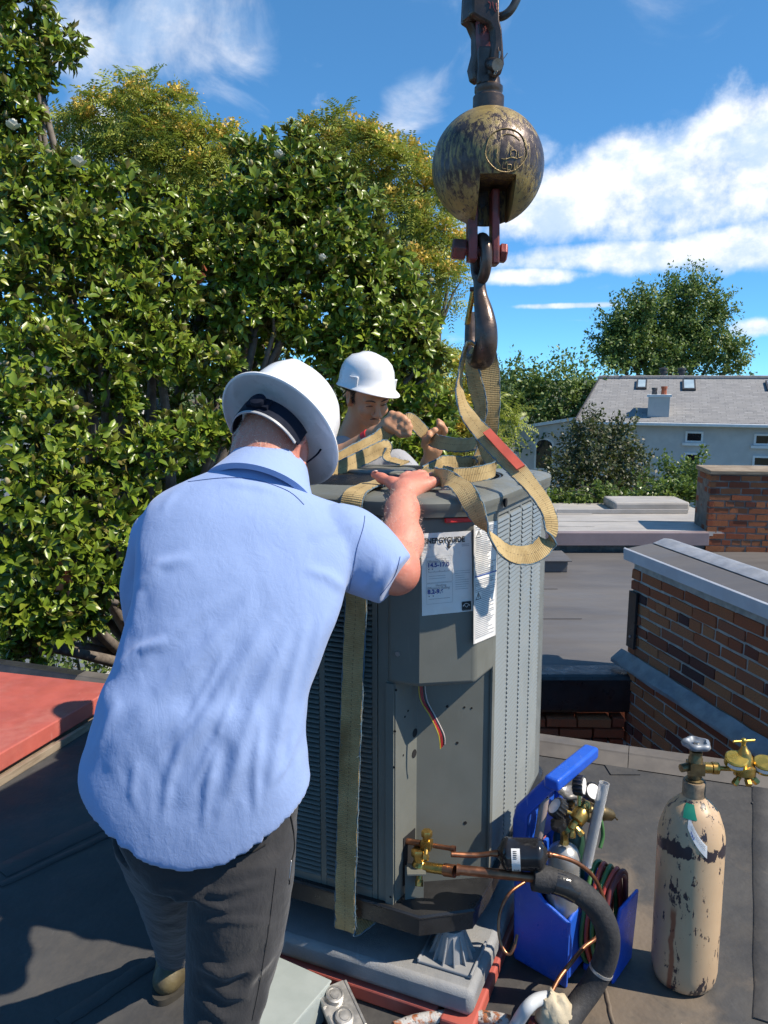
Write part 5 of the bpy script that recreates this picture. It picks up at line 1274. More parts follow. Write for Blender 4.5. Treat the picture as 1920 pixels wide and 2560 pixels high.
# sling 2: the wide flat leg hanging from the hook to the fan guard
ribbon('web_sling', [S(1196, 862, hy+.03, .6, -.8, 0), S(1214, 880, hy+.045, .95, -.3, 0), S(1224, 930, hy+.05, 1, 0, 0), S(1227, 1000, hy+.06, 1, .1, 0), S(1222, 1070, hy+.08, 1, .1, 0), S(1214, 1118, hy+.10, 1, .2, 0), S(1205, 1150, hy+.08, .9, .4, .1), S(1180, 1172, hy+.02, .3, .95, 0)],
 .055, label='wide tan web sling hanging straight from the hook to the fan guard')
ribbon('web_sling', [S(1190, 872, hy-.01, .4, -.9, 0), S(1178, 905, hy-.0, .5, -.85, 0), S(1190, 965, hy+.01, .75, -.6, 0), S(1202, 1020, hy+.02, .6, -.75, 0), S(1196, 1075, hy+.03, .4, -.9, 0), S(1212, 1120, hy+.02, .5, -.8, .2), S(1240, 1160, hy-.04, .5, -.4, .5)],
 .050, label='twisted narrow tan sling between the wide sling and the hook tip')
# sling 3: handled by the man behind the unit
ribbon('web_sling', [S(838, 1152, hy+.20, .1, .3, .9), S(890, 1125, hy+.36, .1, .3, .9), S(940, 1098, hy+.50, .15, .35, .9), S(985, 1066, hy+.555, .5, .4, .7), S(1020, 1046, hy+.555, .7, .4, .6), S(1050, 1072, hy+.555, .7, .3, .6), S(1078, 1098, hy+.555, .35, .3, .85), S(1120, 1110, hy+.46, .1, .3, .9), S(1160, 1113, hy+.36, .1, .6, .7), S(1200, 1112, hy+.24, .15, .8, .5), S(1238, 1135, hy+.18, .3, .8, .4), S(1262, 1163, hy+.10, .3, .9, .2)],
 .047, label='tan sling held up in both hands of the man behind the unit')
ribbon('web_sling', [S(820, 1186, hy+.02, .1, .4, .9), S(880, 1158, hy+.12, .1, .4, .9), S(940, 1128, hy+.22, .1, .4, .9), S(968, 1118, hy+.27, .1, .4, .9), S(972, 1146, hy+.25, .2, .9, .3), S(1012, 1158, hy+.20, .2, .9, .2)],
 .046, label='folded tan sling end lying on the cap below the fist of the man behind')
ribbon('web_sling', [S(1060, 1185, hy-.12, .2, .5, .8), S(1090, 1168, hy-.06, .2, .4, .9), S(1110, 1158, hy+.0, .1, .3, 1), S(1165, 1160, hy+.04, .05, .2, 1), S(1218, 1158, hy+.03, .0, .2, 1), S(1238, 1168, hy-.02, .2, .2, 1), S(1218, 1180, hy-.08, 0, .2, 1), S(1150, 1190, hy-.12, 0, .3, 1), S(1108, 1182, hy-.14, .1, .5, .8)],
 .042, label='tan sling loop standing on edge on the fan guard right of the hand')
# sling 4: from the cap down the shaded louvred side and under the pan
LF = (up(.2, 0), up(.9, 0))
def lf(px, py, off): return plane_hit(px, py, *LF, off=-off)[0]
a0 = lf(905, 1262, .025)
ribbon('web_sling', [(up(.30, .22, 1.404), UU), (up(.30, .10, 1.402), UU), (up(.302, .015, 1.396), UU), (up(.305, -.026, 1.372), UU), (up(.310, -.030, 1.30), UU), (lf(890, 1480, .028), UU), (lf(884, 1640, .026), UU), (lf(878, 1800, .032), UU), (lf(872, 1960, .028), UU), (lf(867, 2120, .034), UU), (lf(863, 2240, .036), UU), (lf(864, 2300, .034), UU), (lf(868, 2325, .012) - ZV*.0, UU), (up(.285, .06, .192), UU), (up(.285, .18, .190), UU)],
 .058, label='dirty tan sling strapped straight down the shaded louvred side', n=10)
# ------------------------------------------------------------------ gas cylinder with regulator
set_frame('roof')
def cyl_mat():
    m, t, b = newmat('chipped_tan_paint'); c = coords(t); x, y, z = t.sep(c)
    v = t.mapping(c, (14, 14, 5.5)); n = t.noise(v, 3.2, 8, .70, .2)
    clus = t.noise(t.mapping(c, (9, 9, 5)), 1.3, 3, .5)
    band = t.ramp(t.math('ABSOLUTE', t.math('SUBTRACT', z, t.math('ADD', .425, t.math('MULTIPLY', t.math('SUBTRACT', t.noise(c, 9, 3), .5), .06)))), .028, .004)
    low = t.ramp(z, .09, .0)
    chip = t.ramp(t.math('ADD', t.math('ADD', n, t.math('MULTIPLY', t.math('SUBTRACT', clus, .5), .30)), t.math('ADD', t.math('MULTIPLY', band, .22), t.math('MULTIPLY', low, .06))), .592, .610, smooth=False)
    tan = t.mix(t.ramp(t.noise(c, 7, 5), .3, .7), (.55, .39, .235), (.49, .34, .205))
    tan = t.mix(t.ramp(t.noise(t.mapping(c, (20, 20, 2)), 3, 6, .7), .58, .75, 0, .3), tan, (.36, .25, .16))
    k = t.mix(chip, tan, (.035, .028, .034))
    # one run of rust down the left flank
    rx = t.math('ADD', x, .062); rust = t.math('MULTIPLY', t.ramp(t.math('ABSOLUTE', t.math('ADD', rx, t.math('MULTIPLY', t.math('SUBTRACT', t.noise(c, 12, 3), .5), .02))), .007, .003), t.math('MULTIPLY', t.ramp(z, .27, .24), t.math('LESS_THAN', y, .0)))
    k = t.mix(t.math('MULTIPLY', rust, .85), k, (.22, .06, .03))
    t.l(k, b.inputs['Base Color']); t.l(t.ramp(t.noise(c, 20, 4), .3, .7, .30, .48), b.inputs['Roughness'])
    t.l(t.bump(t.math('SUBTRACT', t.math('MULTIPLY', t.noise(c, 30, 4), .25), chip), .3, .003), b.inputs['Normal']); return m
M['tank'] = cyl_mat()
M['dbrass'] = pm('tarnished_brass', (.22, .16, .075), (.13, .10, .055), 30, .45, metal=.8, bump=.2)
M['gold'] = pm('yellow_gauge_case', (.56, .40, .085), (.48, .33, .065), 20, .3, metal=.75)
M['greywheel'] = pm('grey_handwheel', (.24, .27, .30), (.19, .21, .24), 20, .45, metal=.3)
TP = atz(1715, 2502, 0) + V((.024, .083, 0)); TP.z = 0
tank = empty('gas_cylinder', TP, 'tan gas cylinder with chipped paint standing at the right', 'gas cylinder')
TR_ = .088
prof = [(.02, .0), (.066, .002), (.079, .012), (.085, .030), (TR_, .055), (TR_, .25), (TR_, .425), (.0867, .447), (.0825, .468), (.075, .490), (.068, .510), (.054, .528), (.041, .540), (.033, .547), (.0305, .553)]
m = MB(); m.lathe(prof, TP, n=48); m.obj('shell', M['tank'], tank, 60)
m = MB(); m.lathe([(.0300, .553), (.0300, .592), (.0285, .595), (.02, .596)], TP, n=28); m.obj('neck_ring', pm('grimy_tan_neck', (.33, .24, .15), (.12, .09, .06), 30, .6, bump=.3), tank, 40)
m = MB(); m.lathe([(.024, .596), (.024, .600), (.017, .603), (.019, .605), (.019, .660), (.0165, .664), (.0165, .680), (.009, .682), (.009, .692)], TP, n=20); m.box(TP + V((.0, -.002, .633)), (.040, .034, .034)); vl = m.obj('valve', M['dbrass'], tank, 35)
m = MB(); m.cyl(TP + V((-.02, -.002, .636)), TP + V((-.042, -.008, .634)), .011, 12); m.obj('safety_plug', M['dbrass'], vl, 40)
hwz = .690
m = MB(); m.lathe([(.010, 0), (.026, -.001), (.034, .003), (.037, .010), (.034, .017), (.026, .019), (.020, .012), (.010, .010)], TP + V((0, 0, hwz)), n=60, mod=lambda a, h: 1+.085*math.sin(5*a)); m.obj('handwheel', M['greywheel'], vl, 60)
m = MB(); m.lathe([(.009, 0), (.008, .010), (.001, .011)], TP + V((0, 0, hwz+.007)), n=8); m.obj('wheel_nut', M['brightpin'], vl, 40)
# shoulder label, green diamond end and white tail
def surf(a, h, off=.0012):
    r_ = float(np.interp(h, [p[1] for p in prof], [p[0] for p in prof])) + off; return TP + V((r_*math.cos(a), r_*math.sin(a), h))
def patch(name, poly_fn, mat, nu=10, nv=6):
    vs = [poly_fn(i/nu, j/nv) for j in range(nv+1) for i in range(nu+1)]; fs = [(j*(nu+1)+i, j*(nu+1)+i+1, (j+1)*(nu+1)+i+1, (j+1)*(nu+1)+i) for j in range(nv) for i in range(nu)]
    mb = MB(); mb._add(vs, fs); return mb.obj(name, mat, tank, 180)
aa = R(-128)
lab = patch('shoulder_label', lambda u, v: surf(aa + .12 + u*.62, .528 - u*.064 - v*.034 - .012*math.sin(u*2.2)), M['paper'])
M['labelgreen'] = pm('green_label', (.01, .20, .13), (.012, .18, .12), 20, .4)
patch('green_diamond', lambda u, v: surf(aa - .22 + u*.55 + .12*v, .540 - .030*u*0 - v*.030 + .004, .0020), M['labelgreen'], 6, 4)
mb = MB()
for k in range(9):
    for j in range(3):
        u0 = .22 + k*.078; v0 = .15 + j*.14
        mb._add([surf(aa + .12 + u_*.62, .528 - u_*.064 - v_*.034 - .012*math.sin(u_*2.2), .0018) for u_, v_ in ((u0, v0), (u0+.06, v0), (u0+.06, v0+.05), (u0, v0+.05))], [(0, 1, 2, 3)])
mb.obj('fine_print', M['greyink'], lab, fix=False)
mb = MB()
for u0 in (.20, .27, .34):
    mb._add([surf(aa + .12 + u_*.62, .528 - u_*.064 - v_*.034 - .012*math.sin(u_*2.2), .0019) for u_, v_ in ((u0, .62), (u0+.045, .62), (u0+.03, .88), (u0-.015, .88))], [(0, 1, 2, 3)])
mb.obj('supplier_mark', M['blueink'], lab, fix=False)
# regulator: nut, stem, body, two gauges, T-handle
rg_ = MB(); o0 = TP + V((.017, -.004, .634)); rx_ = V((1, -.05, -.02)).normalized()
rg_.lathe([(.013, 0), (.015, .002), (.015, .024), (.013, .026), (.0165, .027), (.0165, .043), (.013, .045), (.0065, .047), (.0065, .090), (.010, .092)], o0, rx_, 12)
rc = o0 + rx_*.112
rg_.lathe([(.020, -.030), (.028, -.026), (.030, -.010), (.030, -.004), (.022, 0), (.021, .022), (.016, .036), (.010, .044), (.007, .052)], rc + V((0, 0, .012)), (0, .18, 1), 28)
for dx, dy, dz in ((-.030, -.014, -.034), (.030, -.012, -.030), (.0, -.030, -.026)):
    q = V((dx, dy, dz)); rg_.cyl(rc, rc + q, .007, 10); rg_.lathe([(.0095, 0), (.0095, .014), (.006, .016)], rc + q*.75, q, 6)
regu = rg_.obj('regulator', M['brass'], tank, 35)
m = MB(); hz = rc + V((0, .012, .072)); m.cyl(hz - V((0, 0, .02)), hz + V((0, 0, .004)), .006, 10); m.tube([hz + V((-.030, -.004, .003)), hz + V((.032, .006, .003))], .0036, 8); m.ball(hz + V((0, 0, .004)), .008, 10); m.obj('t_handle', M['gold'], tank, 60)
for dx, dz in ((-.026, .026), (.052, .014)):
    gc = rc + V((dx, -.006, dz)); gd = V((.05, .35, -.93)) if dx < 0 else V((.1, .3, -.95)); gd.normalize(); m = MB()
    m.lathe([(.004, -.014), (.026, -.014), (.0295, -.011), (.0295, .010), (.027, .013), (.004, .0145)], gc, gd, 30); g1 = m.obj('gauge', M['gold'], tank, 35)
    mb = MB(); x, y, z = frame(gd)
    vs = [gc + x*(.0300*math.cos(a)) + y*(.0300*math.sin(a)) + gd*h for h in (-.008, .003) for a in np.linspace(R(250) if dx < 0 else R(255), R(330), 9)]
    fs = [(i, i+1, i+10, i+9) for i in range(8)]; mb._add(vs, fs); mb.obj('gauge_sticker', M['paper'], g1, fix=False)
    m = MB(); m.cyl(gc, rc + V((0, 0, .006)), .006, 8); m.obj('gauge_stem', M['brass'], tank)

# ------------------------------------------------------------------ blue torch tote and its contents
M['blue'] = pm('blue_moulded_plastic', (.018, .105, .58), (.014, .085, .50), 6, .36, bump=.25, bscale=160, spec=.5)
grime(M['blue'], (.16, .24, .50), .35, 7, .5, .78, scratch=.35, sc=(.30, .40, .66))
TA, TB = atz(1282, 2405, 0), atz(1416, 2474, 0)
e1 = (TB-TA).normalized(); e2 = V((-e1.y, e1.x, 0)); TW = (TB-TA).length; TD = .235
def tq(a, b, z): return TA + e1*a + e2*b + ZV*z
tote = empty('torch_tote', TA + e1*TW/2 + e2*TD/2, 'blue plastic torch tote with a slanted carrying handle', 'tote')
def panel(name, pts, th, mat=None, bevel=.006): m = MB(); m.prism(pts, th); return m.obj(name, mat or M['blue'], tote, bevel=bevel)
panel('front_wall', [tq(0, 0, .012), tq(TW, 0, .0), tq(TW+.004, -.002, .20), tq(TW*.55, -.002, .235), tq(TW*.2, -.002, .295), tq(-.005, 0, .30)], e2*.012)
panel('rear_wall', [tq(0, TD, .0), tq(TW, TD, .0), tq(TW, TD, .24), tq(-.005, TD, .30)], -e2*.012)
panel('left_wall', [tq(-.001, .013, .012), tq(-.001, TD-.013, .012), tq(-.006, TD-.013, .30), tq(-.006, .013, .30)], e1*.012)
panel('floor', [tq(.012, .013, .02), tq(TW, .013, .02), tq(TW, TD-.013, .02), tq(.012, TD-.013, .02)], ZV*.012)
panel('inner_wall', [tq(TW-.012, .013, .02), tq(TW-.012, TD-.013, .02), tq(TW-.012, TD-.013, .25), tq(TW-.012, .013, .20)], e1*.012)
for b_ in (.0, TD-.03):
    m = MB(); pr = [tq(a, b_, z) for a, z in ((-.010, .26), (-.014, .44), (-.004, .485), (.075, .585), (.110, .605), (.128, .580), (.100, .555), (.034, .465), (.026, .33), (.026, .26))]
    m.prism(pr, e2*.03); m.obj('handle_arm', M['blue'], tote, smooth=50, bevel=.007, seg=3)
m = MB(); m.box(tq(.110, TD/2, .592), (.046, TD+.03, .036), (e1, e2, ZV)); m.obj('grip', M['blue'], tote, smooth=50, bevel=.009, seg=3)
panel('handle_web', [tq(.008, .031, .33), tq(.008, TD-.031, .33), tq(.008, TD-.031, .46), tq(.008, .031, .46)], e1*.010)
HO = .085
panel('hose_guard', [tq(TW+HO, .10, -.002), tq(TW+HO, TD, .0), tq(TW+HO+.012, TD, .225), tq(TW+HO+.012, .10, .235), tq(TW+HO+.004, .085, .14)], e1*.010)
panel('hose_foot', [tq(TW, .10, .0), tq(TW+HO, .10, .0), tq(TW+HO, TD, .0), tq(TW, TD, .0)], ZV*.02)
m = MB(); c = at(1540, 2267, 2.08); m.lathe([(.006, -.02), (.006, 0), (.012, .002), (.013, .010), (.008, .014)], c, (.9, -.4, 0), 8); m.obj('white_knob', M['winframe'], tote, 40)
# bottles
M['silver'] = pm('scuffed_silver_paint', (.46, .46, .45), (.34, .33, .31), 12, .38, metal=.55, bump=.15)
M['dgreen'] = pm('dark_green_bottle', (.012, .05, .03), (.02, .06, .035), 10, .4)
sb0 = tq(.120, .060, .034); 
ab = empty('acetylene_bottle', sb0, 'small silver gas bottle in the blue tote behind the filter drier', 'gas bottle')
m = MB(); m.lathe([(.044, 0), (.047, .006), (.047, .30), (.045, .322), (.037, .341), (.022, .352), (.015, .356)], sb0, n=36); m.obj('shell', M['silver'], ab, 60)
tv = sb0 + ZV*.352; m = MB(); m.lathe([(.013, 0), (.015, .004), (.011, .016), (.012, .018), (.012, .036), (.008, .038)], tv, n=6); dv = V((-.45, -.25, .85)).normalized(); m.cyl(tv + ZV*.028, tv + ZV*.028 + dv*.034, .008, 10); m.obj('valve', M['brass'], ab, 35)
m = MB(); m.lathe([(.010, 0), (.021, .002), (.023, .012), (.020, .022), (.008, .024)], tv + ZV*.028 + dv*.034, dv, 30, mod=lambda a, h: 1+.08*math.sin(6*a)); m.obj('valve_knob', M['pan'], ab, 50)
gb0 = tq(.085, .170, .034)
ob = empty('oxygen_bottle', gb0, 'dark green gas bottle with a silver handwheel at the back of the blue tote', 'gas bottle')
m = MB(); m.lathe([(.044, 0), (.048, .006), (.048, .30), (.044, .325), (.034, .345), (.018, .356)], gb0, n=36); m.obj('shell', M['dgreen'], ob, 60)
m = MB(); t0 = gb0 + ZV*.354; m.lathe([(.018, 0), (.018, .02), (.013, .024), (.013, .07), (.008, .072), (.008, .088)], t0, n=16); m.box(t0 + ZV*.042, (.05, .03, .03), (e1, e2, ZV)); m.obj('valve', M['dbrass'], ob, 35)
m = MB(); m.lathe([(.008, 0), (.026, -.001), (.033, .003), (.035, .009), (.032, .015), (.026, .017), (.018, .010), (.008, .008)], t0 + ZV*.086, n=60, mod=lambda a, h: 1+.09*math.sin(5*a)); m.obj('handwheel', M['silver'], ob, 60)
# torch regulators with booted gauges
def regulator(name, label, o, d, gds, mat=M['brass']):
    r_ = empty(name, o, label, 'regulator', 'torch regulators in the blue tote'); d = V(d).normalized()
    m = MB(); m.lathe([(.010, -.045), (.012, -.04), (.012, -.022), (.022, -.018), (.024, .0), (.024, .012), (.019, .022), (.016, .04), (.009, .048)], o, d, 26)
    for s in ((.6, -.5, -.6), (-.2, -.5, -.8)):
        q = V(s).normalized(); m.cyl(o - d*.03, o - d*.03 + q*.03, .007, 8); m.lathe([(.009, 0), (.009, .012), (.006, .014)], o - d*.03 + q*.022, q, 6)
    m.obj('body', mat, r_, 35)
    for gpos, gd in gds:
        gc = o + V(gpos); gd = V(gd).normalized(); m = MB()
        m.lathe([(.010, -.014), (.025, -.014), (.0275, -.010), (.0275, .012), (.024, .015), (.022, .013)], gc, gd, 48, mod=lambda a, h: 1+.045*(1 if math.sin(15*a) > 0 else -1)); g1 = m.obj('gauge_boot', M['pan'], r_, 30)
        m = MB(); m.lathe([(.001, .0135), (.022, .0135), (.022, .0145), (.001, .015)], gc, gd, 24); m.obj('gauge_face', M['paper'], r_)
        m = MB(); m.cyl(o, gc, .0055, 8); m.obj('gauge_stem', M['brass'], r_)
    m = MB(); h0 = o + d*.050; x, y, z = frame(d); m.cyl(o + d*.03, h0, .005, 8); m.tube([h0 - x*.02, h0 + x*.02], .0028, 6); m.obj('t_handle', M['dbrass'], r_, 60)
regulator('torch_regulator', 'brass torch regulator with black-booted gauges in front, above the silver bottle', at(1448, 2040, 1.99), (.35, .3, .3), (((-.060, .0, .022), (-.75, -.1, .66)), ((.005, .03, .075), (.82, -.45, .1))))
regulator('torch_regulator', 'tarnished torch regulator pointing right behind the clear rod tube', at(1498, 2030, 2.09), (.95, .1, -.32), (((-.02, .02, .05), (.3, -.7, .6)),), M['dbrass'])
# clear tube of brazing rods and an empty copper sleeve
M['clear'] = None
mm, t, b = newmat('clear_plastic_tube'); setb(b, Base_Color=(.86, .86, .85, 1), Roughness=.18, Transmission_Weight=.72, IOR=1.2); M['clear'] = mm
r0, r1 = at(1466, 2165, 1.975), at(1511, 1957, 1.985); ax_ = (r1-r0).normalized(); LL = (r1-r0).length
rod = empty('brazing_rod_tube', r0, 'clear plastic tube with black and red label leaning in the blue tote', 'tube')
m = MB(); m.lathe([(.0145, 0), (.0145, LL), (.0125, LL), (.0125, .01), (.0145, 0)], r0, ax_, 24, cap=False); m.obj('tube', M['clear'], rod, 50)
M['label_red'] = pm('red_label', (.55, .05, .06), (.5, .05, .06), 9, .45)
for nm, a, b_, mt in (('black_label', .58, .76, M['ink']), ('red_label', .32, .57, M['label_red']), ('white_label', .02, .31, M['paper'])):
    x, y, z = frame(ax_); mb = MB(); A = np.linspace(R(-160), R(-20), 12) + R(0)
    xd = (V((1, 0, 0)) - ax_*ax_.x).normalized(); yd = ax_.cross(xd)
    vs = [r0 + ax_*(LL*q) + xd*(.0152*math.cos(g+math.pi)) + yd*(.0152*math.sin(g+math.pi)) for q in (a, b_) for g in A]; mb._add(vs, [(i, i+1, i+13, i+12) for i in range(11)]); mb.obj(nm, mt, rod, 180)
m = MB(); m.tube([r0 + ax_*.02, r0 + ax_*(LL*.7)], .004, 6); m.obj('rods', M['copper'], rod)
m = MB(); a = at(1345, 2105, 1.985); b_ = at(1362, 1992, 1.995); m.lathe([(.0125, 0), (.0125, (b_-a).length), (.0105, (b_-a).length), (.0105, .0)], a, b_-a, 20, cap=False)
sv = thing('plastic_sleeve', m, pm('brownish_clear_sleeve', (.30, .24, .22), (.36, .29, .26), 10, .2, spec=.8), a, 'brownish transparent sleeve standing at the handle end of the blue tote', 'tube', smooth=50)
# hoses: red and green twin lines coiled on the guard side
hm = {'red': pm('red_hose', (.52, .075, .05), (.42, .06, .045), 14, .5), 'green': pm('green_hose', (.07, .19, .06), (.05, .15, .05), 14, .5), 'maroon': pm('maroon_hose', (.16, .03, .03), (.12, .025, .025), 14, .5)}
hc = tq(TW+.045, .155, .155)
for k, (cn, lb) in enumerate((('green', 'green torch hose coil nearest the tote wall'), ('red', 'red torch hose coil second from the tote wall'), ('green', 'green torch hose coil third from the tote wall'), ('red', 'red torch hose coil fourth from the tote wall'), ('maroon', 'maroon torch hose coil nearest the outer guard'))):
    m = MB(); off = e1*(-.034 + k*.0165)
    for w_ in range(2):
        ra, rb_ = .090 - .012*w_, .155 - .012*w_
        m.tube([hc + off + e1*(.004*math.sin(3*a+k)) + e2*(ra*math.cos(a)*(1 if math.cos(a) < 0 else .8)) + ZV*(rb_*math.sin(a)*(1 if abs(math.sin(a)) < .8 else .98)) for a in np.linspace(0, 2*math.pi, 48, endpoint=False)], .0066, 8, closed=True)
    thing('torch_hose', m, hm[cn], hc + off, lb, 'hose', 'torch hoses coiled in the tote', smooth=60)
m = MB(); m.tube([at(1500, 2120, 2.06), at(1507, 2090, 2.07), at(1503, 2055, 2.07), at(1495, 2035, 2.08)], .0058, 8, smooth=6); thing('hose_end', m, hm['green'], at(1500, 2120, 2.06), 'thin green hose end rising to the tarnished regulator', 'hose', smooth=60)

# ------------------------------------------------------------------ refrigerant lines
M['insul'] = pm('black_foam_insulation', (.022, .022, .024), (.035, .034, .034), 30, .75, bump=.5, bscale=120)
M['tape'] = pm('shiny_black_tape', (.02, .02, .022), (.03, .03, .03), 12, .2, bump=.4, bscale=30)
q0 = at(1141, 2174, 1.85)
suc = empty('suction_line', at(1430, 2500, 1.80), 'thick black foam-insulated copper suction line curving down to the roof', 'refrigerant line')
m = MB(); m.tube([q0, at(1240, 2184, 1.842), at(1350, 2196, 1.835)], .0128, 16, smooth=6); m.tube([q0, at(1150, 2175, 1.849)], .0150, 16); m.obj('copper_pipe', M['copper'], suc, 60)
ip = [at(1338, 2194, 1.836), at(1385, 2202, 1.83), at(1440, 2224, 1.825), at(1490, 2268, 1.825), at(1519, 2330, 1.83), at(1514, 2395, 1.835), at(1483, 2460, 1.83), at(1440, 2520, 1.80), at(1395, 2585, 1.735)]
m = MB(); m.tube(ip, .031, 22, smooth=8); m.obj('insulation', M['insul'], suc, 60)
m = MB(); m.tube([at(1332, 2193, 1.836), at(1352, 2196, 1.835), at(1376, 2200, 1.832)], [.033, .0345, .0335], 20, smooth=3); m.obj('end_wrap', M['insul'], suc, 50)
m = MB(); m.tube([at(1385, 2203, 1.83), at(1412, 2212, 1.827), at(1440, 2226, 1.825)], .0320, 20, smooth=4); m.obj('tape_wrap', M['tape'], suc, 60)
m = MB(); m.tube([at(1504, 2422, 1.834), at(1501, 2428, 1.834)], .0322, 20); m.obj('tape_edge', M['silver'], suc, 60)
d0, d1 = at(1256, 2134, 1.86), at(1358, 2136, 1.845); dx_ = (d1-d0).normalized(); DL = (d1-d0).length
fd = empty('filter_drier', (d0+d1)/2, 'black filter drier with white label on a copper line', 'filter drier')
m = MB(); m.lathe([(.012, -.012), (.02, -.006), (.034, .0), (.0405, .008), (.0425, .014), (.0405, .018), (.0405, DL-.018), (.0425, DL-.014), (.0405, DL-.008), (.034, DL), (.02, DL+.006), (.012, DL+.012)], d0, dx_, 36)
M['drier'] = pm('glossy_black_enamel', (.014, .014, .016), (.02, .02, .022), 12, .16, bump=.08); m.obj('shell', M['drier'], fd, 50)
xd = V((0, -1, 0)); xd = (xd - dx_*xd.dot(dx_)).normalized(); yd = dx_.cross(xd); mb = MB(); A = np.linspace(R(-75), R(50), 14)
if (yd).z < 0: yd = -yd
lf_ = lambda q, g, o: d0 + dx_*(DL*q) + xd*((.0408+o)*math.cos(g)) + yd*((.0408+o)*math.sin(g))
mb._add([lf_(q, g, .0004) for q in (.22, .43) for g in A], [(i, i+1, i+15, i+14) for i in range(13)]); lb = mb.obj('label', M['paper'], fd, 180)
mb = MB()
rgx = random.Random(4)
mb._add([lf_(q, g, .0010) for q, g in ((.26, R(-38)), (.40, R(-38)), (.40, R(-34)), (.26, R(-34)))], [(0, 1, 2, 3)])
for s_ in (.255, .405): mb._add([lf_(s_ + (.03 if s_ < .3 else -.03), R(-30), .001), lf_(s_, R(-36), .001), lf_(s_ + (.03 if s_ < .3 else -.03), R(-42), .001)], [(0, 1, 2)])
for k in range(5): mb._add([lf_(q, g, .001) for q, g in ((.26, R(14+k*6)), (.26+.12*rgx.uniform(.5, 1), R(14+k*6)), (.37, R(17+k*6)), (.26, R(17+k*6)))], [(0, 1, 2, 3)])
mb.obj('print', M['ink'], lb, fix=False)
m = MB(); m.tube([d0 - dx_*.01, d0 - dx_*.03], [.010, .0075], 12); m.tube([d0 - dx_*.025, at(1190, 2138, 1.87), at(1128, 2136, 1.865)], .0068, 12, smooth=4); m.obj('inlet_stub', M['copper'], fd, 60)
m = MB(); m.tube([d1 + dx_*.008, at(1390, 2139, 1.845), at(1440, 2156, 1.86), at(1482, 2190, 1.875), at(1506, 2240, 1.89), at(1516, 2290, 1.905), at(1497, 2338, 1.91), at(1460, 2368, 1.885), at(1425, 2410, 1.845), at(1396, 2448, 1.81), at(1372, 2496, 1.772), at(1358, 2530, 1.75)], .0058, 10, smooth=7); m.ball(at(1374, 2137, 1.843), .0085, 10); m.obj('liquid_line', M['copper'], fd, 60)
m = MB(); m.tube([at(1312, 2205, 1.93), at(1275, 2232, 1.90), at(1251, 2278, 1.88), at(1247, 2330, 1.86), at(1257, 2370, 1.84), at(1273, 2386, 1.83), at(1286, 2366, 1.835), at(1293, 2336, 1.85)], .0042, 8, smooth=7)
thing('copper_offcut', m, M['copper'], at(1273, 2386, 1.83), 'thin curled copper tube hanging in front of the blue tote', 'copper tube', smooth=60)

# ------------------------------------------------------------------ electrical bits at the bottom
M['boxgrey'] = pm('pale_grey_green_enamel', (.36, .40, .385), (.31, .35, .335), 7, .45, bump=.1)
bz = .095
ba, bb, bc_ = atz(671, 2387, bz), atz(826, 2456, bz), atz(772, 2558, bz)
bu = (bb-ba).normalized(); bv = V((bu.y, -bu.x, 0)); bl_ = (bb-ba).length; bw = .24
bx = empty('disconnect_box', ba + bu*bl_/2 + bv*bw/2 - ZV*bz, 'pale grey-green electrical box lying on the roof beside the pad', 'electrical box')
m = MB(); m.box(ba + bu*bl_/2 + bv*bw/2 - ZV*(bz/2-.002), (bl_, bw, bz-.004), (bu, bv, ZV)); m.obj('case', M['boxgrey'], bx, bevel=.004)
m = MB(); m.box(ba + bu*bl_/2 + bv*bw/2 + ZV*.003, (bl_+.006, bw+.006, .006), (bu, bv, ZV)); m.obj('cover', M['boxgrey'], bx, bevel=.003)
m = MB(); m.box(ba + bu*bl_*.45 + bv*(bw+.004) - ZV*.03, (.03, .008, .02), (bu, bv, ZV)); m.obj('latch', M['darkmetal'], bx, bevel=.002)
oz = .055; oa, ob_, oc = atz(788, 2482, oz+.02), atz(858, 2454, oz+.02), atz(892, 2575, oz-.02)
ou = (ob_-oa).normalized(); ov = (oc-ob_).normalized(); ov = (ov - ou*ov.dot(ou)).normalized(); on_ = ou.cross(ov); on_ = on_ if on_.z > 0 else -on_
oc0 = oa + ou*((ob_-oa).length/2) + ov*.062; M['alu'] = pm('brushed_aluminium', (.50, .49, .47), (.40, .39, .37), 14, .38, metal=.75, bump=.15)
oc_e = empty('outlet_cover', V((oc0.x, oc0.y, 0)), 'metal weatherproof outlet cover with two round lids at the bottom edge', 'outlet cover')
m = MB(); m.box(oc0, ((ob_-oa).length, .128, .012), (ou, ov, on_)); m.box(oc0 + ou*((ob_-oa).length/2+.006) - on_*.02, (.008, .128, .045), (ou, ov, on_)); m.obj('plate', M['alu'], oc_e, bevel=.002)
m = MB(); m.box(V((oc0.x, oc0.y, (oc0.z-.01)/2)) , (.06, .09, oc0.z-.012), (V((ou.x, ou.y, 0)).normalized(), V((-ou.y, ou.x, 0)).normalized(), ZV)); m.obj('back_box', M['darkmetal'], oc_e)
for s in (-.030, .030):
    m = MB(); m.lathe([(.001, .014), (.012, .0135), (.013, .011), (.018, .0105), (.019, .013), (.0235, .012), (.0245, .004), (.0245, 0)][::-1], oc0 + ov*s + on_*.005, on_, 30); m.obj('round_lid', M['alu'], oc_e, 40)
    m = MB(); m.cyl(oc0 + ov*(s-.018) - ou*.036 + on_*.010, oc0 + ov*(s+.018) - ou*.036 + on_*.010, .005, 10); m.obj('hinge', M['alu'], oc_e, 40)
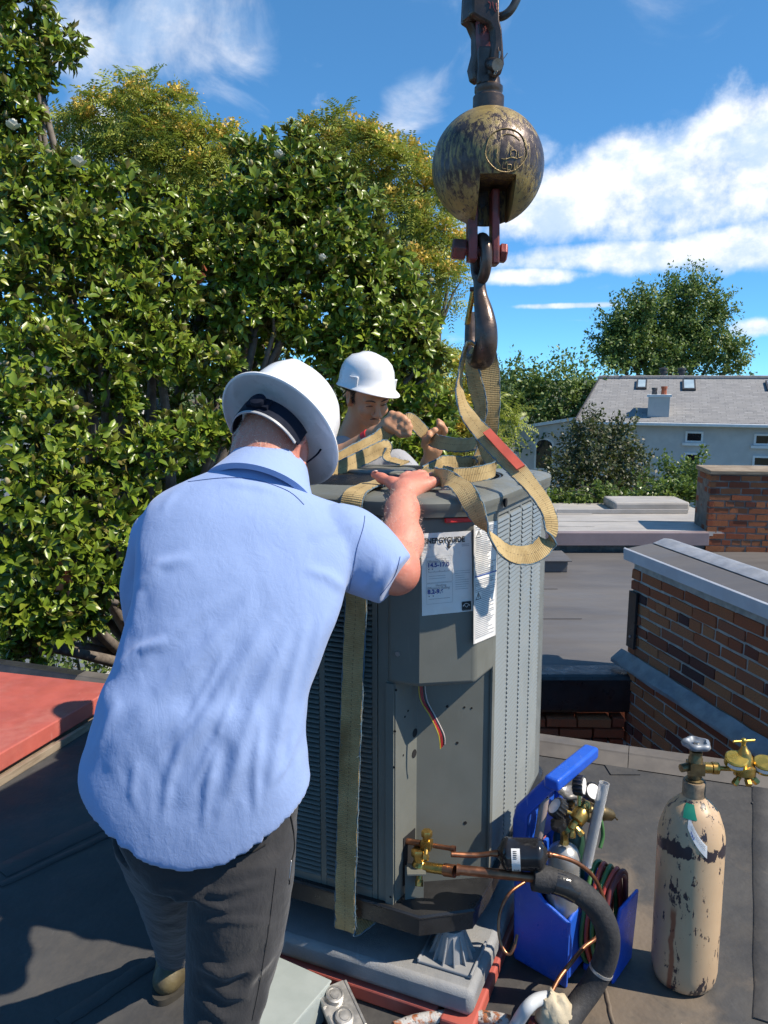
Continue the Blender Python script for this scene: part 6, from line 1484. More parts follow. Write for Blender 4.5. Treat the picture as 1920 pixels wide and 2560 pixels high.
# peeling conduit, grey conduit elbow, putty
m = MB(); pts = [atz(px, py, .03) for px, py in ((985, 2572), (1040, 2553), (1100, 2543), (1160, 2541), (1230, 2546), (1275, 2556))]
m.tube(pts, .0165, 16, smooth=8); mt_, t, b = newmat('peeling_silver_conduit'); c = coords(t)
k = t.mix(t.ramp(t.noise(t.mapping(c, (1, 1, 1)), 34, 6, .7), .46, .56), (.42, .41, .39), (.30, .10, .035)); k = t.mix(t.ramp(t.noise(c, 60, 4), .6, .66), k, (.05, .04, .035)); t.l(k, b.inputs['Base Color']); setb(b, Roughness=.6); t.l(t.bump(t.noise(c, 80, 5), .8, .006), b.inputs['Normal'])
thing('old_conduit', m, mt_, atz(1160, 2541, .0), 'rust-flecked pipe with peeling silver paint at the bottom edge', 'pipe', smooth=60)
m = MB(); m.tube([atz(1272, 2605, .03), atz(1292, 2560, .045), at(1318, 2520, 1.74), at(1342, 2500, 1.765), at(1368, 2494, 1.785)], .0165, 18, smooth=8)
thing('grey_conduit', m, pm('grey_plastic_conduit', (.50, .52, .53), (.45, .47, .48), 8, .35), atz(1300, 2560, .0), 'smooth grey plastic conduit bending into the putty lump', 'conduit', smooth=60)
pp = at(1385, 2535, 1.77); mb = MB(); mb.ball(pp, .046, 28, (1, .9, 1.25))
rgp = random.Random(9)
def crumple(p):
    d_ = V(p) - pp; q = d_.normalized(); return pp + d_*(1 + .10*math.sin(q.x*9+2)*math.sin(q.z*7+q.y*5) + .07*math.sin(q.z*17+q.x*13) + .03*math.sin(q.y*31+q.x*23))
mb.v = [tuple(crumple(v)) for v in mb.v]
thing('putty_lump', mb, pm('beige_duct_putty', (.55, .47, .33), (.44, .37, .25), 14, .8, bump=.5, bscale=50), V((pp.x, pp.y, pp.z-.05)), 'crumpled beige putty lump sealing the pipe penetration', 'putty', smooth=70)
m = MB(); m.cyl(V((pp.x-.05, pp.y-.02, 0)), V((pp.x-.035, pp.y-.01, pp.z-.02)), .03, 16); thing('pipe_boot', m, M['rediron'], V((pp.x-.05, pp.y-.02, 0)), 'rusty red pipe boot beneath the putty lump', 'pipe', smooth=50)
# ------------------------------------------------------------------ body sculpting: blended distance fields meshed by surface nets
class Sdf:
    def __init__(s, lo, hi, h):
        s.lo = np.array(lo, np.float32); s.h = h; s.n = np.ceil((np.array(hi)-np.array(lo))/h).astype(int)+1
        s.d = np.full(s.n, 1.0, np.float32)
    def _reg(s, lo, hi):
        a = np.clip(np.floor((np.array(lo)-s.lo)/s.h).astype(int), 0, s.n-1); b = np.clip(np.ceil((np.array(hi)-s.lo)/s.h).astype(int)+1, 1, s.n)
        if np.any(b <= a): return None
        ax = [s.lo[i] + s.h*np.arange(a[i], b[i], dtype=np.float32) for i in range(3)]
        return tuple(slice(a[i], b[i]) for i in range(3)), np.stack(np.meshgrid(*ax, indexing='ij'), -1)
    def _mix(s, sl, d, k, sub):
        a = s.d[sl]
        if sub: a = -a
        if k > 0:
            h = np.clip(.5 + .5*(a-d)/k, 0, 1); r = a + (d-a)*h - k*h*(1-h)
        else: r = np.minimum(a, d)
        if sub: s.d[sl] = np.maximum(-r, s.d[sl]) if k == 0 else -r
        else: s.d[sl] = r
    def cone(s, a, b, ra, rb, k=.02, sub=False):
        a, b = np.array(a, np.float32), np.array(b, np.float32); m = max(ra, rb) + k + 4*s.h
        q = s._reg(np.minimum(a, b)-m, np.maximum(a, b)+m)
        if q is None: return s
        sl, P = q; ab = b-a; t = np.clip(((P-a)@ab)/max(1e-9, float(ab@ab)), 0, 1)
        d = np.linalg.norm(P - a - t[..., None]*ab, axis=-1) - (ra + t*(rb-ra)); s._mix(sl, d.astype(np.float32), k, sub); return s
    def chain(s, pts, rr, k=.02):
        for i in range(len(pts)-1): s.cone(pts[i], pts[i+1], rr[i], rr[i+1], k)
        return s
    def ell(s, c, r, ax=None, k=.02, sub=False):
        c = np.array(c, np.float32); r = np.array(r, np.float32); m = float(max(r)) + k + 4*s.h
        q = s._reg(c-m, c+m)
        if q is None: return s
        sl, P = q; A = np.array([list(x) for x in ax], np.float32) if ax else np.eye(3, dtype=np.float32)
        L = (P-c)@A.T; k0 = np.linalg.norm(L/r, axis=-1); k1 = np.maximum(1e-6, np.linalg.norm(L/(r*r), axis=-1)); d = k0*(k0-1)/k1
        s._mix(sl, d.astype(np.float32), k, sub); return s
    def mesh(s):
        d = s.d; sg = d < 0; n = s.n
        c8 = [(i, j, k) for i in (0, 1) for j in (0, 1) for k in (0, 1)]
        cnt = np.zeros(n-1, np.int8)
        for i, j, k in c8: cnt += sg[i:n[0]-1+i, j:n[1]-1+j, k:n[2]-1+k]
        I = np.argwhere((cnt > 0) & (cnt < 8)); idx = np.full(n-1, -1, np.int32); idx[tuple(I.T)] = np.arange(len(I))
        val = {c: d[tuple((I+np.array(c)).T)] for c in c8}; acc = np.zeros((len(I), 3)); w = np.zeros(len(I))
        for a in c8:
            for ax in range(3):
                if a[ax] == 0:
                    b = list(a); b[ax] = 1; b = tuple(b); va, vb = val[a], val[b]; m = (va < 0) != (vb < 0)
                    t = np.where(m, va/np.where(m, va-vb, 1), 0); p = np.array(a, float)[None].repeat(len(I), 0); p[:, ax] += t; acc[m] += p[m]; w[m] += 1
        verts = s.lo + s.h*(I + acc/np.maximum(w, 1)[:, None]); F = []
        for ax in range(3):
            u, v = (ax+1) % 3, (ax+2) % 3; e = [slice(None)]*3; f = [slice(None)]*3; e[ax] = slice(0, -1); f[ax] = slice(1, None)
            A, B = sg[tuple(e)], sg[tuple(f)]; J = np.argwhere(A != B)
            ok = (J[:, u] > 0) & (J[:, v] > 0) & (J[:, u] < n[u]-1) & (J[:, v] < n[v]-1); J = J[ok]; ins = A[tuple(J.T)]
            du = np.zeros(3, int); du[u] = 1; dv = np.zeros(3, int); dv[v] = 1
            q = np.stack([idx[tuple((J-du-dv).T)], idx[tuple((J-dv).T)], idx[tuple(J.T)], idx[tuple((J-du).T)]], 1)
            F.append(np.where(ins[:, None], q, q[:, ::-1]))
        return verts, np.concatenate(F)
def join_meshes(parts):
    V_, F_, o = [], [], 0
    for v, f in parts: V_.append(v); F_.append(f+o); o += len(v)
    return np.concatenate(V_), np.concatenate(F_)
def axes(fwd, up_):
    f = V(fwd).normalized(); u = V(up_); u = (u - f*u.dot(f)).normalized(); r = f.cross(u).normalized(); return r, f, u   # r = the person's right
def head_sdf(S_, C, ax, sc=1.0, neck=None, face=True, ear=(0.0, 0.0, 1.0)):
    r, f, u = ax; C = V(C)
    def p(a, b, c): return C + r*(a*sc) + f*(b*sc) + u*(c*sc)
    S_.ell(p(0, -.008, .022), (.077*sc, .098*sc, .098*sc), ax, .02)
    S_.ell(p(0, .030, -.045), (.060*sc, .062*sc, .066*sc), ax, .03)
    S_.ell(p(0, .070, -.094), (.026*sc, .020*sc, .020*sc), ax, .025)
    S_.ell(p(0, -.050, -.030), (.062*sc, .050*sc, .055*sc), ax, .03)
    if face:
        for s in (-1, 1):
            S_.cone(p(.012*s, .094, .022), p(.045*s, .080, .020), .010*sc, .010*sc, .014)
            S_.ell(p(.032*s, .101, .000), (.016*sc, .015*sc, .011*sc), ax, .010, sub=True)
            S_.ell(p(.032*s, .080, .000), (.013*sc, .013*sc, .011*sc), ax, .004)
            S_.ell(p(.040*s, .070, -.032), (.022*sc, .020*sc, .020*sc), ax, .02)
            S_.ell(p(.013*s, .104, -.040), (.009*sc, .011*sc, .008*sc), ax, .008)
        S_.cone(p(0, .092, .012), p(0, .116, -.034), .008*sc, .0125*sc, .012)
        S_.ell(p(0, .094, -.062), (.024*sc, .010*sc, .006*sc), ax, .008); S_.ell(p(0, .092, -.074), (.021*sc, .010*sc, .007*sc), ax, .008)
        S_.ell(p(0, .106, -.068), (.024*sc, .008*sc, .0018*sc), ax, .003, sub=True)
    eb, ez, es = ear
    for s in (-1, 1):
        ea = (V(r*s*.93 - f*.35).normalized(), f, u)
        def q(a, b, c, s=s): return C + r*((.080 + (a-.080)*es)*s*sc) + f*((eb + b*es)*sc) + u*((ez + c*es)*sc)
        S_.ell(q(.081, -.006, -.006), (.011*sc*es, .021*sc*es, .034*sc*es), ea, .008); S_.ell(q(.091, -.000, .002), (.006*sc*es, .012*sc*es, .020*sc*es), ea, .006, sub=True)
        S_.cone(q(.088, -.022, .012), q(.090, -.012, .026), .005*sc, .005*sc, .006); S_.cone(q(.088, -.022, .012), q(.084, -.016, -.020), .005*sc, .005*sc, .006)
    if neck is not None: S_.cone(p(0, -.028, -.060), neck, .060*sc, .066*sc, .03)
def skin_mat(name, c1, c2, c3, scl=8):
    m, t, b = newmat(name); c = coords(t)
    k = t.mix(t.ramp(t.noise(c, scl, 5, .6), .35, .68), c1, c2); k = t.mix(t.ramp(t.noise(c, 46, 5, .7), .55, .75, 0, .5), k, c3)
    t.l(k, b.inputs['Base Color']); setb(b, Roughness=.52, Specular_IOR_Level=.4, Subsurface_Weight=.12, Subsurface_Radius=(.012, .004, .002), Subsurface_Scale=.5)
    t.l(t.bump(t.noise(c, 160, 4), .22, .003), b.inputs['Normal']); return m
M['skin1'] = skin_mat('sunburnt_skin', (.62, .27, .19), (.56, .19, .13), (.68, .38, .28))
M['skin2'] = skin_mat('olive_skin', (.56, .285, .155), (.48, .235, .125), (.60, .33, .18))
M['hatwhite'] = pm('white_hard_hat_plastic', (.80, .80, .80), (.76, .76, .76), 8, .28, bump=.03, rvar=.05)
grime(M['hatwhite'], (.60, .58, .54), .30, 9, .56, .8, scratch=.18, sc=(.55, .54, .52))
M['hatband'] = pm('navy_suspension_band', (.008, .011, .022), (.012, .016, .03), 12, .75, spec=.15)
M['hatgrey'] = pm('grey_suspension_clip', (.40, .41, .42), (.33, .34, .35), 12, .45)
def cloth(name, c1, c2, sc=3.0, wr=.5, rough=.85, sheen=.2):
    m, t, b = newmat(name); c = coords(t)
    k = t.mix(t.ramp(t.noise(c, sc, 5), .3, .7), c1, c2); t.l(k, b.inputs['Base Color']); setb(b, Roughness=rough, Specular_IOR_Level=.2, Sheen_Weight=sheen)
    w1 = t.noise(t.mapping(c, (1, 1, .55), (.3, .4, .2)), 22, 5, .6, .8); w2 = t.noise(c, 70, 4, .6, .6); w3 = t.noise(c, 420, 2)
    cr = t.math('ABSOLUTE', t.math('SUBTRACT', t.noise(t.mapping(c, (1, 1, .6), (.5, .2, .7)), 13, 5, .62, .5), .5)); w1 = t.math('ADD', t.math('MULTIPLY', w1, .75), t.math('MULTIPLY', t.ramp(cr, .0, .16), .11))
    h = t.math('ADD', t.math('MULTIPLY', w1, 1.0), t.math('ADD', t.math('MULTIPLY', w2, .25), t.math('MULTIPLY', w3, .05)))
    t.l(t.bump(h, wr, .012), b.inputs['Normal']); return m
M['shirt'] = cloth('light_blue_work_shirt', (.285, .385, .635), (.265, .36, .60), 3, .20)
M['pants'] = cloth('charcoal_trousers', (.030, .030, .032), (.040, .039, .041), 4, .40)
M['tee'] = cloth('grey_tshirt', (.36, .36, .37), (.32, .32, .33), 5, .5)
M['seam'] = pm('dark_seam_thread', (.07, .12, .30), (.06, .10, .26), 20, .9)
def ring_px(L, Rr, Y, b, n=64, bend=2.4, depth_dir=None, yoff=0.0):
    """one clothing ring: left and right outline pixels at distance Y, half depth b"""
    l, r_ = at(*L, Y), at(*Rr, Y); c = (l+r_)/2; u = (r_-l)/2; dn = V(depth_dir or (0, 1, .25)); dn = (dn - u.normalized()*dn.dot(u.normalized())).normalized()
    pts = []
    for k in range(n):
        a = 2*math.pi*k/n; ca, sa = math.cos(a), math.sin(a); e = 2/bend
        pts.append(c + u*(math.copysign(abs(ca)**e, ca)) + dn*(b*math.copysign(abs(sa)**e, sa)))
    return pts
def resample_rings(rings, m):
    """smooth interpolation between rings"""
    n = len(rings[0]); cols = [catmull([r[k] for r in rings], m) for k in range(n)]; return [[cols[k][i] for k in range(n)] for i in range(len(cols[0]))]
def fold_field(px, py, folds):
    """height added by creases; every fold is (points, width in px, height in m)"""
    H = np.zeros_like(px)
    for pts, wd, amp in folds:
        best = np.full_like(px, 1e9); tt = np.zeros_like(px); L = 0; segs = []
        for (x0, y0), (x1, y1) in zip(pts, pts[1:]):
            l = math.hypot(x1-x0, y1-y0); segs.append((x0, y0, x1, y1, l, L)); L += l
        for x0, y0, x1, y1, l, s0 in segs:
            t = np.clip(((px-x0)*(x1-x0)+(py-y0)*(y1-y0))/(l*l), 0, 1); d = np.hypot(px-x0-t*(x1-x0), py-y0-t*(y1-y0))
            m = d < best; best = np.where(m, d, best); tt = np.where(m, (s0+t*l)/L, tt)
        env = np.clip(np.minimum(tt, 1-tt)*4, 0.0, 1)**.8 + .0
        g = np.exp(-(best/wd)**2) - .45*np.exp(-(best/(2.4*wd))**2)
        H += amp*env*g
    return H
def remesh_obj(name, mb, voxel, mat, parent, smooth_iter=2, disp=None):
    o = mb.obj('tmp_'+name, None); md = o.modifiers.new('r', 'REMESH'); md.mode = 'VOXEL'; md.voxel_size = voxel; md.use_smooth_shade = True
    if smooth_iter: sm = o.modifiers.new('s', 'SMOOTH'); sm.factor = .5; sm.iterations = smooth_iter
    bpy.context.view_layer.update(); me = bpy.data.meshes.new_from_object(o.evaluated_get(bpy.context.evaluated_depsgraph_get()))
    if o in ON_ROOF: ON_ROOF.remove(o)
    bpy.data.objects.remove(o); nv = len(me.vertices); co = np.empty(nv*3, np.float32); me.vertices.foreach_get('co', co); co = co.reshape(-1, 3)
    no = np.empty(nv*3, np.float32); me.vertices.foreach_get('normal', no); no = no.reshape(-1, 3)
    if disp is not None: co = co + no*disp(co, no)[:, None]
    org = np.array(ORG[parent], np.float32); me.vertices.foreach_set('co', (co-org).ravel().astype(np.float32)); me.name = name
    me.materials.clear(); me.materials.append(mat); me.polygons.foreach_set('use_smooth', [True]*len(me.polygons)); me.update()
    return link(name, me, parent)
def wrinkle(co, f, seed=0):
    """soft pseudo-random relief"""
    x, y, z = co[:, 0], co[:, 1], co[:, 2]; g = np.zeros(len(co))
    rg = np.random.default_rng(seed)
    for k in range(7):
        d = rg.normal(size=3); d /= np.linalg.norm(d); fr = f*(1+.5*k); g += np.sin((x*d[0]+y*d[1]+z*d[2])*fr + rg.random()*6 + 1.3*np.sin((y*d[0]-z*d[1]+x*d[2])*fr*.6))/(1+.5*k)
    return g/3
from mathutils.bvhtree import BVHTree
def bvh_of(o):
    dg = bpy.context.evaluated_depsgraph_get(); me = o.data; org = ORG[o]
    return BVHTree.FromPolygons([v.co + org for v in me.vertices], [tuple(p.vertices) for p in me.polygons])
def cast_line(bv, pts, off=.001, n=8):
    out = []
    P = catmull([V((x, y, 0)) for x, y in pts], n)
    for p in P:
        h = bv.ray_cast(V((0, 0, CAM_H)), ray(p.x, p.y).normalized())
        if h[0] is not None: out.append(h[0] + h[1]*off)
    return out
def hat_frame(fwd, up_): return axes(fwd, up_)
# ------------------------------------------------------------------ the man in the blue shirt
set_frame('roof')
man1 = empty('person', V((-.42, 1.55, 0)), 'man in light blue shirt and full-brim white hard hat, seen from behind', 'person')
# ---- shirt
tor = [((203, 1925), (776, 1958), 1.43, .112), ((208, 1880), (768, 1905), 1.435, .116), ((226, 1829), (764, 1840), 1.445, .120), ((262, 1713), (770, 1736), 1.465, .124), ((292, 1640), (797, 1655), 1.490, .124),
       ((318, 1550), (842, 1545), 1.520, .126), ((338, 1480), (864, 1475), 1.548, .128), ((345, 1390), (885, 1390), 1.585, .130), ((352, 1310), (898, 1320), 1.620, .120), ((385, 1245), (868, 1275), 1.655, .105), ((470, 1200), (815, 1248), 1.690, .088), ((560, 1170), (762, 1230), 1.715, .075), ((590, 1160), (745, 1218), 1.730, .068)]
rings = [ring_px(L, R_, Y, b, 72, 2.5, (0, 1, .25 if i < 8 else (.25, .1, -.1, -.32, -.45)[i-8])) for i, (L, R_, Y, b) in enumerate(tor)]
# shirt tail: the hem drops at the back
for i, dz in ((0, .118), (1, .074), (2, .034)):
    for k in range(72):
        s = -math.sin(2*math.pi*k/72); c = math.cos(2*math.pi*k/72); w_ = max(0, s)*.8 + .2*max(0, 1-abs(c)); rings[i][k] = rings[i][k] + V((0, 0, -dz*max(0, (1-abs(c+.02)**1.2))*(1 if s > 0 else .75)))
c0_ = sum(rings[0], V((0, 0, 0)))/72
ins = [[c0_ + V(((p-c0_).x*q, (p-c0_).y*q, (p-c0_).z*q + dz)) for p in rings[0]] for q, dz in ((.25, .10), (.80, .045), (.90, .012), (.945, .000), (.975, -.006))]
mb = MB(); mb.loft(ins + resample_rings(rings, 6))
def oval(c, d, ra, rb, n=32, upv=(0, 0, 1)):
    x, y, z = frame(d, V(upv)); return [V(c) + x*(ra*math.cos(2*math.pi*k/n)) + y*(rb*math.sin(2*math.pi*k/n)) for k in range(n)]
# right sleeve out to the cuff
SR = [(at(800, 1340, 1.66), .085), (at(850, 1358, 1.645), .090), (at(900, 1388, 1.628), .087), (at(945, 1418, 1.612), .076), (at(975, 1440, 1.602), .066), (at(988, 1450, 1.598), .062)]
dr = (SR[-1][0]-SR[1][0]).normalized()
mb2 = MB(); mb2.loft(resample_rings([oval(c, dr, r_, r_*1.02) for c, r_ in SR], 4)); 
# left sleeve and arm reaching forward
SLv = [(at(445, 1335, 1.64), .082), (at(408, 1372, 1.655), .082), (at(388, 1440, 1.68), .076), (at(380, 1510, 1.72), .068), (at(380, 1560, 1.765), .062)]
mb3 = MB(); mb3.loft(resample_rings([oval(c, V((-.1, .75, -.6)) if i > 1 else V((-.6, .3, -.6)), r_, r_) for i, (c, r_) in enumerate(SLv)], 4))
for q in (mb2, mb3): mb._add(q.v, q.f)
folds = [ # creases fanning from the pulled shoulder to the hanging tail, plus sleeve and waist folds
 ([(640, 1500), (500, 1640), (330, 1800)], 26, .013), ([(690, 1540), (560, 1720), (400, 1960)], 24, .014), ([(735, 1560), (640, 1760), (545, 2060)], 20, .012), ([(770, 1540), (720, 1740), (660, 2030)], 16, .011), ([(815, 1520), (775, 1680), (735, 1900)], 13, .009),
 ([(600, 1470), (430, 1580), (290, 1700)], 22, .010), ([(480, 1390), (400, 1412), (345, 1470), (322, 1560)], 16, .015), ([(420, 1600), (340, 1625), (280, 1690)], 15, .013), ([(660, 1780), (640, 1900), (640, 2080)], 12, .008), ([(560, 1820), (520, 1960), (505, 2120)], 12, .008), ([(460, 1840), (420, 1960), (400, 2090)], 13, .008), ([(740, 1830), (720, 1900), (690, 1960)], 10, .009),
 ([(915, 1292), (850, 1320), (770, 1345)], 13, .006), ([(872, 1478), (820, 1440), (760, 1420)], 15, .007), ([(700, 1230), (640, 1215), (560, 1205)], 10, .005), ([(480, 1200), (440, 1225), (400, 1275)], 11, .007), ([(900, 1480), (935, 1440), (950, 1400)], 12, .007), ([(950, 1480), (968, 1450), (985, 1400)], 9, .005), ([(300, 1750), (260, 1830), (235, 1900)], 15, .009), ([(340, 1900), (330, 1980), (350, 2060)], 13, .007), ([(580, 1600), (470, 1800), (380, 1900)], 10, .006), ([(620, 1640), (560, 1800), (470, 1990)], 9, .006)]
def shirt_disp(co, no):
    px, py, dp = project(co); v = unit_rows(np.array([0, 0, CAM_H]) - co); f = np.clip((no*v).sum(1)*1.6, 0, 1)
    low = np.clip((py-1480)/450, 0, 1)
    hem = np.interp(px, [190, 203, 300, 400, 500, 620, 720, 778, 800], [1920, 1935, 2040, 2095, 2120, 2090, 2020, 1962, 1955]); at_ = np.clip((hem-14-py)/85, 0, 1)
    return at_*(fold_field(px, py, folds)*f*.72 + wrinkle(co*np.array([1.2, 1, .7]), 24, 3)*.0034*(.35+low) + wrinkle(co*np.array([1.5, 1, .6]), 55, 8)*.0014*(.3+low))
shirt = remesh_obj('shirt', mb, .0062, M['shirt'], man1, 9, shirt_disp)
bv = bvh_of(shirt)
def seam_line(pts, r_=.0006, mat=None, name='seam'):
    q = cast_line(bv, pts)
    if len(q) > 2: m = MB(); m.tube(q, r_, 5); m.obj(name, mat or M['seam'], shirt, 180)
seam_line([(912, 1290), (908, 1320), (893, 1370), (884, 1420), (872, 1476)]); seam_line([(470, 1205), (560, 1195), (640, 1200), (720, 1228), (760, 1262)])
seam_line([(1000, 1392), (985, 1440), (950, 1488)], .0008)
# collar: stand and fall around the neck
cc_ = at(668, 1186, 1.735); cd_ = (at(692, 1120, 1.79) - cc_).normalized()
pr = [(.066, -.012), (.068, .026), (.071, .036), (.076, .036), (.082, .020), (.090, -.006), (.100, -.030), (.112, -.060), (.100, -.066), (.080, -.030), (.070, -.020)]
cxr = V((.96, .05, -.28))
mbc = MB(); mbc.lathe(pr + [pr[0]], cc_, cd_, 56, cap=False, xdir=cxr, mod=lambda a, h: 1.12-.14*abs(math.sin(a))+.03*math.cos(2*a))
mbc.obj('collar', M['shirt'], shirt, 60)
# ---- trousers
mbp = MB()
wst = [ring_px((290, 1900), (758, 1920), 1.455, .088, 48), ring_px((290, 1990), (742, 2020), 1.455, .096, 48), ring_px((310, 2080), (738, 2090), 1.45, .105, 48), ring_px((350, 2150), (735, 2150), 1.45, .105, 48)]
mbp.loft(resample_rings(wst, 4))
def leg_rings(lst, n=40): return [ring_px((x0, y), (x1, y2), Y, b, n, 2.1) for x0, y, x1, y2, Y, b in lst]
near = leg_rings([(470, 2080, 742, 2075, 1.445, .100), (478, 2160, 738, 2140, 1.435, .106), (474, 2230, 732, 2210, 1.43, .108), (470, 2310, 722, 2300, 1.425, .098), (466, 2400, 700, 2390, 1.42, .092), (463, 2480, 676, 2470, 1.405, .090), (461, 2560, 652, 2550, 1.385, .088), (462, 2680, 640, 2670, 1.36, .085), (468, 2800, 640, 2790, 1.345, .085), (470, 2880, 650, 2875, 1.34, .088)])
q = MB(); q.loft(resample_rings(near, 5)); mbp._add(q.v, q.f)
far = [(at(420, 2060, 1.50), .115), (at(430, 2130, 1.57), .105), (at(436, 2200, 1.66), .092), (at(438, 2260, 1.75), .080), (at(439, 2310, 1.84), .070), (at(440, 2350, 1.91), .062), (at(440, 2378, 1.955), .058)]
q = MB(); q.loft(resample_rings([oval(c, (far[min(i+1, len(far)-1)][0]-far[max(i-1, 0)][0]), r_, r_) for i, (c, r_) in enumerate(far)], 4)); mbp._add(q.v, q.f)
pf_ = [([(480, 2230), (560, 2235), (680, 2200)], 12, .008), ([(478, 2250), (570, 2275), (600, 2255)], 12, .009), ([(476, 2320), (560, 2300), (700, 2310)], 11, .006), ([(640, 2410), (560, 2440), (490, 2400)], 16, .016), ([(690, 2380), (640, 2430), (600, 2480)], 16, .014), ([(500, 2440), (570, 2490), (640, 2480)], 16, .012), ([(480, 2480), (560, 2550), (600, 2540)], 13, .010), ([(670, 2470), (650, 2540), (640, 2600)], 10, .008), ([(520, 2130), (620, 2120), (720, 2070)], 10, .005), ([(400, 2260), (440, 2250), (470, 2262)], 7, .008), ([(400, 2290), (440, 2283), (470, 2292)], 6, .008), ([(402, 2325), (440, 2318), (470, 2328)], 7, .009), ([(400, 2220), (440, 2215), (470, 2225)], 8, .007)]
def pants_disp(co, no):
    px, py, dp = project(co); v = unit_rows(np.array([0, 0, CAM_H]) - co); f = np.clip((no*v).sum(1)*1.6, 0, 1)
    return fold_field(px, py, pf_)*f + wrinkle(co, 30, 5)*.0035 + wrinkle(co, 60, 6)*.0015
pants = remesh_obj('trousers', mbp, .0068, M['pants'], man1, 3, pants_disp)
bv = bvh_of(pants)
def pseam(pts, r_, mat, name):
    q_ = cast_line(bv, pts)
    if len(q_) > 2: m = MB(); m.tube(q_, r_, 5); m.obj(name, mat, pants, 180)
M['pseam'] = pm('black_seam', (.012, .011, .011), (.016, .015, .015), 20, .9)
pseam([(726, 2040), (733, 2080), (735, 2120), (727, 2160), (722, 2210)], .0016, M['pseam'], 'pocket_zip'); pseam([(727, 2150), (722, 2200)], .0013, M['steel'], 'zip_pull'); pseam([(560, 2150), (620, 2135), (665, 2110)], .0014, M['pseam'], 'pocket_edge'); pseam([(690, 2170), (670, 2330), (650, 2450), (630, 2550)], .0006, M['pseam'], 'leg_seam')
# ---- boots
M['boot'] = pm('olive_brown_boot_leather', (.13, .105, .05), (.075, .06, .035), 14, .55, bump=.35, bscale=70); M['sole'] = pm('dark_boot_sole', (.05, .045, .035), (.03, .028, .024), 12, .8)
def boot(ank, toe_dir, nm):
    a = V(ank); td = V(toe_dir).normalized(); S_ = Sdf((a.x-.3, a.y-.3, -.01), (a.x+.3, a.y+.3, a.z+.12), .005); g0 = V((a.x, a.y, 0))
    S_.cone(a + ZV*.05, g0 + ZV*.06, .054, .050, .03); S_.cone(g0 - td*.05 + ZV*.042, g0 + td*.10 + ZV*.045, .040, .044, .03); S_.cone(g0 + td*.10 + ZV*.042, g0 + td*.19 + ZV*.040, .044, .036, .02)
    S_.d = np.maximum(S_.d, -( (S_.lo[2]+S_.h*np.arange(S_.n[2], dtype=np.float32)) - .016)[None, None, :]); v, f = S_.mesh(); b_ = arrays_obj('boot', v, f, M['boot'], man1)
    sd = V((-td.y, td.x, 0)); m = MB(); out = [g0 + td*(.245*math.cos(t_)*(1 if math.cos(t_) > 0 else .42)) + sd*(.050*math.sin(t_)) for t_ in np.linspace(0, 2*math.pi, 28, endpoint=False)]; m.prism([p + ZV*.001 for p in out], ZV*.018); m.obj('sole', M['sole'], b_, 40)
boot(far[-1][0] + V((0, .0, -.02)), (.25, 1, 0), 'far'); fa = ring_px((470, 2880), (650, 2875), 1.34, .05); boot(V((sum(p.x for p in fa)/len(fa), 1.34, .10)), (.2, 1, 0), 'near')
# ---- body: torso, legs, head, arms as one figure
HC = at(691, 1112, 1.80); hax = axes((.34, .80, -.50), (.30, .50, .81))
nk = at(664, 1200, 1.72)
S_ = Sdf((-.72, 1.18, .02), (.20, 2.22, 1.66), .0052)
cen = [sum(r_, V((0, 0, 0)))/len(r_) for r_ in rings]
fw_ = V((0, .03, 0))
S_.chain([cen[1]+fw_, cen[4]+fw_, cen[6]+fw_, cen[8]+fw_, nk + V((0, .01, -.02))], [.060, .060, .068, .055, .050], .03)
S_.cone(at(830, 1385, 1.67), at(450, 1360, 1.67), .040, .040, .03)
S_.chain([at(640, 2080, 1.45), at(600, 2300, 1.42), at(565, 2520, 1.39), at(556, 2850, 1.345)], [.060, .050, .045, .040], .02); S_.chain([far[0][0], far[2][0], far[4][0], far[6][0] - ZV*.02], [.060, .050, .04, .036], .02)
S_.cone(cen[1]+fw_, at(620, 2060, 1.45), .075, .06, .02); S_.cone(cen[1]+fw_, far[0][0], .075, .06, .02)
head_sdf(S_, HC, hax, 1.0, nk, True, (-.016, -.026, 1.25)); S_.cone(nk, HC - hax[2]*.05 - hax[1]*.02, .066, .066, .03)
# right arm: shoulder, elbow, wrist
sh, el, wr = at(860, 1355, 1.655), at(990, 1428, 1.640), at(1010, 1232, 1.905)
S_.cone(sh, el, .058, .047, .04); mid = el.lerp(wr, .35)
S_.chain([el, mid + V((.004, 0, 0)), el.lerp(wr, .75), wr], [.046, .0475, .037, .030], .03)
# left arm, mostly hidden, resting a hand on the cap edge
elL, wrL = SLv[-1][0], at(420, 1300, 2.02)
wrL = up(.62, .05, 1.43); S_.chain([SLv[1][0], SLv[3][0], elL, elL.lerp(wrL, .4), wrL], [.058, .050, .046, .046, .030], .03)
S_.ell(wrL + V((.03, .05, -.005)), (.045, .055, .018), None, .02)
for k in range(4): S_.cone(wrL + V((.01+.018*k, .08, -.01)), wrL + V((.02+.024*k, .15, -.016)), .0095, .008, .006)
S_.cone(wrL + V((.05, .03, -.006)), wrL + V((.09, .06, -.014)), .011, .009, .008)
body = S_.mesh()
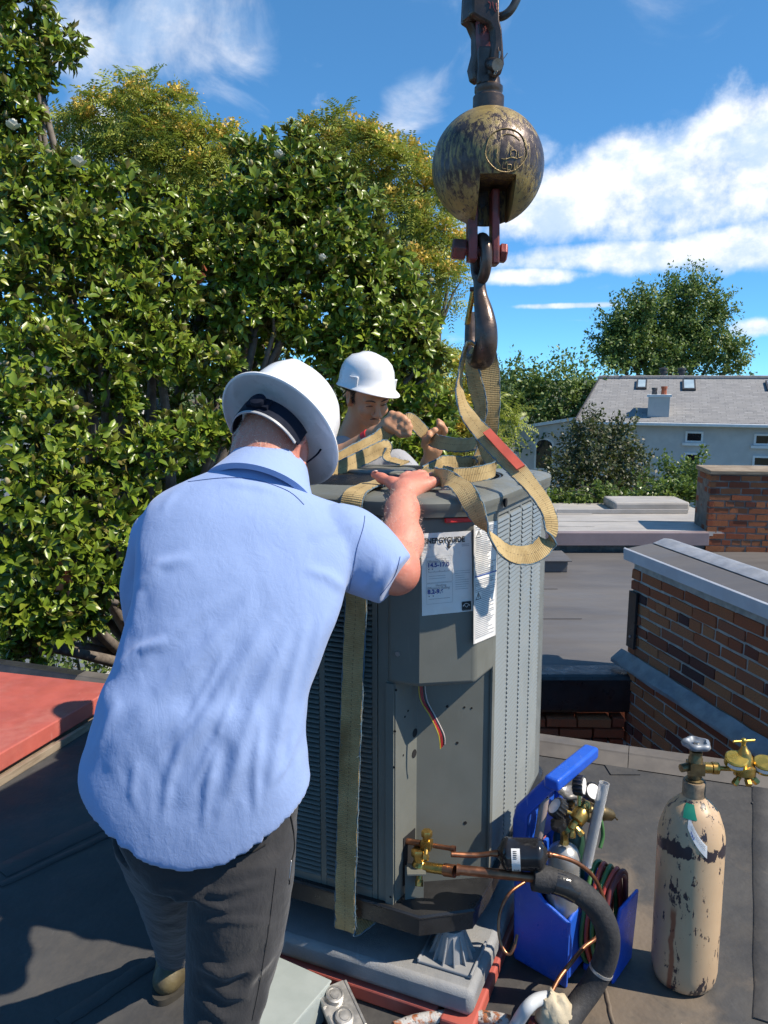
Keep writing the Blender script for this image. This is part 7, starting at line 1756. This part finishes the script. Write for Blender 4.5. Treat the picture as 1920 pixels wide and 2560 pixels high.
# right hand in finer detail: palm, four fingers, thumb
Hs = Sdf((-.06, 1.84, 1.33), (.24, 2.20, 1.50), .0028)
W0 = wr; mcp = [at(1012, 1198, 1.985), at(1038, 1193, 1.992), at(1062, 1197, 1.980), at(1080, 1207, 1.955)]
Hs.cone(el.lerp(wr, .8), W0, .0355, .030, .01); Hs.ell(W0.lerp(mcp[1], .10), (.033, .030, .024), None, .02)
for p_, r_ in zip(mcp, (.0165, .0165, .0158, .0145)): Hs.cone(W0 + (p_-W0)*.15, p_, .0215, r_, .018)
tips = [(at(1024, 1188, 2.050), at(1034, 1186, 2.090)), (at(1058, 1186, 2.050), at(1076, 1187, 2.085)), (at(1088, 1194, 2.020), at(1108, 1198, 2.045)), (at(1104, 1207, 1.975), at(1130, 1213, 1.990))]
for (p_, (pi_, ti)), r_ in zip(zip(mcp, tips), (.0105, .0108, .0102, .0094)):
    pi_ = V((pi_.x, pi_.y, max(pi_.z, 1.412))); ti = V((ti.x, ti.y, 1.401)); Hs.chain([p_, p_.lerp(pi_, .55) + ZV*.004, pi_, ti], [r_*1.25, r_*1.05, r_, r_*.82], .006); Hs.ell(p_ + ZV*.004, (.012, .012, .010), None, .008)
Hs.chain([W0 + V((-.010, .018, -.002)), at(982, 1208, 1.965), at(955, 1196, 1.99), at(936, 1186, 2.005)], [.020, .0150, .0122, .0098], .012)
hand = Hs.mesh()
v, f = join_meshes([body, hand]); b1 = arrays_obj('body', v, f, M['skin1'], man1)
# thumb nail
m = MB(); m.ball(at(939, 1183, 1.996) + V((0, -.002, .006)), .006, 10, (1, .8, .35)); m.obj('thumb_nail', pm('pale_nail', (.72, .48, .40), None, 20, .3), b1, 60)
# ---- hair: short white strands round the back of the head, fair hair on the forearm
def strands(name, vv, ff, sel, n, ln, rad, mat, parent, lean, seed=1, jit=.5):
    rg = np.random.default_rng(seed); tri = vv[ff].mean(1); nr = np.cross(vv[ff[:, 1]]-vv[ff[:, 0]], vv[ff[:, 2]]-vv[ff[:, 0]]); nr = unit_rows(nr); ok = np.where(sel(tri, nr))[0]
    k = rg.choice(ok, n); P = tri[k] + .002*rg.normal(size=(n, 3)); D = unit_rows(nr[k] + np.array(lean) + jit*rg.normal(size=(n, 3)))
    s = unit_rows(np.cross(D, rg.normal(size=(n, 3))))*rad; L = (ln*rg.uniform(.6, 1.2, n))[:, None]
    Vt = np.stack([P - s, P + s, P + D*L*.6 + s*.7 - np.array([0, 0, .15])*L*.2, P + D*L - np.array([0, 0, .4])*L*.3], 1).reshape(-1, 3); F = np.arange(n*4).reshape(-1, 4)
    return arrays_obj(name, Vt, F, mat, parent, smooth=False)
vb, fb_ = body; HCn = np.array(HC); rr_, ff_, uu_ = [np.array(x) for x in hax]
def hairsel(t_, n_):
    q = t_-HCn; a, b_, c = q@rr_, q@ff_, q@uu_
    return (np.abs(a) < .085) & (b_ < .035) & (c > -.055 - .0*b_) & (c < .12) & (np.linalg.norm(q, axis=1) < .135) & ~((np.abs(a) > .078) & (b_ > -.03)) & (c > -.075 + .35*np.abs(a))
M['whitehair'] = pm('white_blond_hair', (.74, .64, .54), (.62, .52, .42), 50, .6)
tag(strands('hair', vb, fb_, hairsel, 6000, .006, .00026, M['whitehair'], man1, (0, -.1, -.8)), kind='stuff')
seg = np.array(wr-el); eln = np.array(el)
def armsel(t_, n_):
    q = (t_-eln)@seg/(seg@seg); d_ = np.linalg.norm(t_-eln-q[:, None]*seg, axis=1); return (q > .1) & (q < .98) & (d_ < .07)
tag(strands('arm_hair', vb, fb_, armsel, 1300, .010, .00016, M['whitehair'], man1, (.1, -.1, .4), 4, .4), kind='stuff')
# ---- full-brim hard hat
HT = at(716, 1058, 1.825); hr, hf_, hu = axes((.16, .62, -.77), (.40, .72, .57))
hat = empty('hard_hat', HT); hat.parent = man1; hat.location = HT - ORG[man1]; ON_ROOF.remove(hat)
def hring(rx, ry, z, n=72, ripple=0.0, front=0.0):
    return [HT + hr*(rx*math.cos(a)) + hf_*(ry*math.sin(a)) + hu*(z + front*math.sin(a)) for a in np.linspace(0, 2*math.pi, n, endpoint=False)]
outer = [(.1475, .170, -.036), (.1505, .1735, -.034), (.1500, .173, -.030), (.137, .159, -.014), (.123, .145, .001), (.1155, .138, .016), (.113, .135, .040), (.107, .128, .070), (.094, .113, .096), (.072, .088, .116), (.042, .052, .128), (.008, .010, .131)]
inner = [(.007, .009, .128), (.040, .050, .125), (.069, .085, .113), (.091, .110, .093), (.104, .125, .068), (.110, .132, .038), (.112, .1345, .012), (.120, .142, -.003), (.134, .156, -.018), (.1465, .1690, -.036)]
def shell_mesh(prof, ring, ridge=True):
    rs = []
    for rx, ry, z in prof:
        rg_ = ring(rx, ry, z)
        if ridge and z > .02:
            k = min(1, (z-.02)/.07); rg_ = [p + hu*(.007*k*math.exp(-(((p-HT).dot(hr))/.022)**2)) for p in rg_]
        rs.append(rg_)
    m = MB(); m.loft(rs, cap=True); return m
shell_mesh(outer + inner, hring).obj('shell', M['hatwhite'], hat, 50)
# suspension: nape strap with ratchet, side hangers, clips, chin strap
def band(prof, a0, a1, mat, name, rx=.086, ry=.108, n=30):
    m = MB(); rows = []
    for a in np.linspace(a0, a1, n):
        rows.append([HT + hr*((rx+o)*math.cos(a)) + hf_*((ry+o)*math.sin(a)) + hu*z for o, z in prof])
    m.loft(rows); return m.obj(name, mat, hat, 50)
band([(.003, -.092), (.007, -.092), (.007, -.048), (.003, -.048)], R(195), R(345), M['hatband'], 'nape_strap')
band([(.003, -.098), (.0065, -.098), (.0065, -.0925), (.003, -.0925)], R(200), R(340), M['hatgrey'], 'nape_edge')
band([(0, .002), (.0035, .002), (.0035, .030), (0, .030)], R(0), R(360), M['hatgrey'], 'head_band', .088, .110, 60)
m = MB(); p = HT - hf_*.117 - hu*.068; m.lathe([(.018, 0), (.019, .004), (.017, .012), (.010, .014)], p, -hf_, 24); m.box(p + hf_*.002, (.055, .008, .026), (hr, hf_, hu)); m.obj('ratchet_knob', M['hatband'], hat, 40)
for a in (R(150), R(218), R(322), R(30), R(265)):
    d_ = hr*math.cos(a)*.104 + hf_*math.sin(a)*.126; m = MB(); dn = d_.normalized(); sd = hu.cross(dn)
    m.box(HT + d_ + hu*.012, (.010, .030, .022), (dn, sd, hu)); m.box(HT + d_ - dn*.006 + hu*.028, (.004, .018, .03), (dn, sd, hu)); m.obj('suspension_clip', M['hatgrey'], hat, bevel=.002)
m = MB(); e0 = HT + hr*.100 + hf_*.03 - hu*.005; m.tube([e0, e0 - hu*.045 + hr*.004, e0 - hu*.09 - hr*.012, e0 - hu*.13 - hr*.05 + hf_*.02], .0032, 6, smooth=5, flat=.5); m.obj('chin_strap', M['hatband'], hat, 60)
# ------------------------------------------------------------------ the man behind the unit
set_frame('roof')
H2 = at(920, 992, 3.20); ax2 = axes((.40, -.82, -.40), (.05, -.30, .95)); r2, f2, u2 = ax2
man2 = empty('person', V((-.12, 3.30, 0)), 'man in grey T-shirt and white cap-style hard hat handling the sling behind the unit', 'person')
S_ = Sdf((-.62, 2.62, .02), (.50, 3.58, 1.74), .0055)
nk2 = V((-.145, 3.30, 1.455)); hip = V((-.12, 3.34, .92))
S_.cone(nk2 + V((0, .02, -.10)), hip, .125, .125, .05); S_.cone(nk2 + V((-.16, .02, -.09)), nk2 + V((.17, .02, -.09)), .055, .055, .05)
for s in (-1, 1): S_.chain([hip + V((.08*s, 0, 0)), V((-.12+.10*s, 3.30, .50)), V((-.12+.11*s, 3.34, .06))], [.085, .065, .045], .03)
head_sdf(S_, H2, ax2, 1.0, nk2)
# right arm: elbow out to the left, forearm level to the fist; left arm comes up from below
shR, elR, wrR = nk2 + V((-.19, 0, -.10)), at(790, 1185, 3.02), at(936, 1088, 2.90)
S_.chain([shR, elR, elR.lerp(wrR, .4), wrR], [.056, .047, .046, .031], .03)
shL, elL2, wrL2 = nk2 + V((.19, 0, -.10)), at(1100, 1290, 3.02), at(1072, 1160, 2.93)
S_.chain([shL, elL2, elL2.lerp(wrL2, .4), wrL2], [.056, .047, .044, .030], .03)
body2 = S_.mesh()
# fist gripping the sling
Hs = Sdf(np.array(at(915, 1120, 2.92))-.03, np.array(at(1025, 1000, 2.72))+.06, .0028) if False else Sdf((-.12, 2.68, 1.40), (.14, 3.0, 1.62), .0028)
fc = at(977, 1062, 2.855)
Hs.cone(wrR.lerp(elR, .15), wrR, .033, .030, .01); Hs.cone(wrR, fc, .029, .028, .02); Hs.ell(fc, (.036, .030, .034), None, .02)
kn = [at(980, 1036, 2.845), at(996, 1040, 2.835), at(1008, 1049, 2.83), at(1014, 1061, 2.83)]
for i, k_ in enumerate(kn):
    Hs.cone(fc, k_, .022, .0135, .014); p1_ = k_ + V((.020-.002*i, -.012, -.010)); p2_ = k_ + V((.010, -.016, -.034)); p3_ = k_ + V((-.014, -.010, -.040)); Hs.chain([k_, p1_, p2_, p3_], [.0130, .0118, .0110, .0098], .007)
Hs.chain([fc + V((-.012, -.02, .0)), at(984, 1072, 2.825), at(1000, 1085, 2.82), at(1012, 1086, 2.822)], [.018, .0135, .0118, .010], .008)
fist = Hs.mesh()
# open left hand pinching the sling, fingers up
Hl = Sdf((.09, 2.72, 1.30), (.34, 3.05, 1.60), .0028)
pc2 = at(1083, 1120, 2.90); Hl.cone(wrL2.lerp(elL2, .2), wrL2, .033, .029, .01); Hl.cone(wrL2, pc2, .028, .030, .02); Hl.ell(pc2, (.036, .022, .040), None, .015)
fl_ = [((1102, 1096, 2.895), (1112, 1078, 2.875), (1106, 1066, 2.862), (1097, 1060, 2.858)), ((1094, 1090, 2.90), (1096, 1072, 2.875), (1086, 1076, 2.85), (1077, 1088, 2.845)), ((1084, 1092, 2.895), (1082, 1078, 2.868), (1073, 1084, 2.845), (1066, 1096, 2.842)), ((1074, 1100, 2.89), (1068, 1090, 2.868), (1062, 1098, 2.85), (1060, 1108, 2.85))]
for i, q in enumerate(fl_): Hl.chain([pc2] + [at(*a) for a in q], [.020, .0125, .0110, .0104, .009], .006)
Hl.chain([pc2 + V((-.012, -.012, -.01)), at(1062, 1112, 2.862), at(1066, 1098, 2.842), at(1074, 1090, 2.832)], [.018, .0130, .0115, .0095], .008)
Hl.chain([at(1104, 1092, 2.895), at(1112, 1074, 2.885), at(1104, 1060, 2.87), at(1096, 1052, 2.862)], [.0115, .0108, .010, .0088], .005)
handL = Hl.mesh()
v, f = join_meshes([body2, fist, handL]); b2 = arrays_obj('body', v, f, M['skin2'], man2)
# face details: hair, brows, eyes, moustache
def hp2(a, b, c): return H2 + r2*a + f2*b + u2*c
M['darkhair'] = pm('dark_brown_hair', (.018, .013, .010), (.03, .022, .017), 60, .6)
vb2, fb2 = body2; Hn = np.array(H2); rn2, fn2, un2 = [np.array(x) for x in ax2]
def sel2(t_, n_):
    q = t_-Hn; a, b_, c = q@rn2, q@fn2, q@un2
    side = (np.abs(a) > .045) & (b_ < .030) & (c > -.012 - .0*b_) & ~((np.abs(a) > .079) & (b_ > -.035) & (c < .03))
    return (np.linalg.norm(q, axis=1) < .135) & (side | ((b_ < -.045) & (c > -.05)) | (c > .075))
tag(strands('hair', vb2, fb2, sel2, 7000, .010, .0011, M['darkhair'], man2, (0, 0, -.5), 6, .5), kind='stuff')
def sel_st(t_, n_):
    q = t_-Hn; a, b_, c = q@rn2, q@fn2, q@un2; return (np.abs(a) < .03) & (b_ > .085) & (c > -.060) & (c < -.048)
for s in (-1, 1):
    m = MB(); m.tube([hp2(.013*s, .103, .020), hp2(.030*s, .101, .026), hp2(.050*s, .086, .021)], [.0022, .0034, .0016], 6, smooth=4); m.obj('eyebrow', M['darkhair'], man2, 60)
    m = MB(); m.tube([hp2(.019*s, .0925, -.002), hp2(.032*s, .0935, .001), hp2(.045*s, .087, -.002)], [.0012, .0024, .0012], 6, smooth=4); m.obj('eyelash', M['darkhair'], man2, 60)
m = MB(); m.tube([hp2(-.026, .098, -.057), hp2(-.012, .1075, -.050), hp2(0, .109, -.049), hp2(.012, .1075, -.050), hp2(.026, .098, -.057)], [.002, .0042, .0036, .0042, .002], 6, smooth=4, flat=.7); m.obj('moustache', M['darkhair'], man2, 60)
# T-shirt
rg2 = []
tsh = MB()
def ov2(c, a, b, n=48): return [V(c) + V((a*math.cos(t_), b*math.sin(t_), 0)) for t_ in np.linspace(0, 2*math.pi, n, endpoint=False)]
tsh.loft(resample_rings([ov2(hip + V((0, 0, -.10)), .19, .145), ov2(hip + V((0, -.0, .10)), .185, .145), ov2(nk2 + V((0, .03, -.30)), .20, .150), ov2(nk2 + V((0, .025, -.16)), .215, .135), ov2(nk2 + V((0, .02, -.050)), .195, .108), ov2(nk2 + V((0, .015, -.005)), .125, .092), ov2(nk2 + V((0, .008, .032)), .084, .082)], 4))
for a, b in ((shR, elR), (shL, elL2)):
    q = MB(); d_ = (b-a).normalized(); q.loft(resample_rings([oval(a - d_*.02, d_, .082, .082), oval(a + d_*.08, d_, .080, .080), oval(a + d_*.19, d_, .072, .072)], 4)); tsh._add(q.v, q.f)
remesh_obj('t_shirt', tsh, .008, M['tee'], man2, 3, lambda co, no: wrinkle(co, 26, 9)*.005)
tr2 = MB(); tr2.loft(resample_rings([ov2(hip + V((0, 0, .03)), .178, .135, 36), ov2(hip + V((0, 0, -.10)), .175, .130, 36)], 3))
for s in (-1, 1): q = MB(); q.loft(resample_rings([ov2(hip + V((.085*s, 0, -.02)), .092, .11, 36), ov2(V((-.12+.10*s, 3.30, .50)), .078, .085, 36), ov2(V((-.12+.11*s, 3.34, .10)), .065, .075, 36)], 4)); tr2._add(q.v, q.f)
remesh_obj('trousers', tr2, .010, M['pants'], man2, 2)
for s in (-1, 1):
    m = MB(); m.ball(V((-.12+.11*s, 3.29, .045)), .05, 16, (.95, 2.5, .85)); bt = m.obj('boot', M['boot'], man2, 60)
# red wristband
m = MB(); wd2_ = (wrR-elR).normalized(); wc = elR.lerp(wrR, .90); m.lathe([(.0335, -.011), (.0365, -.011), (.0365, .011), (.0335, .011)], wc, wd2_, 32); m.obj('wristband', pm('red_wristband', (.70, .02, .02), None, 10, .4), man2, 40)
# cap-style hard hat
hat2 = empty('hard_hat', H2); hat2.parent = man2; ON_ROOF.remove(hat2)
HT2 = H2 + V((-.006, 0, .036)) - f2*.008; fr2, ff2, fu2 = axes((.52, -.84, -.16), (.10, -.08, .98)); hat2.location = HT2 - ORG[man2]; ORG[hat2] = HT2
def h2r(rx, ry, z, n=72, brim=0.0):
    out = []
    for a in np.linspace(0, 2*math.pi, n, endpoint=False):
        s = math.sin(a); b_ = brim*max(0, s)**1.5; out.append(HT2 + fr2*(rx*math.cos(a)) + ff2*(ry*s + b_) + fu2*(z - .22*b_))
    return out
def ridge2(ps, z):
    k = min(1, max(0, z-.03)/.06); return [p + fu2*(k*(.009*math.exp(-(((p-HT2).dot(fr2))/.014)**2) + .004*math.exp(-((abs((p-HT2).dot(fr2))-.045)/.014)**2))) for p in ps]
pr2 = [(.116, .142, -.004, .058), (.118, .144, -.001, .060), (.1165, .1425, .002, .058), (.112, .136, .008, .022), (.1105, .134, .020, .004), (.109, .132, .045, 0), (.104, .126, .075, 0), (.092, .112, .103, 0), (.068, .085, .124, 0), (.038, .048, .136, 0), (.006, .008, .139, 0)]
pi2 = [(.006, .008, .136, 0), (.037, .046, .133, 0), (.066, .082, .121, 0), (.089, .109, .100, 0), (.101, .123, .073, 0), (.106, .129, .044, 0), (.108, .131, .018, .003), (.110, .134, .004, .022), (.1155, .1415, -.004, .057)]
m = MB(); m.loft([ridge2(h2r(a, b, z, brim=c), z) for a, b, z, c in pr2 + pi2]); m.obj('shell', M['hatwhite'], hat2, 50)
for s in (1, -1):
    for ang in (R(35), ):
        d_ = fr2*(s*.112*math.cos(ang)) + ff2*(.135*math.sin(ang)); dn = d_.normalized(); sd = fu2.cross(dn); m = MB(); m.box(HT2 + d_*1.0 + fu2*.026, (.010, .012, .040), (dn, sd, fu2)); m.box(HT2 + d_ + fu2*.044 - sd*(.014*s), (.008, .036, .008), (dn, sd, fu2)); m.obj('accessory_slot', M['hatwhite'], hat2, bevel=.002)
settle()
set_frame('world')
